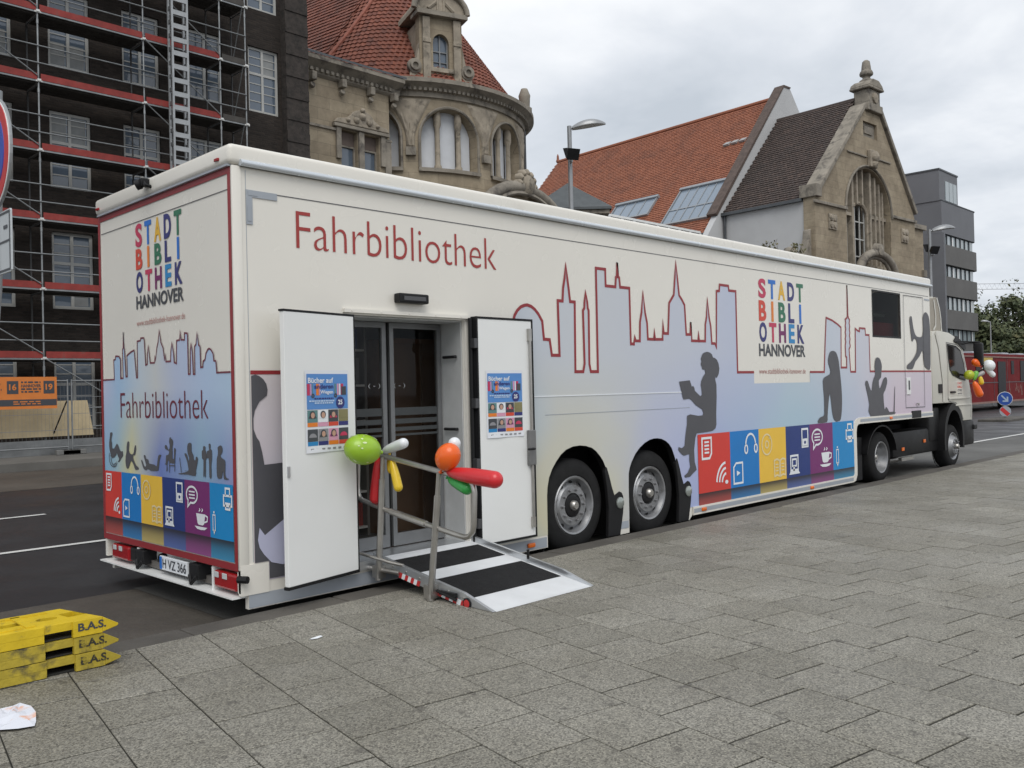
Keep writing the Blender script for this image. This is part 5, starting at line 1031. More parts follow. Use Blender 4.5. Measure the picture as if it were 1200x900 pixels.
# ------------------------------------------------------------------ sandstone building with rotunda
RC = Vector((24.66, 29.04, 0)); RR_ = 6.1; wv = Vector((-.622, -.783, 0)); tv = Vector((.783, -.622, 0))
def RN(th): return wv*cos(th)+tv*sin(th)
def RP_(th, z, r=RR_): return RC+RN(th)*r+Vector((0, 0, z))
RB = thing('sandstone_building', 'old sandstone building with red tiled rotunda roof, dormer and boarded arched windows', 'building', (24, 29, .2))
D2 = radians
# pavilion
b = MB(); ph = [[(17.62, 9.3), (18.42, 9.3), (18.42, 12.42), (17.62, 12.42)], [(18.72, 9.3), (19.52, 9.3), (19.52, 12.42), (18.72, 12.42)]]
b.prism([[(15.17, .2), (20.07, .2), (20.07, 14.5), (15.17, 14.5)]]+ph, SY(24), SY(24.5)); b.box(19.7, 20.07, 24.5, 27, .2, 14.5); b.build('pavilion_wall', sandst, RB)
b = MB(); b.box(16.02, 16.09, 23.93, 23.999, .2, 14.3); b.box(15.4, 17.35, 23.92, 23.998, 12.30, 12.40); b.box(19.72, 20.14, 23.92, 23.998, 12.30, 12.40); b.box(19.8, 20.12, 23.94, 23.997, .2, 12.3); b.build('string_course', stoned, RB)
b = MB(); b.prism([[(23.97, 14.28), (23.86, 14.36), (23.80, 14.55), (23.55, 14.72), (23.45, 14.78), (23.45, 14.95), (24.4, 15.0), (24.4, 14.28)]], lambda p, q: Vector((15.17, p, q)), lambda p, q: Vector((20.55, p, q))); b.build('pavilion_cornice', stoned, RB)
for k in range(9):
    q = MB(); q.box(15.45-(.0 if k % 2 else .12), 16.0, 23.95, 23.998, 12.45+.0+.46*k if 0 else 8.3+.46*k, 8.3+.46*k+.445); q.build('quoin', sandst, RB, bevel=.012)
b = MB(); b.add([(15.17, 23.42, 14.96), (20.62, 23.42, 14.96), (20.62, 24.6, 15.5), (15.17, 27.5, 17.0), (15.17, 23.42, 15.05), (20.62, 23.42, 15.05)], [(0, 1, 5, 4), (4, 5, 2, 3)]); b.build('pavilion_roof', gutter, RB)
for x in (16.1, 17.5, 18.9, 20.1):
    b = MB(); b.box(x, x+.22, 23.62, 23.96, 14.02, 14.35); b.tube([(x+.11, 23.75, 13.88), (x+.11, 23.9, 13.82)], .12, 8); b.build('corbel', stoned, RB, bevel=.03)
for x in [15.6+.24*k for k in range(19)]:
    b = MB(); b.box(x, x+.12, 23.72, 23.85, 14.42, 14.55); b.build('dentil', stoned, RB)
for x0 in (17.62, 18.72):
    b = MB(); b.box(x0+.02, x0+.78, 24.22, 24.25, 11.86, 12.40); b.build('blind', mat('brown_blind', (.13, .10, .085), .8) if 'brown_blind' not in bpy.data.materials else bpy.data.materials['brown_blind'], RB)
    b = MB(); b.quad((x0, 24.28, 9.3), (x0+.8, 24.28, 9.3), (x0+.8, 24.28, 11.86), (x0, 24.28, 11.86)); wq = b.build('window', glass_s, RB); b = MB(); b.box(x0+.0, x0+.06, 24.2, 24.27, 9.3, 11.85); b.box(x0+.74, x0+.8, 24.2, 24.27, 9.3, 11.85); b.box(x0+.06, x0+.74, 24.2, 24.27, 11.78, 11.85); b.build('frame', stoned, wq)
b = MB(); b.box(18.44, 18.70, 23.88, 24.1, 9.3, 12.45); b.box(17.35, 17.58, 23.88, 23.999, 11.2, 12.5); b.box(19.56, 19.79, 23.88, 23.999, 11.2, 12.5); b.box(17.2, 19.95, 23.8, 23.998, 12.46, 12.60); b.build('window_surround', stoned, RB, bevel=.02)
pd = [(17.2, 12.62), (17.35, 12.80), (17.7, 12.86), (17.95, 12.98), (18.15, 13.2), (18.57, 13.36), (19.0, 13.2), (19.2, 12.98), (19.45, 12.86), (19.8, 12.80), (19.95, 12.62)]
b = MB(); b.prism([pd], SY(23.80), SY(24.0)); b.build('pediment', sandst2, RB, bevel=.03)
b = MB()
for x, z, r in ((18.57, 13.05, .17), (18.25, 12.85, .15), (18.9, 12.85, .15), (17.85, 12.78, .10), (19.3, 12.78, .10), (18.57, 13.30, .12)): b.lathe([(0, -.12), (r*.7, -.09), (r, 0), (r*.8, .05)], (x, 23.80, z), (0, 1, 0), 10)
q = b.build('carving', sandst2, RB, smooth=60); q['kind'] = 'stuff'
# rotunda wall with arches
arch_c = [D2(-47), D2(-13), D2(21), D2(55), D2(89)]; hw = D2(12.6); zb, zs, zt = 11.45, 12.75, 14.08
def arch_top(th):
    for c in arch_c:
        u = (th-c)/hw
        if abs(u) < 1: return zs+(zt-zs)*sqrt(max(0, 1-u*u))
    return None
ths = set()
for i in range(-40, 61): ths.add(round(D2(i*2), 5))
for c in arch_c:
    for k in range(-14, 15): ths.add(round(c+hw*sin(pi/2*k/14), 5))
ths = sorted(ths)
b = MB()
def inside(a, c_): m = (a+c_)/2; return arch_top(m) is not None
def top_at(t, a, c_):
    m = (a+c_)/2
    for c in arch_c:
        if abs(m-c) < hw: u = min(1, abs(t-c)/hw); return zs+(zt-zs)*sqrt(max(0, 1-u*u))
for a, c_ in zip(ths, ths[1:]):
    if inside(a, c_):
        b.quad(RP_(a, .2), RP_(c_, .2), RP_(c_, zb), RP_(a, zb)); ta, tc_ = top_at(a, a, c_), top_at(c_, a, c_)
        b.quad(RP_(a, ta), RP_(c_, tc_), RP_(c_, 14.6), RP_(a, 14.6)); b.quad(RP_(a, ta), RP_(c_, tc_), RP_(c_, tc_, 5.5), RP_(a, ta, 5.5)); b.quad(RP_(a, zb), RP_(c_, zb), RP_(c_, zb+.05, 5.5), RP_(a, zb+.05, 5.5))
    else: b.quad(RP_(a, .2), RP_(c_, .2), RP_(c_, 14.6), RP_(a, 14.6))
for c in arch_c:
    for s_ in (-1, 1): t_ = c+s_*hw; b.quad(RP_(t_, zb), RP_(t_, zs), RP_(t_, zs, 5.5), RP_(t_, zb, 5.5))
b.build('rotunda_wall', sandst, RB)
b = MB()
for c in arch_c:      # moulded archivolt, proud of the wall
    pts = [RP_(c+hw*1.06*cos(t), zs+(zt-zs+.08)*sin(t), RR_+.02) for t in [pi*i/18 for i in range(19)]]
    b.tube([RP_(c+hw*1.06, zb, RR_+.02)]+pts+[RP_(c-hw*1.06, zb, RR_+.02)], .07, 6)
b.build('archivolt', stoned, RB, smooth=60)
b = MB(); b.lathe([(5.5, .2), (5.5, 14.6), (0, 14.62)], RC, (0, 0, 1), 64); b.build('inner_wall', stoned, RB, smooth=40)
for c in arch_c[:4]:
    for u0, u1 in ((-.96, -.44), (-.34, .34), (.44, .96)):
        b = MB(); n = 6; xs = [c+hw*(u0+(u1-u0)*i/n) for i in range(n+1)]
        for a, c_ in zip(xs, xs[1:]): b.quad(RP_(a, zb+.1, 5.62), RP_(c_, zb+.1, 5.62), RP_(c_, min(zs+(zt-zs)*sqrt(max(0, 1-((c_-c)/hw)**2)), zt), 5.62), RP_(a, min(zs+(zt-zs)*sqrt(max(0, 1-((a-c)/hw)**2)), zt), 5.62))
        b.build('boarded_window', mat('window_board', (.55, .57, .60), .7, var=.05) if 'window_board' not in bpy.data.materials else bpy.data.materials['window_board'], RB)
    for u in (-.39, .39):
        t_ = c+hw*u; z1 = zs+(zt-zs)*sqrt(1-u*u)
        b = MB(); b.lathe([(.17, 0), (.17, .12), (.12, .2), (.11, z1-zb-.75), (.17, z1-zb-.6), (.17, z1-zb-.2), (.13, z1-zb)], RP_(t_, zb+.05, 5.82), (0, 0, 1), 10); b.build('window_column', sandst2, RB, smooth=40)
    b = MB(); 
    for i in range(8): a, c_ = c-hw*1.1+hw*2.2*i/8, c-hw*1.1+hw*2.2*(i+1)/8; b.add([RP_(a, zb-.16, RR_), RP_(c_, zb-.16, RR_), RP_(c_, zb-.16, RR_+.14), RP_(a, zb-.16, RR_+.14), RP_(a, zb, RR_), RP_(c_, zb, RR_), RP_(c_, zb, RR_+.14), RP_(a, zb, RR_+.14)], [(0, 1, 2, 3), (4, 7, 6, 5), (3, 2, 6, 7)])
    b.build('sill', stoned, RB)
for c in (D2(4), D2(38), D2(71)):     # carved spandrels
    b = MB(); n, m = 14, 16; vs = []
    for j in range(m+1):
        v = j/m; z = 12.25+v*2.2; hwid = D2(1.8)+D2(7.2)*max(0, (v-.25)/.75)**1.3
        for i in range(n+1):
            u = i/n*2-1; bump = .05+.06*abs(sin(u*9+v*3))*abs(cos(v*14+u*4))+.05*(1-u*u); vs.append(RP_(c+hwid*u, z, RR_+bump*(1 if abs(u) < .97 and 0 < j < m else .1)))
    b.add(vs, [(j*(n+1)+i, j*(n+1)+i+1, (j+1)*(n+1)+i+1, (j+1)*(n+1)+i) for j in range(m) for i in range(n)]); b.build('carved_spandrel', sandst2, RB, smooth=30)
    b = MB(); b.add([RP_(c+D2(a), z, r) for z in (11.95, 12.3) for r in (RR_, RR_+.2) for a in (-2, 2)], [(0, 1, 3, 2), (4, 6, 7, 5), (2, 3, 7, 6), (0, 2, 6, 4), (1, 5, 7, 3)]); b.build('console', stoned, RB)
b = MB(); b.lathe([(RR_+.001, 14.5), (RR_+.10, 14.52), (RR_+.12, 14.72), (RR_+.30, 14.85), (RR_+.50, 14.98), (RR_+.58, 15.02), (RR_+.58, 15.2), (RR_+.40, 15.27), (RR_-.5, 15.36)], RC, (0, 0, 1), 96); b.build('rotunda_cornice', stoned, RB, smooth=30)
b = MB()
for i in range(-34, 50):
    a = D2(i*2); b.add([RP_(a+D2(d), z, r) for z in (14.74, 14.9) for r in (RR_+.11, RR_+.32) for d in (-.55, .55)], [(0, 1, 3, 2), (4, 6, 7, 5), (2, 3, 7, 6), (0, 2, 6, 4), (1, 5, 7, 3)])
q = b.build('dentil', stoned, RB); q['kind'] = 'stuff'
# conical pantile roof, every tile a piece of geometry
b = MB(); r0, z0, r1, z1 = RR_-.12, 15.34, .3, 23.4; rows = 33; sl = sqrt((r0-r1)**2+(z1-z0)**2)
def cone(th, f, lift): n = RN(th); r = r0+(r1-r0)*f; k = Vector((0, 0, (r0-r1)/sl))+n*((z1-z0)/sl); return RC+n*r+Vector((0, 0, z0+(z1-z0)*f))+k*lift
for j in range(rows):
    f0, f1 = j/rows, (j+1.06)/rows; rm = r0+(r1-r0)*f0; dth = .25/max(rm, .5)
    th = D2(-105)+(j % 2)*dth*0
    while th < D2(105):
        l = random.uniform(-.004, .006); vs = []
        for k in range(5):
            t = th+dth*(k/4*1.04); h = .045*(.5+.5*cos(2*pi*k/4)) 
            vs.append(cone(t, f0, .05+h+l))
        for k in range(5):
            t = th+dth*(k/4*1.04); vs.append(cone(t, f1, .005+.045*(.5+.5*cos(2*pi*k/4))))
        vs += [cone(th+dth*(k/4*1.04), f0, .0) for k in range(5)]
        b.add(vs, [(k, k+1, 6+k, 5+k) for k in range(4)]+[(10+k, 11+k, k+1, k) for k in range(4)]); th += dth
q = b.build('roof_tile', pantile, RB); q['kind'] = 'stuff'
b = MB(); b.tube([cone(D2(-46)+D2(28)*i/8, .02+.9*i/8, .07) for i in range(9)], .10, 7); b.build('ridge_tile', mat('ridge_red', (.27, .09, .06), .75, var=.2, vs=4), RB)
# second, straight roof left behind the cone
RTH = D2(-43)
REAR_ROOF = True
# dormer
DT = D2(19); dn, dt_ = RN(DT), Vector((-RN(DT).y, RN(DT).x, 0))
if dt_.dot(tv) < 0: dt_ = -dt_
DO = RC+dn*(RR_-.35)
def DP(u, z, d=0): return DO+dt_*u+dn*d+Vector((0, 0, z))
dor = []
b = MB(); dl = [(-1.0, 15.3), (1.0, 15.3), (1.0, 18.2), (-1.0, 18.2)]; dh = [(-.38, 16.0)]+[(.38, 16.0), (.38, 17.1)]+[(.38*cos(t), 17.1+.42*sin(t)) for t in [pi*i/10 for i in range(1, 10)]]+[(-.38, 17.1)]
b.prism([dl, dh], lambda u, z: DP(u, z), lambda u, z: DP(u, z, -.5)); b.build('dormer_wall', sandst, RB)
b = MB(); T = lambda v: DP(v.x, v.z, v.y)
for s_ in (-1, 1): b.box(s_*.72-.17, s_*.72+.17, .002, .16, 15.3, 18.15, T=T); b.box(s_*.72-.2, s_*.72+.2, .162, .2, 17.0, 17.2, T=T)
b.box(-.95, .95, -3.2, -.502, 15.3, 18.1, T=T); b.box(-.55, .55, .002, .12, 15.78, 15.98, T=T); b.build('dormer_pier', sandst2, RB, bevel=.02)
b = MB(); b.box(-1.18, 1.18, -.6, .32, 18.2, 18.36, T=T); b.box(-1.10, 1.10, -.6, .24, 18.362, 18.44, T=T); b.build('dormer_cornice', stoned, RB)
seg = [(1.2*cos(t)*1.02, 18.44+.95*sin(t)) for t in [pi*i/14 for i in range(15)]]
b = MB(); b.prism([seg], lambda u, z: DP(u, z, .05), lambda u, z: DP(u, z, -2.6)); b.build('dormer_pediment', sandst2, RB)
b = MB(); b.tube([DP(u*1.03, z+.03, .10) for u, z in seg], .13, 7); b.build('dormer_hood', stoned, RB, smooth=60)
b = MB(); b.tube([DP(-.15, 18.5, .06), DP(-.15, 19.2, .06)], .06, 6); b.tube([DP(.15, 18.5, .06), DP(.15, 19.2, .06)], .06, 6); b.tube([DP(-.6, 18.55, .06), DP(-.2, 18.9, .06)], .08, 6); b.tube([DP(.6, 18.55, .06), DP(.2, 18.9, .06)], .08, 6); q = b.build('carving', sandst2, RB); q['kind'] = 'stuff'
for s_ in (-1, 1):
    b = MB(); b.lathe([(0, .05), (.12, .06), (.13, .16), (.22, .16), (.24, .06), (.32, .05), (.33, -.1)], DP(s_*1.25, 15.95, 0), dn, 16); b.build('volute', stoned, RB, smooth=30)
    b = MB(); b.prism([[(s_*1.0, 15.3), (s_*1.5, 15.3), (s_*1.45, 15.7), (s_*1.2, 16.1), (s_*1.02, 17.0)]], lambda u, z: DP(u, z, 0), lambda u, z: DP(u, z, -.3)); b.build('scroll', sandst2, RB)
b = MB(); b.sheet([dh], lambda u, z: DP(u, z, -.25)); dw = b.build('dormer_window', glass_s, RB); b = MB()
for u0, u1, z0_, z1_ in ((-.38, -.32, 16, 17.4), (.32, .38, 16, 17.4), (-.03, .03, 16, 17.5), (-.32, -.03, 16.75, 16.8), (.03, .32, 16.75, 16.8), (-.32, -.03, 16.3, 16.33), (.03, .32, 16.3, 16.33), (-.32, .32, 16.0, 16.06)): b.box(u0, u1, -.245, -.18, z0_, z1_, T=T)
b.build('frame', mat('dormer_frame', (.20, .21, .22), .6), dw)
# corner post stone at the right end of the cornice and low porch arch
b = MB(); pz = RP_(D2(74), 15.2, RR_+.2); b.lathe([(.36, 0), (.36, .25), (.26, .3), (.28, .75), (.30, .85), (.16, 1.2), (0, 1.25)], pz, (0, 0, 1), 12); b.build('finial', stoned, RB, smooth=40)
b = MB(); b.tube([RP_(D2(84), 15, RR_+.1), RP_(D2(84), 5, RR_+.1)], .07, 7); b.build('downpipe', gutter, RB)
PN = RN(D2(50)); PT_ = Vector((-PN.y, PN.x, 0)); PT_ = PT_ if PT_.dot(tv) > 0 else -PT_; PO = RC+PN*(RR_+1.2)
pa = lambda r: [PO+PT_*(r*1.18*cos(t))+Vector((0, 0, 8.6+r*.72*sin(t))) for t in [pi*i/20 for i in range(21)]]
b = MB(); b.tube(pa(3.15), .26, 8); b.tube([p+PN*.1 for p in pa(2.75)], .12, 6); b.build('porch_arch', stoned, RB, smooth=60)
b = MB(); q_ = pa(3.0); b.add([p-PN*.1 for p in q_]+[p-PN*1.5 for p in q_], [tuple(range(21))]+[(i, i+1, 22+i, 21+i) for i in range(20)]); b.build('porch_gable', sandst, RB)
b = MB(); b.lathe([(0, .35), (.35, .3), (.55, .1), (.62, -.15)], PO+Vector((0, 0, 11.0)), PN, 14)
for k in range(7): t = pi*k/6; b.lathe([(0, .28), (.18, .15), (.2, -.1)], PO+PT_*(.62*cos(t))+Vector((0, 0, 11.0+.55*sin(t))), PN, 8)
q = b.build('cartouche', sandst2, RB, smooth=60); q['kind'] = 'stuff'

# ------------------------------------------------------------------ gabled sandstone hall and orange roofed hall
TH = radians(-3.5); GO = Vector((50.803, 20, 0)); ga = Vector((cos(TH), sin(TH), 0)); gb = Vector((-sin(TH), cos(TH), 0))
def G(s, t, z): return GO+ga*s+gb*t+Vector((0, 0, z))
GT = lambda v: G(v.x, v.y, v.z)
def FP(t): return lambda s, z: G(s, t, z)
GH = thing('gabled_hall', 'sandstone hall with steep gable, big arched window, dark tiled roof and stone finial', 'building', G(7, 6, .2))
ah = [(3.95, 6.0), (10.25, 6.0), (10.25, 13.3)]+[(7.1+3.15*cos(t), 13.3+3.1*sin(t)) for t in [pi*i/20 for i in range(1, 20)]]+[(3.95, 13.3)]
sq_ = [(6.55, 18.6), (8.55, 18.6), (8.55, 19.65), (6.55, 19.65)]
b = MB(); b.prism([[(-.1, .2), (14.1, .2), (14.1, 13.7), (13.9, 14.1), (8.9, 20.45), (6.7, 20.45), (.5, 14.0), (-.1, 13.9)], ah, sq_], FP(0), FP(.8)); b.build('gable_wall', sandst, GH)
b = MB(); b.box(6.4, 8.7, .2, .4, 18.4, 19.8, T=GT); b.box(7.0, 8.1, .12, .199, 18.9, 19.4, T=GT); b.build('niche', stoned, GH)
for p0, p1 in (((.3, 13.95), (6.75, 20.6)), ((8.85, 20.6), (14.05, 14.0))):
    d = Vector((p1[0]-p0[0], p1[1]-p0[1])); n = Vector((-d.y, d.x)).normalized()
    if n.y < 0: n = -n
    lp = [p0, p1, (p1[0]+n.x*.3, p1[1]+n.y*.3), (p0[0]+n.x*.3, p0[1]+n.y*.3)]
    b = MB(); b.prism([lp], FP(-.22), FP(.9)); b.build('coping', stoned, GH, bevel=.05)
b = MB(); b.box(-.3, 3.9, -.16, -.002, 13.18, 13.38, T=GT); b.box(10.3, 14.2, -.16, -.002, 13.38, 13.58, T=GT); b.box(4.2, 6.9, -.1, -.002, 17.12, 17.24, T=GT); b.box(8.1, 10.4, -.1, -.002, 17.2, 17.32, T=GT); b.box(-.25, .4, -.25, 1.0, 13.6, 14.4, T=GT); b.build('string_course', stoned, GH, bevel=.03)
for s, z, w in ((2.0, 12.2, .5), (12.3, 12.3, .5)):
    b = MB(); b.box(s-w, s+w, -.10, -.002, z-w, z+w, T=GT)
    for i in range(4): b.lathe([(0, -.12), (.2, -.08), (.24, .0)], G(s+(-.22 if i % 2 else .22), -.1, z+(.22 if i < 2 else -.22)), gb, 8)
    b.build('relief', sandst2, GH)
b = MB(); b.box(7.0, 8.0, -.3, -.002, 16.5, 17.7, T=GT); b.lathe([(0, -.35), (.35, -.2), (.45, .05)], G(7.5, -.3, 17.2), gb, 10); b.lathe([(0, -.3), (.3, -.1), (.35, .05)], G(7.5, -.28, 16.75), gb, 10); b.build('keystone', sandst2, GH, bevel=.06)
b = MB(); b.box(6.85, 8.95, -.3, 1.0, 20.4, 20.95, T=GT); b.box(7.1, 8.75, -.2, .9, 20.95, 21.95, T=GT); b.box(6.85, 9.0, -.4, 1.1, 21.95, 22.12, T=GT); b.prism([[(6.85, 22.122), (9.0, 22.122), (8.85, 22.35), (8.35, 22.65), (7.5, 22.65), (7.0, 22.35)]], FP(-.36), FP(1.06)); b.build('pedestal', stoned, GH, bevel=.06)
b = MB(); b.lathe([(.48, 0), (.48, .12), (.27, .25), (.25, .38), (.44, .5), (.46, .62), (.40, .78), (.33, .84), (.30, 1.15), (.25, 1.45), (.12, 1.56), (0, 1.58)], G(7.93, .35, 22.62), (0, 0, 1), 14); b.build('finial', stoned, GH, smooth=35)
b = MB(); b.lathe([(0, -.12), (.36, -.08), (.4, .1)], G(7.93, -.22, 21.4), gb, 10); b.build('medallion', sandst2, GH)
# tracery
b = MB(); b.quad(G(3.9, 1.0, 6), G(10.3, 1.0, 6), G(10.3, 1.0, 16.5), G(3.9, 1.0, 16.5)); b.build('window_glazing', glass_d, GH)
def zc(s): return 13.3+3.1*sqrt(max(0, 1-((s-7.1)/3.15)**2))
for s, w in ((5.35, .12), (6.0, .09), (6.75, .09), (7.85, .14), (8.55, .10), (9.15, .10), (9.65, .08)):
    b = MB(); b.box(s-w, s+w, .25, .9, 13.9 if 5.4 < s < 7.8 else 6, zc(s), T=GT); b.build('mullion', sandst2, GH)
b = MB(); b.box(7.99, 10.2, .3, .85, 13.1, 13.35, T=GT); b.box(3.97, 5.22, .3, .85, 13.0, 13.22, T=GT); b.box(8.0, 10.2, .3, .85, 9.6, 9.85, T=GT); b.tube([G(5.47, .5, 10), G(5.47, .5, 13.2)]+[G(6.6+1.13*cos(t), .5, 13.2+.85*sin(t)) for t in [pi-pi*i/10 for i in range(11)]]+[G(7.73, .5, 10)], .13, 6); b.build('tracery', sandst2, GH)
b = MB()
for s in (5.6, 6.25, 6.95, 7.6): b.box(s-.04, s+.04, .62, .7, 7, 13.9, T=GT)
for z in (8, 9.2, 10.4, 11.6, 12.8): b.box(5.6, 7.6, .64, .69, z-.04, z+.04, T=GT)
for s in (4.3, 4.75, 5.15): b.box(s-.03, s+.03, .62, .7, 7, zc(s)-.2, T=GT)
for z in (9.2, 10.4, 11.6, 12.8): b.box(4.1, 5.2, .64, .69, z-.03, z+.03, T=GT)
b.build('window_frame', winwhite, GH)
b = MB(); b.tube([G(7.1+3.3*cos(t), -.05, 13.3+3.25*sin(t)) for t in [pi*i/20 for i in range(21)]], .10, 6); b.build('archivolt', stoned, GH, smooth=60)
b = MB(); b.tube([G(6.9+2.6*cos(t), -.6, 8.9+1.6*sin(t)) for t in [pi*i/14 for i in range(15)]], .28, 7); b.tube([G(6.9+2.1*cos(t), -.5, 8.9+1.3*sin(t)) for t in [pi*i/14 for i in range(15)]], .14, 6); b.lathe([(0, -.4), (.4, -.3), (.5, .1)], G(6.9, -.6, 10.7), gb, 10); b.build('porch_arch', stoned, GH, smooth=60)
b = MB(); b.prism([[(14.1, .2), (16.4, .2), (16.4, 13.4), (14.1, 13.5)], [(14.25, 10.9), (14.5, 10.9), (14.5, 12.2), (14.25, 12.2)], [(14.7, 10.9), (14.95, 10.9), (14.95, 12.2), (14.7, 12.2)]], FP(.4), FP(1.0)); b.box(16.0, 16.4, 1.0, 8, .2, 13.4, T=GT); b.build('annex_wall', sandst, GH)
b = MB(); b.box(14.12, 16.6, .2, .395, 13.15, 13.5, T=GT); b.box(16.0, 16.5, .2, .398, 9.6, 10.1, T=GT); b.build('annex_cornice', stoned, GH); b = MB(); b.box(14.2, 15.0, .8, .9, 10.8, 12.3, T=GT); b.build('annex_window', glass_d, GH)
# white side wall and dark roof
b = MB(); b.box(.0, .3, .82, 6.9, .2, 13.5, T=GT); b.build('side_wall', whiteb, GH)
b = MB(); b.box(-.32, -.02, .85, 6.95, 13.42, 13.62, T=GT); b.tube([G(-.12, 6.75, 13.4), G(-.12, 6.75, 8)], .09, 7); b.build('gutter', gutter, GH)
def tiles(name, parent, m, o, eu, ev, nu, nv, tw, th_, lift=.05):
    b = MB(); nrm = eu.cross(ev).normalized(); nrm = nrm if nrm.z > 0 else -nrm
    for j in range(nv):
        for i in range(nu):
            l = lift+random.uniform(-.008, .012); off = (tw/2 if j % 2 else 0); g = .008
            p = o+eu*(i*tw+off+g)+ev*(j*th_); q = p+eu*(tw-2*g); r = q+ev*(th_*1.08); s = p+ev*(th_*1.08)
            b.add([p+nrm*l, q+nrm*l, r+nrm*.006, s+nrm*.006, p, q], [(0, 1, 2, 3), (4, 5, 1, 0)])
    q = b.build(name, m, parent); q['kind'] = 'stuff'; return q
ev = (ga*7.35+Vector((0, 0, 21.4-13.5))); Lr = ev.length; ev = ev/Lr
if REAR_ROOF:
    o_ = cone(RTH, .0, .08); eu_ = Vector((RN(RTH).y, -RN(RTH).x, 0)); eu_ = -eu_ if eu_.dot(tv) > 0 else eu_; ev_ = (cone(RTH, .5, .08)-cone(RTH, 0, .08)).normalized(); tiles('roof_tile', RB, pantile, o_, eu_, ev_, 26, 40, .25, .30, .05)
    q = MB(); q.add([o_, o_+eu_*6.5, o_+eu_*6.5+ev_*12, o_+ev_*12], [(0, 1, 2, 3)]); q.build('rear_roof', pantile, RB)
tiles('roof_tile', GH, darktile, G(-.15, .85, 13.55), gb, ev, int(6.15/.26), int(Lr/.25), .26, .25, .06)
b = MB(); b.add([G(-.15, .85, 13.5), G(-.15, 7.2, 13.5), G(7.2, 7.2, 21.36), G(7.2, .85, 21.36), G(14.4, .85, 13.5), G(14.4, 7.2, 13.5)], [(0, 1, 2, 3), (3, 2, 5, 4)]); b.build('roof', darktile, GH)
b = MB(); b.tube([G(7.2, .8, 21.42), G(7.2, 7.2, 21.42)], .13, 7); b.build('ridge_tile', darktile, GH)
# small stone consoles and orb in front of the white wall
b = MB(); b.prism([[(-1.2, 8.0), (-.05, 8.0), (-.05, 11.6), (-.25, 11.5), (-.35, 10.9), (-.7, 10.2), (-1.1, 9.9), (-1.2, 9.4)]], FP(.3), FP(.8)); b.build('side_volute', stoned, GH, bevel=.05)
b = MB(); b.lathe([(.4, -2), (.4, 0), (.25, .1), (.22, .25), (.42, .5), (.45, .75), (.3, 1.0), (0, 1.08)], G(-2.2, .6, 9.2), (0, 0, 1), 14); b.build('orb', stoned, GH, smooth=40)

OH = thing('orange_roof_hall', 'long hall with orange tiled roof, white gable and two roof windows', 'building', G(8.6, 20, .2))
b = MB(); b.prism([[(-1.9, .2), (-1.9, 11.9), (-.7, 13.4), (8.2, 24.15), (9.1, 24.15), (19, 12.2), (19, .2)]], FP(6.95), FP(7.45)); b.build('gable_wall', whiteb, OH)
b = MB(); b.prism([[(-.95, 13.55), (8.15, 24.3), (9.15, 24.3), (9.0, 24.152), (8.2, 24.152), (-.75, 13.42)]], FP(6.9), FP(7.7)); b.build('verge', mat('verge_brown', (.09, .065, .055), .8, var=.3, vs=3), OH)
ev = (ga*(8.6+1.6)+Vector((0, 0, 23.6-12.2))); Lr = ev.length; ev /= Lr
tiles('roof_tile', OH, orangetile, G(-1.6, 7.5, 12.2), gb, ev, int(24.2/.27), int(Lr/.24), .27, .24, .05)
b = MB(); b.add([G(-1.6, 7.45, 12.17), G(-1.6, 31.6, 12.17), G(8.6, 31.6, 23.57), G(8.6, 7.45, 23.57), G(18.8, 7.45, 12.17), G(18.8, 31.6, 12.17)], [(0, 1, 2, 3), (3, 2, 5, 4)]); b.build('roof', orangetile, OH)
b = MB(); b.tube([G(8.6, 7.4, 23.66), G(8.6, 31.7, 23.66)], .14, 7); b.lathe([(.2, 0), (.12, .2), (.1, .5), (.02, .7)], G(8.6, 31.6, 23.7), (0, 0, 1), 8); b.build('ridge_tile', orangetile, OH)
b = MB(); b.box(-1.2, 0, 7.5, 31.5, .2, 12.1, T=GT); b.box(-1.2, 18.3, 31.0, 31.5, .2, 12.1, T=GT); b.prism([[(-1.2, 12.1), (18.3, 12.1), (8.6, 23.4)]], FP(31.2), FP(31.5)); b.build('side_wall', whiteb, OH)
b = MB(); b.box(-1.85, -1.6, 7.5, 31.6, 12.05, 12.22, T=GT); b.build('gutter', gutter, OH)
nrm = gb.cross(ev); nrm = nrm if nrm.z > 0 else -nrm
def SLP(s, t, h=0): return G(s, t, 12.2+(s+1.6)*1.1176)+nrm*h
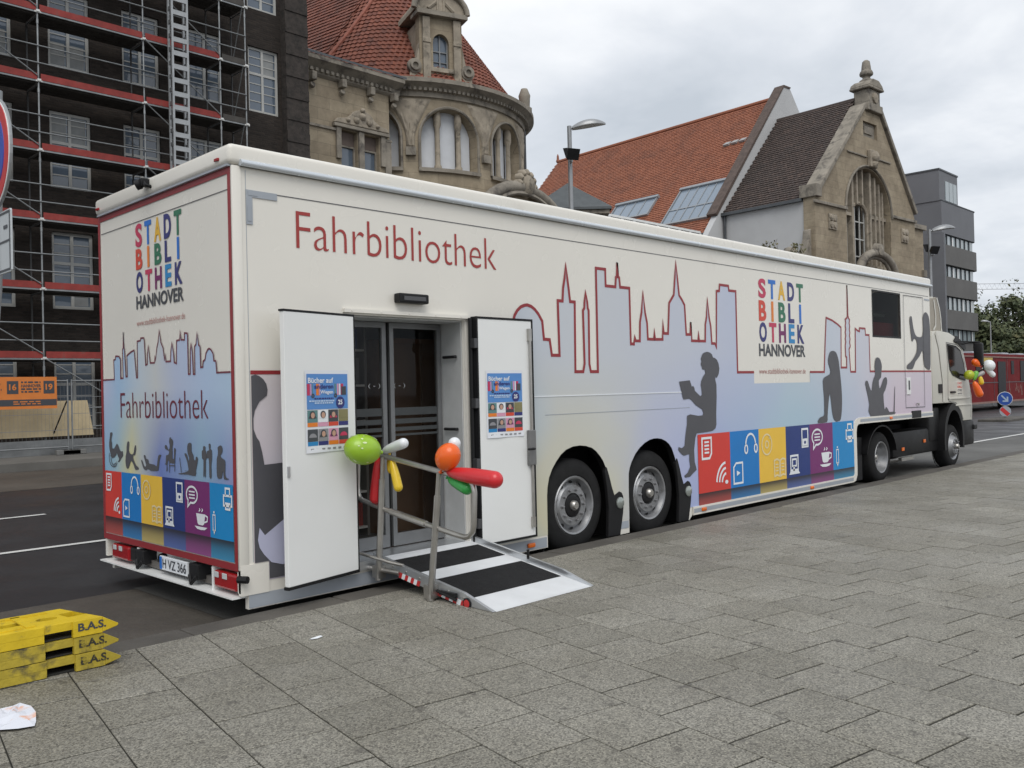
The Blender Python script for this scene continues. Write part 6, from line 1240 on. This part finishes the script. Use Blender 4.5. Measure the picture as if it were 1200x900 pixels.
for (s0, s1, t0, t1) in ((-.45, 2.05, 7.95, 11.95), (.75, 1.95, 14.25, 18.3)):
    n = 5 if s0 < 0 else 4
    fm_ = MB(); w_ = .10
    def bar(sa, sb, ta, tb, h0=.0, h1=.20): fm_.add([SLP(s, t, h) for h in (h0, h1) for s, t in ((sa, ta), (sb, ta), (sb, tb), (sa, tb))], [(0, 3, 2, 1), (4, 5, 6, 7), (0, 1, 5, 4), (1, 2, 6, 5), (2, 3, 7, 6), (3, 0, 4, 7)])
    bar(s0-w_, s0, t0-w_, t1+w_); bar(s1, s1+w_*1.6, t0-w_*1.6, t1+w_*1.6, 0, .28); bar(s0, s1, t0-w_, t0); bar(s0, s1, t1, t1+w_)
    for k in range(1, n): t = t0+(t1-t0)*k/n; bar(s0, s1, t-.035, t+.035, .02, .17)
    if s0 < 0: bar(s0+.95, s0+1.03, t0, t1, .021, .175)
    sk = fm_.build('roof_window', mat('zinc_frame', (.30, .32, .34), .5, .3) if 'zinc_frame' not in bpy.data.materials else bpy.data.materials['zinc_frame'], OH)
    for k in range(n):
        ta, tb = t0+(t1-t0)*k/n+.04, t0+(t1-t0)*(k+1)/n-.04
        for sa, sb in (((s0, s0+.95), (s0+1.03, s1)) if s0 < 0 else ((s0, s1),)): q = MB(); q.quad(SLP(sa, ta, .12), SLP(sb, ta, .12), SLP(sb, tb, .12), SLP(sa, tb, .12)); q.build('pane', dglass('roof_glass', (.22, .27, .33), .15) if 'roof_glass' not in bpy.data.materials else bpy.data.materials['roof_glass'], sk)
for t in (8.5, 9.2, 9.9): b = MB(); b.add([SLP(s, t+dt, h) for s, h in ((5.25, .22), (5.6, .05), (5.25, .05)) for dt in (0, .5)], [(0, 1, 3, 2), (0, 4, 5, 1), (0, 2, 4), (1, 5, 3)]); b.build('roof_vent', mat('vent_grey', (.36, .36, .36), .7) if 'vent_grey' not in bpy.data.materials else bpy.data.materials['vent_grey'], OH)

# parapet building and slate hip roof between the rotunda and the hall
PB = thing('parapet_building', 'low building with white pierced parapet below the orange roof', 'building', (39.5, 24.5, .2))
b = MB(); pa_, pb_ = Vector((35.4, 25.3, 0)), Vector((45.7, 25.25, 0)); pd_ = (pb_-pa_).normalized(); pn_ = Vector((-pd_.y, pd_.x, 0)); PTf = lambda v: pa_+pd_*v.x+pn_*v.y+Vector((0, 0, v.z)); Lp = (pb_-pa_).length
b.box(0, Lp, 0, .3, 11.42, 11.55, T=PTf); b.box(0, Lp, 0, .3, .2, 11.0, T=PTf)
n = 9
for k in range(n+1): b.box(Lp*k/n-.12, Lp*k/n+.12, .02, .28, 11.0, 11.42, T=PTf)
b.build('parapet', white, PB); b = MB(); b.box(.1, Lp-.1, .14, .16, 11.0, 11.41, T=PTf); b.build('opening', blackm, PB); b = MB(); b.box(0, Lp, .31, 8, .2, 10.9, T=PTf); b.build('wall', whiteb, PB)
HP = thing('slate_roof_pavilion', 'small sandstone pavilion with dark slate hip roof behind the street lamp', 'building', (30.2, 23.6, .2))
hx, hy = 30.35, 22.9; e1 = (Vector((31.68, 21.07, 0))-Vector((28.9, 23.86, 0))).normalized(); e2 = Vector((-e1.y, e1.x, 0)); HT = lambda v: Vector((hx, hy, 0))+e1*v.x+e2*v.y+Vector((0, 0, v.z))
b = MB(); h_ = 2.0; b.add([HT(Vector(p)) for p in [(-h_, -.6, 10.62), (h_, -.6, 10.62), (h_, 3.4, 10.62), (-h_, 3.4, 10.62), (0, 1.4, 12.25), (0, 1.4, 12.25), (-h_, -.6, 10.5), (h_, -.6, 10.5), (h_, 3.4, 10.5), (-h_, 3.4, 10.5)]], [(0, 1, 4), (1, 2, 4), (2, 3, 4), (3, 0, 4), (0, 1, 7, 6), (1, 2, 8, 7), (2, 3, 9, 8), (3, 0, 6, 9)]); b.build('roof', slate, HP)
b = MB(); b.box(-1.9, 1.9, -.5, 3.3, 10.3, 10.5, T=HT); b.box(-1.7, 1.7, -.3, 3.1, .2, 10.3, T=HT); b.build('wall', stoned, HP)

# ------------------------------------------------------------------ grey office block
OB = thing('office_building', 'grey modern office block with ribbon windows and rounded corner at the street end', 'building', (77, 26, .2))
greyp = mat('grey_render', (.165, .17, .185), .85, var=.08, vs=.4, bump=.15); greyd = mat('grey_cladding', (.125, .122, .118), .8, var=.12, vs=.5)
def rbox(x0, x1, y0, y1, z0, z1, r, m, name, par):
    pts = [(x0, y0)]+[(x1-r+r*sin(t), y0+r-r*cos(t)) for t in [pi/2*i/8 for i in range(9)]]+[(x1, y1), (x0, y1)]
    b = MB(); b.prism([pts], lambda x, y: Vector((x, y, z0)), lambda x, y: Vector((x, y, z1))); return b.build(name, m, par, smooth=30)
rbox(72.96, 81.6, 20, 32, 13.72, 16.35, .9, greyp, 'storey', OB); rbox(73.0, 81.65, 19.9, 32, 11.2, 12.8, .9, greyd, 'storey', OB); rbox(73.0, 81.65, 19.9, 32, 8.62, 10.2, .9, greyd, 'storey', OB); rbox(73.0, 81.65, 19.9, 32, 5.95, 7.5, .9, greyd, 'storey', OB); rbox(73.2, 81.2, 20.3, 32, .2, 4.9, .6, greyd, 'storey', OB)
b = MB(); b.box(72.9, 73.3, 20.02, 32, .2, 13.7); b.box(72.9, 73.25, 19.85, 20.02, .2, 13.7); b.build('side_wall', greyp, OB)
rbox(72.9, 77.2, 20.1, 31, 16.352, 18.85, .05, greyp, 'roof_storey', OB); b = MB(); b.box(72.85, 77.25, 20.05, 31, 18.852, 18.98); b.box(77.202, 77.4, 20.2, 21, 16.4, 18.7); b.build('roof_edge', gutter, OB); rbox(72.94, 81.68, 19.96, 32, 16.35, 16.351+.06, .9, gutter, 'roof_edge', OB)
sg_ = MB(); sg_.box(0, .07, -.05, .05, 0, 1); 
for z0, z1 in ((12.8, 13.72), (10.2, 11.2), (7.5, 8.62), (4.9, 5.95)):
    rbox(73.3, 81.0, 20.35, 31, z0+.001, z1-.001, .6, mat('office_core', (.05, .055, .06), .6) if 'office_core' not in bpy.data.materials else bpy.data.materials['office_core'], 'core', OB)
    for k in range(7):
        x = 73.35+1.07*k; b = MB(); b.box(x+.05, x+1.0, 20.18, 20.2, z0+.06, z1-.06); wq = b.build('window', dglass('office_glass', (.30, .35, .37), .12) if 'office_glass' not in bpy.data.materials else bpy.data.materials['office_glass'], OB)
        b = MB(); b.box(x-.03, x+.045, 20.1, 20.22, z0+.002, z1-.002); b.build('frame', gutter, wq)
        if random.random() < .35: b = MB(); b.box(x+.1, x+.5, 20.17, 20.178, z0+.08, z1-.1); b.build('blind', white, wq)
for x in (74.2, 75.1, 76.0): b = MB(); b.box(x, x+.8, 20.05, 20.095, 16.5, 18.1); b.build('roof_window', bpy.data.materials['office_glass'], OB)
# ------------------------------------------------------------------ street lamps
lampg = mat('lamp_grey', (.30, .31, .32), .4, .4, var=.1); lampu = mat('lamp_underside', (.42, .42, .40), .35)
def street_lamp(label, x, y, z0, z1, d, floods=0, s=1.0):
    t = thing('street_lamp', label, 'street lamp', (x, y, z0)); d = Vector(d).normalized(); e = Vector((-d.y, d.x, 0))
    b = MB(); b.tube([(x, y, z0), (x, y, z0+2.2), (x, y, z1)], [.11*s, .10*s, .085*s], 10); b.build('pole', lampg, t, smooth=50)
    L = 1.30*s; o = Vector((x, y, z1-.12*s))+d*.12*s; b = MB(); n, m = 12, 10; vs = []
    for i in range(n+1):
        u = i/n; w = .30*s*(sin(pi*min(1, .12+u*.86))**.6)*(1 if u < .5 else 1-.25*(u-.5)); hgt = .26*s*sin(pi*(.10+.86*u))**.7; lift = .06*s*u+.10*s*sin(pi*u*.6)
        for j in range(m+1): a = pi*j/m; vs.append(o+d*(L*u)+e*(w*cos(a))+Vector((0, 0, lift+hgt*sin(a))))
    b.add(vs, [(i*(m+1)+j, (i+1)*(m+1)+j, (i+1)*(m+1)+j+1, i*(m+1)+j+1) for i in range(n) for j in range(m)]+[tuple(range(m+1)), tuple(n*(m+1)+j for j in range(m, -1, -1))]); h = b.build('lamp_head', lampg, t, smooth=50)
    b = MB(); k = m+1; b.add([v-Vector((0, 0, .004)) for i in range(n+1) for v in (vs[i*k], vs[i*k+m])], [(2*i, 2*i+1, 2*i+3, 2*i+2) for i in range(n)]); b.build('lamp_glass', lampu, h)
    b = MB(); b.tube([(x, y, z1-.15*s), o+Vector((0, 0, .06))], .05*s, 8); b.build('arm', lampg, t)
    for k in range(floods):
        sg = 1 if k else -1; c = Vector((x, y, z1-1.05*s+(-.12*s if k else .1*s)))+e*(-sg*.34*s)+d*(.06*s)
        f = (e*(-sg)*.7+d*.3+Vector((0, 0, -.35))).normalized() if k else (d*-.6+e*.6+Vector((0, 0, -.3))).normalized(); u = f.cross(Vector((0, 0, 1))).normalized(); w = u.cross(f)
        b = MB(); b.add([c+u*(a*.26*s*sc)+w*(bb*.22*s*sc)+f*dd for dd, sc in ((.12*s, 1), (-.12*s, .6)) for a, bb in ((-1, -1), (1, -1), (1, 1), (-1, 1))], [(0, 1, 2, 3), (7, 6, 5, 4), (0, 4, 5, 1), (1, 5, 6, 2), (2, 6, 7, 3), (3, 7, 4, 0)]); b.build('floodlight', blackp, t)
        b = MB(); b.tube([(x, y, c.z-.3*s), c-Vector((0, 0, .3*s)), c-Vector((0, 0, .1*s))], .03*s, 6); b.build('bracket', galv, t)
    return t
rd_ = (R2.x, R2.y, 0)
street_lamp('tall grey street lamp with two floodlights behind the trailer roof', 23.28, 16.74, 0, 12.0, rd_, 2)
l2 = street_lamp('grey street lamp in front of the grey office block', 61.24, 16.81, 0, 12.2, rd_, 2, 1.25)
street_lamp('thin distant street lamp in front of the trees with its head to the left', 61.95, 13.30, 0, 5.6, (-R2.x, -R2.y, 0), 0, .45)

# ------------------------------------------------------------------ red bus beyond the cab
BU = thing('red_bus', 'old red bus with dark door and narrow windows parked beyond the truck cab', 'bus', (52, 11.2, 0))
busred = mat('bus_red', (.15, .011, .013), .6, var=.2, vs=1.2, dirt=((.20, .05, .045), 2.2, .62), spec=.12); buspale = mat('bus_trim', (.26, .17, .15), .6, spec=.1)
b = MB(); b.prism([[(44.0, .40), (44.0, 2.95), (44.2, 3.12), (60.3, 3.15), (60.6, 2.9), (60.6, .40), (53.9, .40)]+[(53.2+.62*cos(t), .45+.62*sin(t)) for t in [pi*i/10 for i in range(0, 11)]]+[(47.0, .4)]+[(46.4+.6*cos(t), .45+.6*sin(t)) for t in [pi*i/10 for i in range(0, 11)]]], SY(10), SY(12.5)); b.build('body', busred, BU)
b = MB(); b.box(44.0, 60.5, 9.96, 9.998, 2.93, 3.0); b.box(44.0, 60.5, 9.965, 9.998, .40, .50); b.build('trim', buspale, BU)
b = MB(); b.box(44.0, 60.5, 9.98, 9.998, 1.52, 1.56); b.build('waist_line', P['dark'], BU)
for x0, x1, z0, z1 in ((51.9, 53.3, .75, 2.72), (54.35, 54.85, 2.0, 2.78), (56.1, 60.4, 1.6, 2.8), (48.2, 48.9, 1.9, 2.75), (45, 45.8, 1.9, 2.75)):
    b = MB(); b.box(x0, x1, 9.97, 9.998, z0, z1); b.build('door' if z0 < 1 else 'window', mat('bus_glass', (.012, .012, .015), .4, spec=.1) if 'bus_glass' not in bpy.data.materials else bpy.data.materials['bus_glass'], BU)
b = MB(); b.box(49.5, 51.0, 9.975, 9.998, 2.55, 2.95-.03); b.build('yellow_panel', flat('yellow_panel', (.48, .34, .03)), BU)
for x in (51.2, 53.6): b = MB(); b.box(x, x+.03, 9.985, 9.998, .5, 2.9); b.build('panel_joint', P['dark'], BU)
b = MB()
for k in range(16): x = random.uniform(53.8, 58); z = random.uniform(.7, 1.2); b.box(x, x+random.uniform(.03, .08), 9.99, 9.997, z, z+random.uniform(.15, .55))
q = b.build('graffiti', buspale, BU); q['kind'] = 'stuff'
for x in (50.0, 55.2, 58.3): b = MB(); b.box(x-.6, x+.6, 10.5, 11.8, 3.14, 3.28); b.build('roof_hatch', lgrey, BU, bevel=.05)
for x in (46.4, 53.2): wheel(BU, x, 10.05, .48, .48, .3, .28, 'deep')

# ------------------------------------------------------------------ traffic signs
SG = thing('traffic_sign', 'round blue keep right sign above a red and white disc on the road island', 'traffic sign', (37.36, 5.52, .12))
b = MB(); b.tube([(37.40, 5.53, .12), (37.40, 5.53, 1.2)], .035, 8); b.build('pole', galv, SG)
sgn = Vector((-.9, -.42, 0)).normalized(); sge = Vector((-sgn.y, sgn.x, 0)); sge = sge if sge.dot(R2) > 0 else -sge
def disc(c, r, d, m, name, par, n=28): b = MB(); b.lathe([(0, d), (r-.004, d), (r, d-.006), (r, d-.02), (0, d-.021)], c, sgn, n); return b.build(name, m, par)
c1 = Vector((37.34, 5.51, .90)); d0 = disc(c1, .285, .05, white, 'sign_disc', SG); disc(c1, .272, .054, flat('sign_face_blue', (.01, .06, .30)), 'blue_face', d0)
b = MB(); mpS = lambda d_: (lambda a, c: c1+sge*a+Vector((0, 0, c))+sgn*d_); b.sheet([[(-.15, .12), (-.11, .16), (.06, -.03), (.06, .08), (.12, .08), (.12, -.13), (-.09, -.13), (-.09, -.07), (.02, -.07)]], mpS(.058)); b.build('arrow', flat('faded_arrow', (.34, .42, .52)), d0)
c2 = Vector((37.34, 5.51, .38)); d2 = disc(c2, .215, .05, lgrey, 'striped_disc', SG); mp2 = lambda a, c: c2+sge*a+Vector((0, 0, c))+sgn*.055
b = MB(); b.sheet([[(-.20, .06), (-.10, .18), (.18, -.10), (.06, -.20)]], mp2); b.build('red_stripe', stripe_red, d2)
b = MB(); b.box(35.8, 39.5, 5.0, 6.1, -.05, .10); q = b.build('traffic_island', kerb_m, None, bevel=.03); q['kind'] = 'structure'
NS = thing('no_stopping_sign', 'red and blue no stopping sign with grey plate at the left edge', 'traffic sign', (-1.72, -.05, .11))
b = MB(); b.tube([(-1.83, -.20, .11), (-1.605, -.09, 2.4), (-1.58, -.08, 3.6)], .03, 10); b.build('pole', galv, NS, smooth=50)
nn = Vector((-1, -.0, 0)); ne = Vector((0, -1, 0))
c3 = Vector((-1.60, -.11, 3.196))
def disc2(r, d, m, name, par): b = MB(); b.lathe([(0, d), (r-.003, d), (r, d-.004), (r, d-.015), (0, d-.016)], c3, nn, 40); return b.build(name, m, par)
e0 = disc2(.335, .02, lampg, 'sign_disc', NS); disc2(.328, .023, white, 'white_rim', e0); disc2(.318, .026, flat('sign_red', (.50, .02, .02)), 'red_ring', e0); disc2(.245, .029, flat('sign_blue', (.012, .06, .38)), 'blue_field', e0)
b = MB(); b.add([c3+nn*.033+ne*a+Vector((0, 0, c)) for a, c in ((-.17, .15), (-.13, .19), (.17, -.15), (.13, -.19))], [(0, 1, 2, 3)]); b.build('red_bar', bpy.data.materials['sign_red'], e0)
b = MB(); pl3 = [(-.21, 2.475), (.21, 2.475), (.21, 2.845), (-.21, 2.845)]; b.prism([[(-.20, 2.475), (.20, 2.475), (.21, 2.485), (.21, 2.835), (.20, 2.845), (-.20, 2.845), (-.21, 2.835), (-.21, 2.485)]], lambda a, c: Vector((-1.595, -.13-a, c)), lambda a, c: Vector((-1.585, -.13-a, c))); p3_ = b.build('plate', mat('plate_grey', (.50, .53, .55), .4, var=.04), NS)
b = MB(); b.ribbon([(-.195, 2.49), (.195, 2.49), (.195, 2.83), (-.195, 2.83)], .012, lambda a, c: Vector((-1.598, -.13-a, c)), True); b.ribbon([(-.195, 2.66), (.195, 2.66)], .012, lambda a, c: Vector((-1.5982, -.13-a, c))); b.build('border', P['dark'], p3_)
b = MB(); put_text(b, 'Mo - Fr', -.12, .12, 2.72, 2.77, lambda a, c: Vector((-1.598, -.13-a, c)), .01) if 0 else b.box(-1.5985, -1.5965, -.285, -.215, 2.735, 2.755); b.build('lettering', P['dark'], p3_)

# ------------------------------------------------------------------ trees
def leaf_mat(name, c1, c2, c3):
    k = NT(name); g = k.n('ShaderNodeNewGeometry'); k.l(k.ramp(g.outputs['Random Per Island'], [(0, c1), (.5, c2), (1, c3)]), k.b.inputs['Base Color']); k.set('Roughness', .6); k.set('Specular IOR Level', .2); return k.m
leafA = leaf_mat('leaf_dark', (.06, .078, .042), (.085, .102, .052), (.11, .122, .06)); leafB = leaf_mat('leaf_olive', (.085, .092, .048), (.11, .115, .055), (.14, .135, .065)); bark = mat('bark', (.06, .05, .04), .9, var=.3, vs=6)
def tree(label, x, y, h, r, m, seed, n=9000, ls=.46, group='trees beyond the red bus'):
    rnd = random.Random(seed); t = thing('tree', label, 'tree', (x, y, .0), group)
    b = MB(); b.tube([(x, y, 0), (x+.1, y, h*.35), (x, y+.1, h*.75)], [.28, .2, .06], 8)
    for k in range(7):
        a = 2*pi*k/7; b.tube([(x, y, h*(.3+.05*k)), (x+cos(a)*r*.4, y+sin(a)*r*.4, h*(.5+.04*k)), (x+cos(a)*r*.75, y+sin(a)*r*.75, h*(.62+.04*k))], [.12, .07, .03], 6)
    b.build('trunk', bark, t)
    cl = []
    for k in range(46):
        u, v, w = rnd.gauss(0, 1), rnd.gauss(0, 1), rnd.gauss(0, 1); q = Vector((u, v, w)).normalized()*(rnd.random()**.35)
        cl.append((Vector((x+q.x*r, y+q.y*r, h*.60+q.z*h*.38)), rnd.uniform(.16, .34)*r))
    vs = []; fs = []
    for i in range(n):
        c, cr = rnd.choice(cl); q = Vector((rnd.gauss(0, 1), rnd.gauss(0, 1), rnd.gauss(0, .8))).normalized()*cr*rnd.uniform(.55, 1.05); p = c+q
        nrm = (q.normalized()+Vector((rnd.uniform(-.7, .7), rnd.uniform(-.7, .7), rnd.uniform(-.2, .9)))).normalized(); e1 = nrm.orthogonal().normalized(); e1.rotate(Matrix.Rotation(rnd.uniform(0, 6.28), 3, nrm)); e2 = nrm.cross(e1); s = ls*rnd.uniform(.6, 1.3); o = len(vs)
        vs += [p-e1*s*.5, p-e2*s*.28, p+e1*s*.5, p+e2*s*.28]; fs.append((o, o+1, o+2, o+3))
    b = MB(); b.add(vs, fs); b.build('crown', m, t)
tree('dark green tree in front of the grey office block, left of the distant lamp', 88, 22.5, 8.0, 3.4, leafA, 1)
tree('tallest dark tree behind the distant thin street lamp', 97, 22.8, 10.2, 4.6, leafA, 2)
tree('olive green broad tree right of the distant thin lamp', 92, 17.2, 8.2, 4.6, leafB, 3)
tree('dark bushy tree at the right edge above the red bus', 101, 19.0, 10.0, 4.8, leafA, 4)
tree('olive tree far right, beyond the end of the red bus', 96, 11.5, 8.8, 4.6, leafB, 5)
tree('low dark tree behind the bus, under the office corner', 84, 17.5, 5.2, 3.0, leafA, 6)
tree('dark tree outside the right end of the bus', 104, 8.0, 10, 4.8, leafA, 7)
tree('light feathery tree top showing beside the office corner', 106, 29.5, 13.6, 2.6, leafB, 8, 700, .34)
tree('light sparse tree top rising above the dark tree line', 108, 24.5, 13.8, 2.2, leafB, 9, 450, .34)
# shrub on the ledge in front of the white wall
SB = thing('shrub', 'thin leafy shrub in front of the white side wall of the gabled hall', 'shrub', (44.6, 19.4, 8.0))
rnd = random.Random(5); b = MB(); lv_ = MB()
for k in range(16):
    a = rnd.uniform(0, 6.28); l_ = rnd.uniform(1.4, 2.5); o = Vector((44.6+rnd.uniform(-.9, .9), 19.4+rnd.uniform(-.6, .6), 7.6)); tp_ = o+Vector((cos(a)*.9, sin(a)*.9, l_)); b.tube([o, o.lerp(tp_, .5)+Vector((0, 0, .2)), tp_], [.03, .02, .008], 5)
    for i in range(20):
        p = o.lerp(tp_, rnd.uniform(.4, 1.02))+Vector((rnd.gauss(0, .12), rnd.gauss(0, .12), rnd.gauss(0, .1))); n_ = Vector((rnd.gauss(0, 1), rnd.gauss(0, 1), rnd.gauss(0, 1))).normalized(); e1 = n_.orthogonal().normalized(); e2 = n_.cross(e1); s = rnd.uniform(.08, .15); lv_.add([p-e1*s, p-e2*s*.5, p+e1*s, p+e2*s*.5], [(0, 1, 2, 3)])
b.build('stem', bark, SB); lv_.build('foliage', leaf_mat('leaf_shrub', (.10, .11, .05), (.16, .15, .08), (.20, .17, .10)), SB)
b = MB(); b.box(40, 47.5, 19.0, 19.8, .2, 7.7); o = tag(b.build('ledge_wall', stoned), 'low stone ledge wall that carries the shrub beside the gabled hall', 'wall')
# distant crane
CR = thing('crane', 'distant crane with thin horizontal jib above the trees', 'crane', (200, 70, 0))
b = MB(); p0 = Vector((150, 47.5, 16.6)); p1 = Vector((168, 34.5, 16.75)); dj = (p1-p0).normalized(); crm = mat('crane_grey', (.35, .36, .38), .7)
b.tube([p0, p1], .045, 5); b.tube([p0+Vector((0, 0, .9)), p1+Vector((0, 0, .9))], .045, 5)
for k in range(24): a = p0.lerp(p1, k/24); c = p0.lerp(p1, (k+1)/24); b.tube([a, a.lerp(c, .5)+Vector((0, 0, .9)), c], .02, 4)
b.build('jib', crm, CR); b = MB(); b.box(149.4, 150.6, 47.2, 48.4, 0, 19); b.build('mast', crm, CR)
# red chimney blob behind the trees

# weeds at the foot of the kerb
wd = leaf_mat('weed_leaf', (.03, .045, .015), (.045, .06, .02), (.06, .07, .03)); rnd = random.Random(11)
b = MB()
for cx, cy, n_ in ((-.85, .10, 50), (-.40, .06, 90), (-.62, .02, 40), (-1.0, -.02, 40)):
    for i in range(n_):
        x, y = cx+rnd.gauss(0, .09), cy+rnd.gauss(0, .035); a = rnd.uniform(0, 6.28); h = rnd.uniform(.02, .06); e = Vector((cos(a), sin(a), 0))*.006; p = Vector((x, y, .0)); tip = p+Vector((rnd.gauss(0, .02), rnd.gauss(0, .02), h)); b.add([p-e, p+e, tip], [(0, 1, 2)])
o = b.build('weeds', wd); o['kind'] = 'stuff'
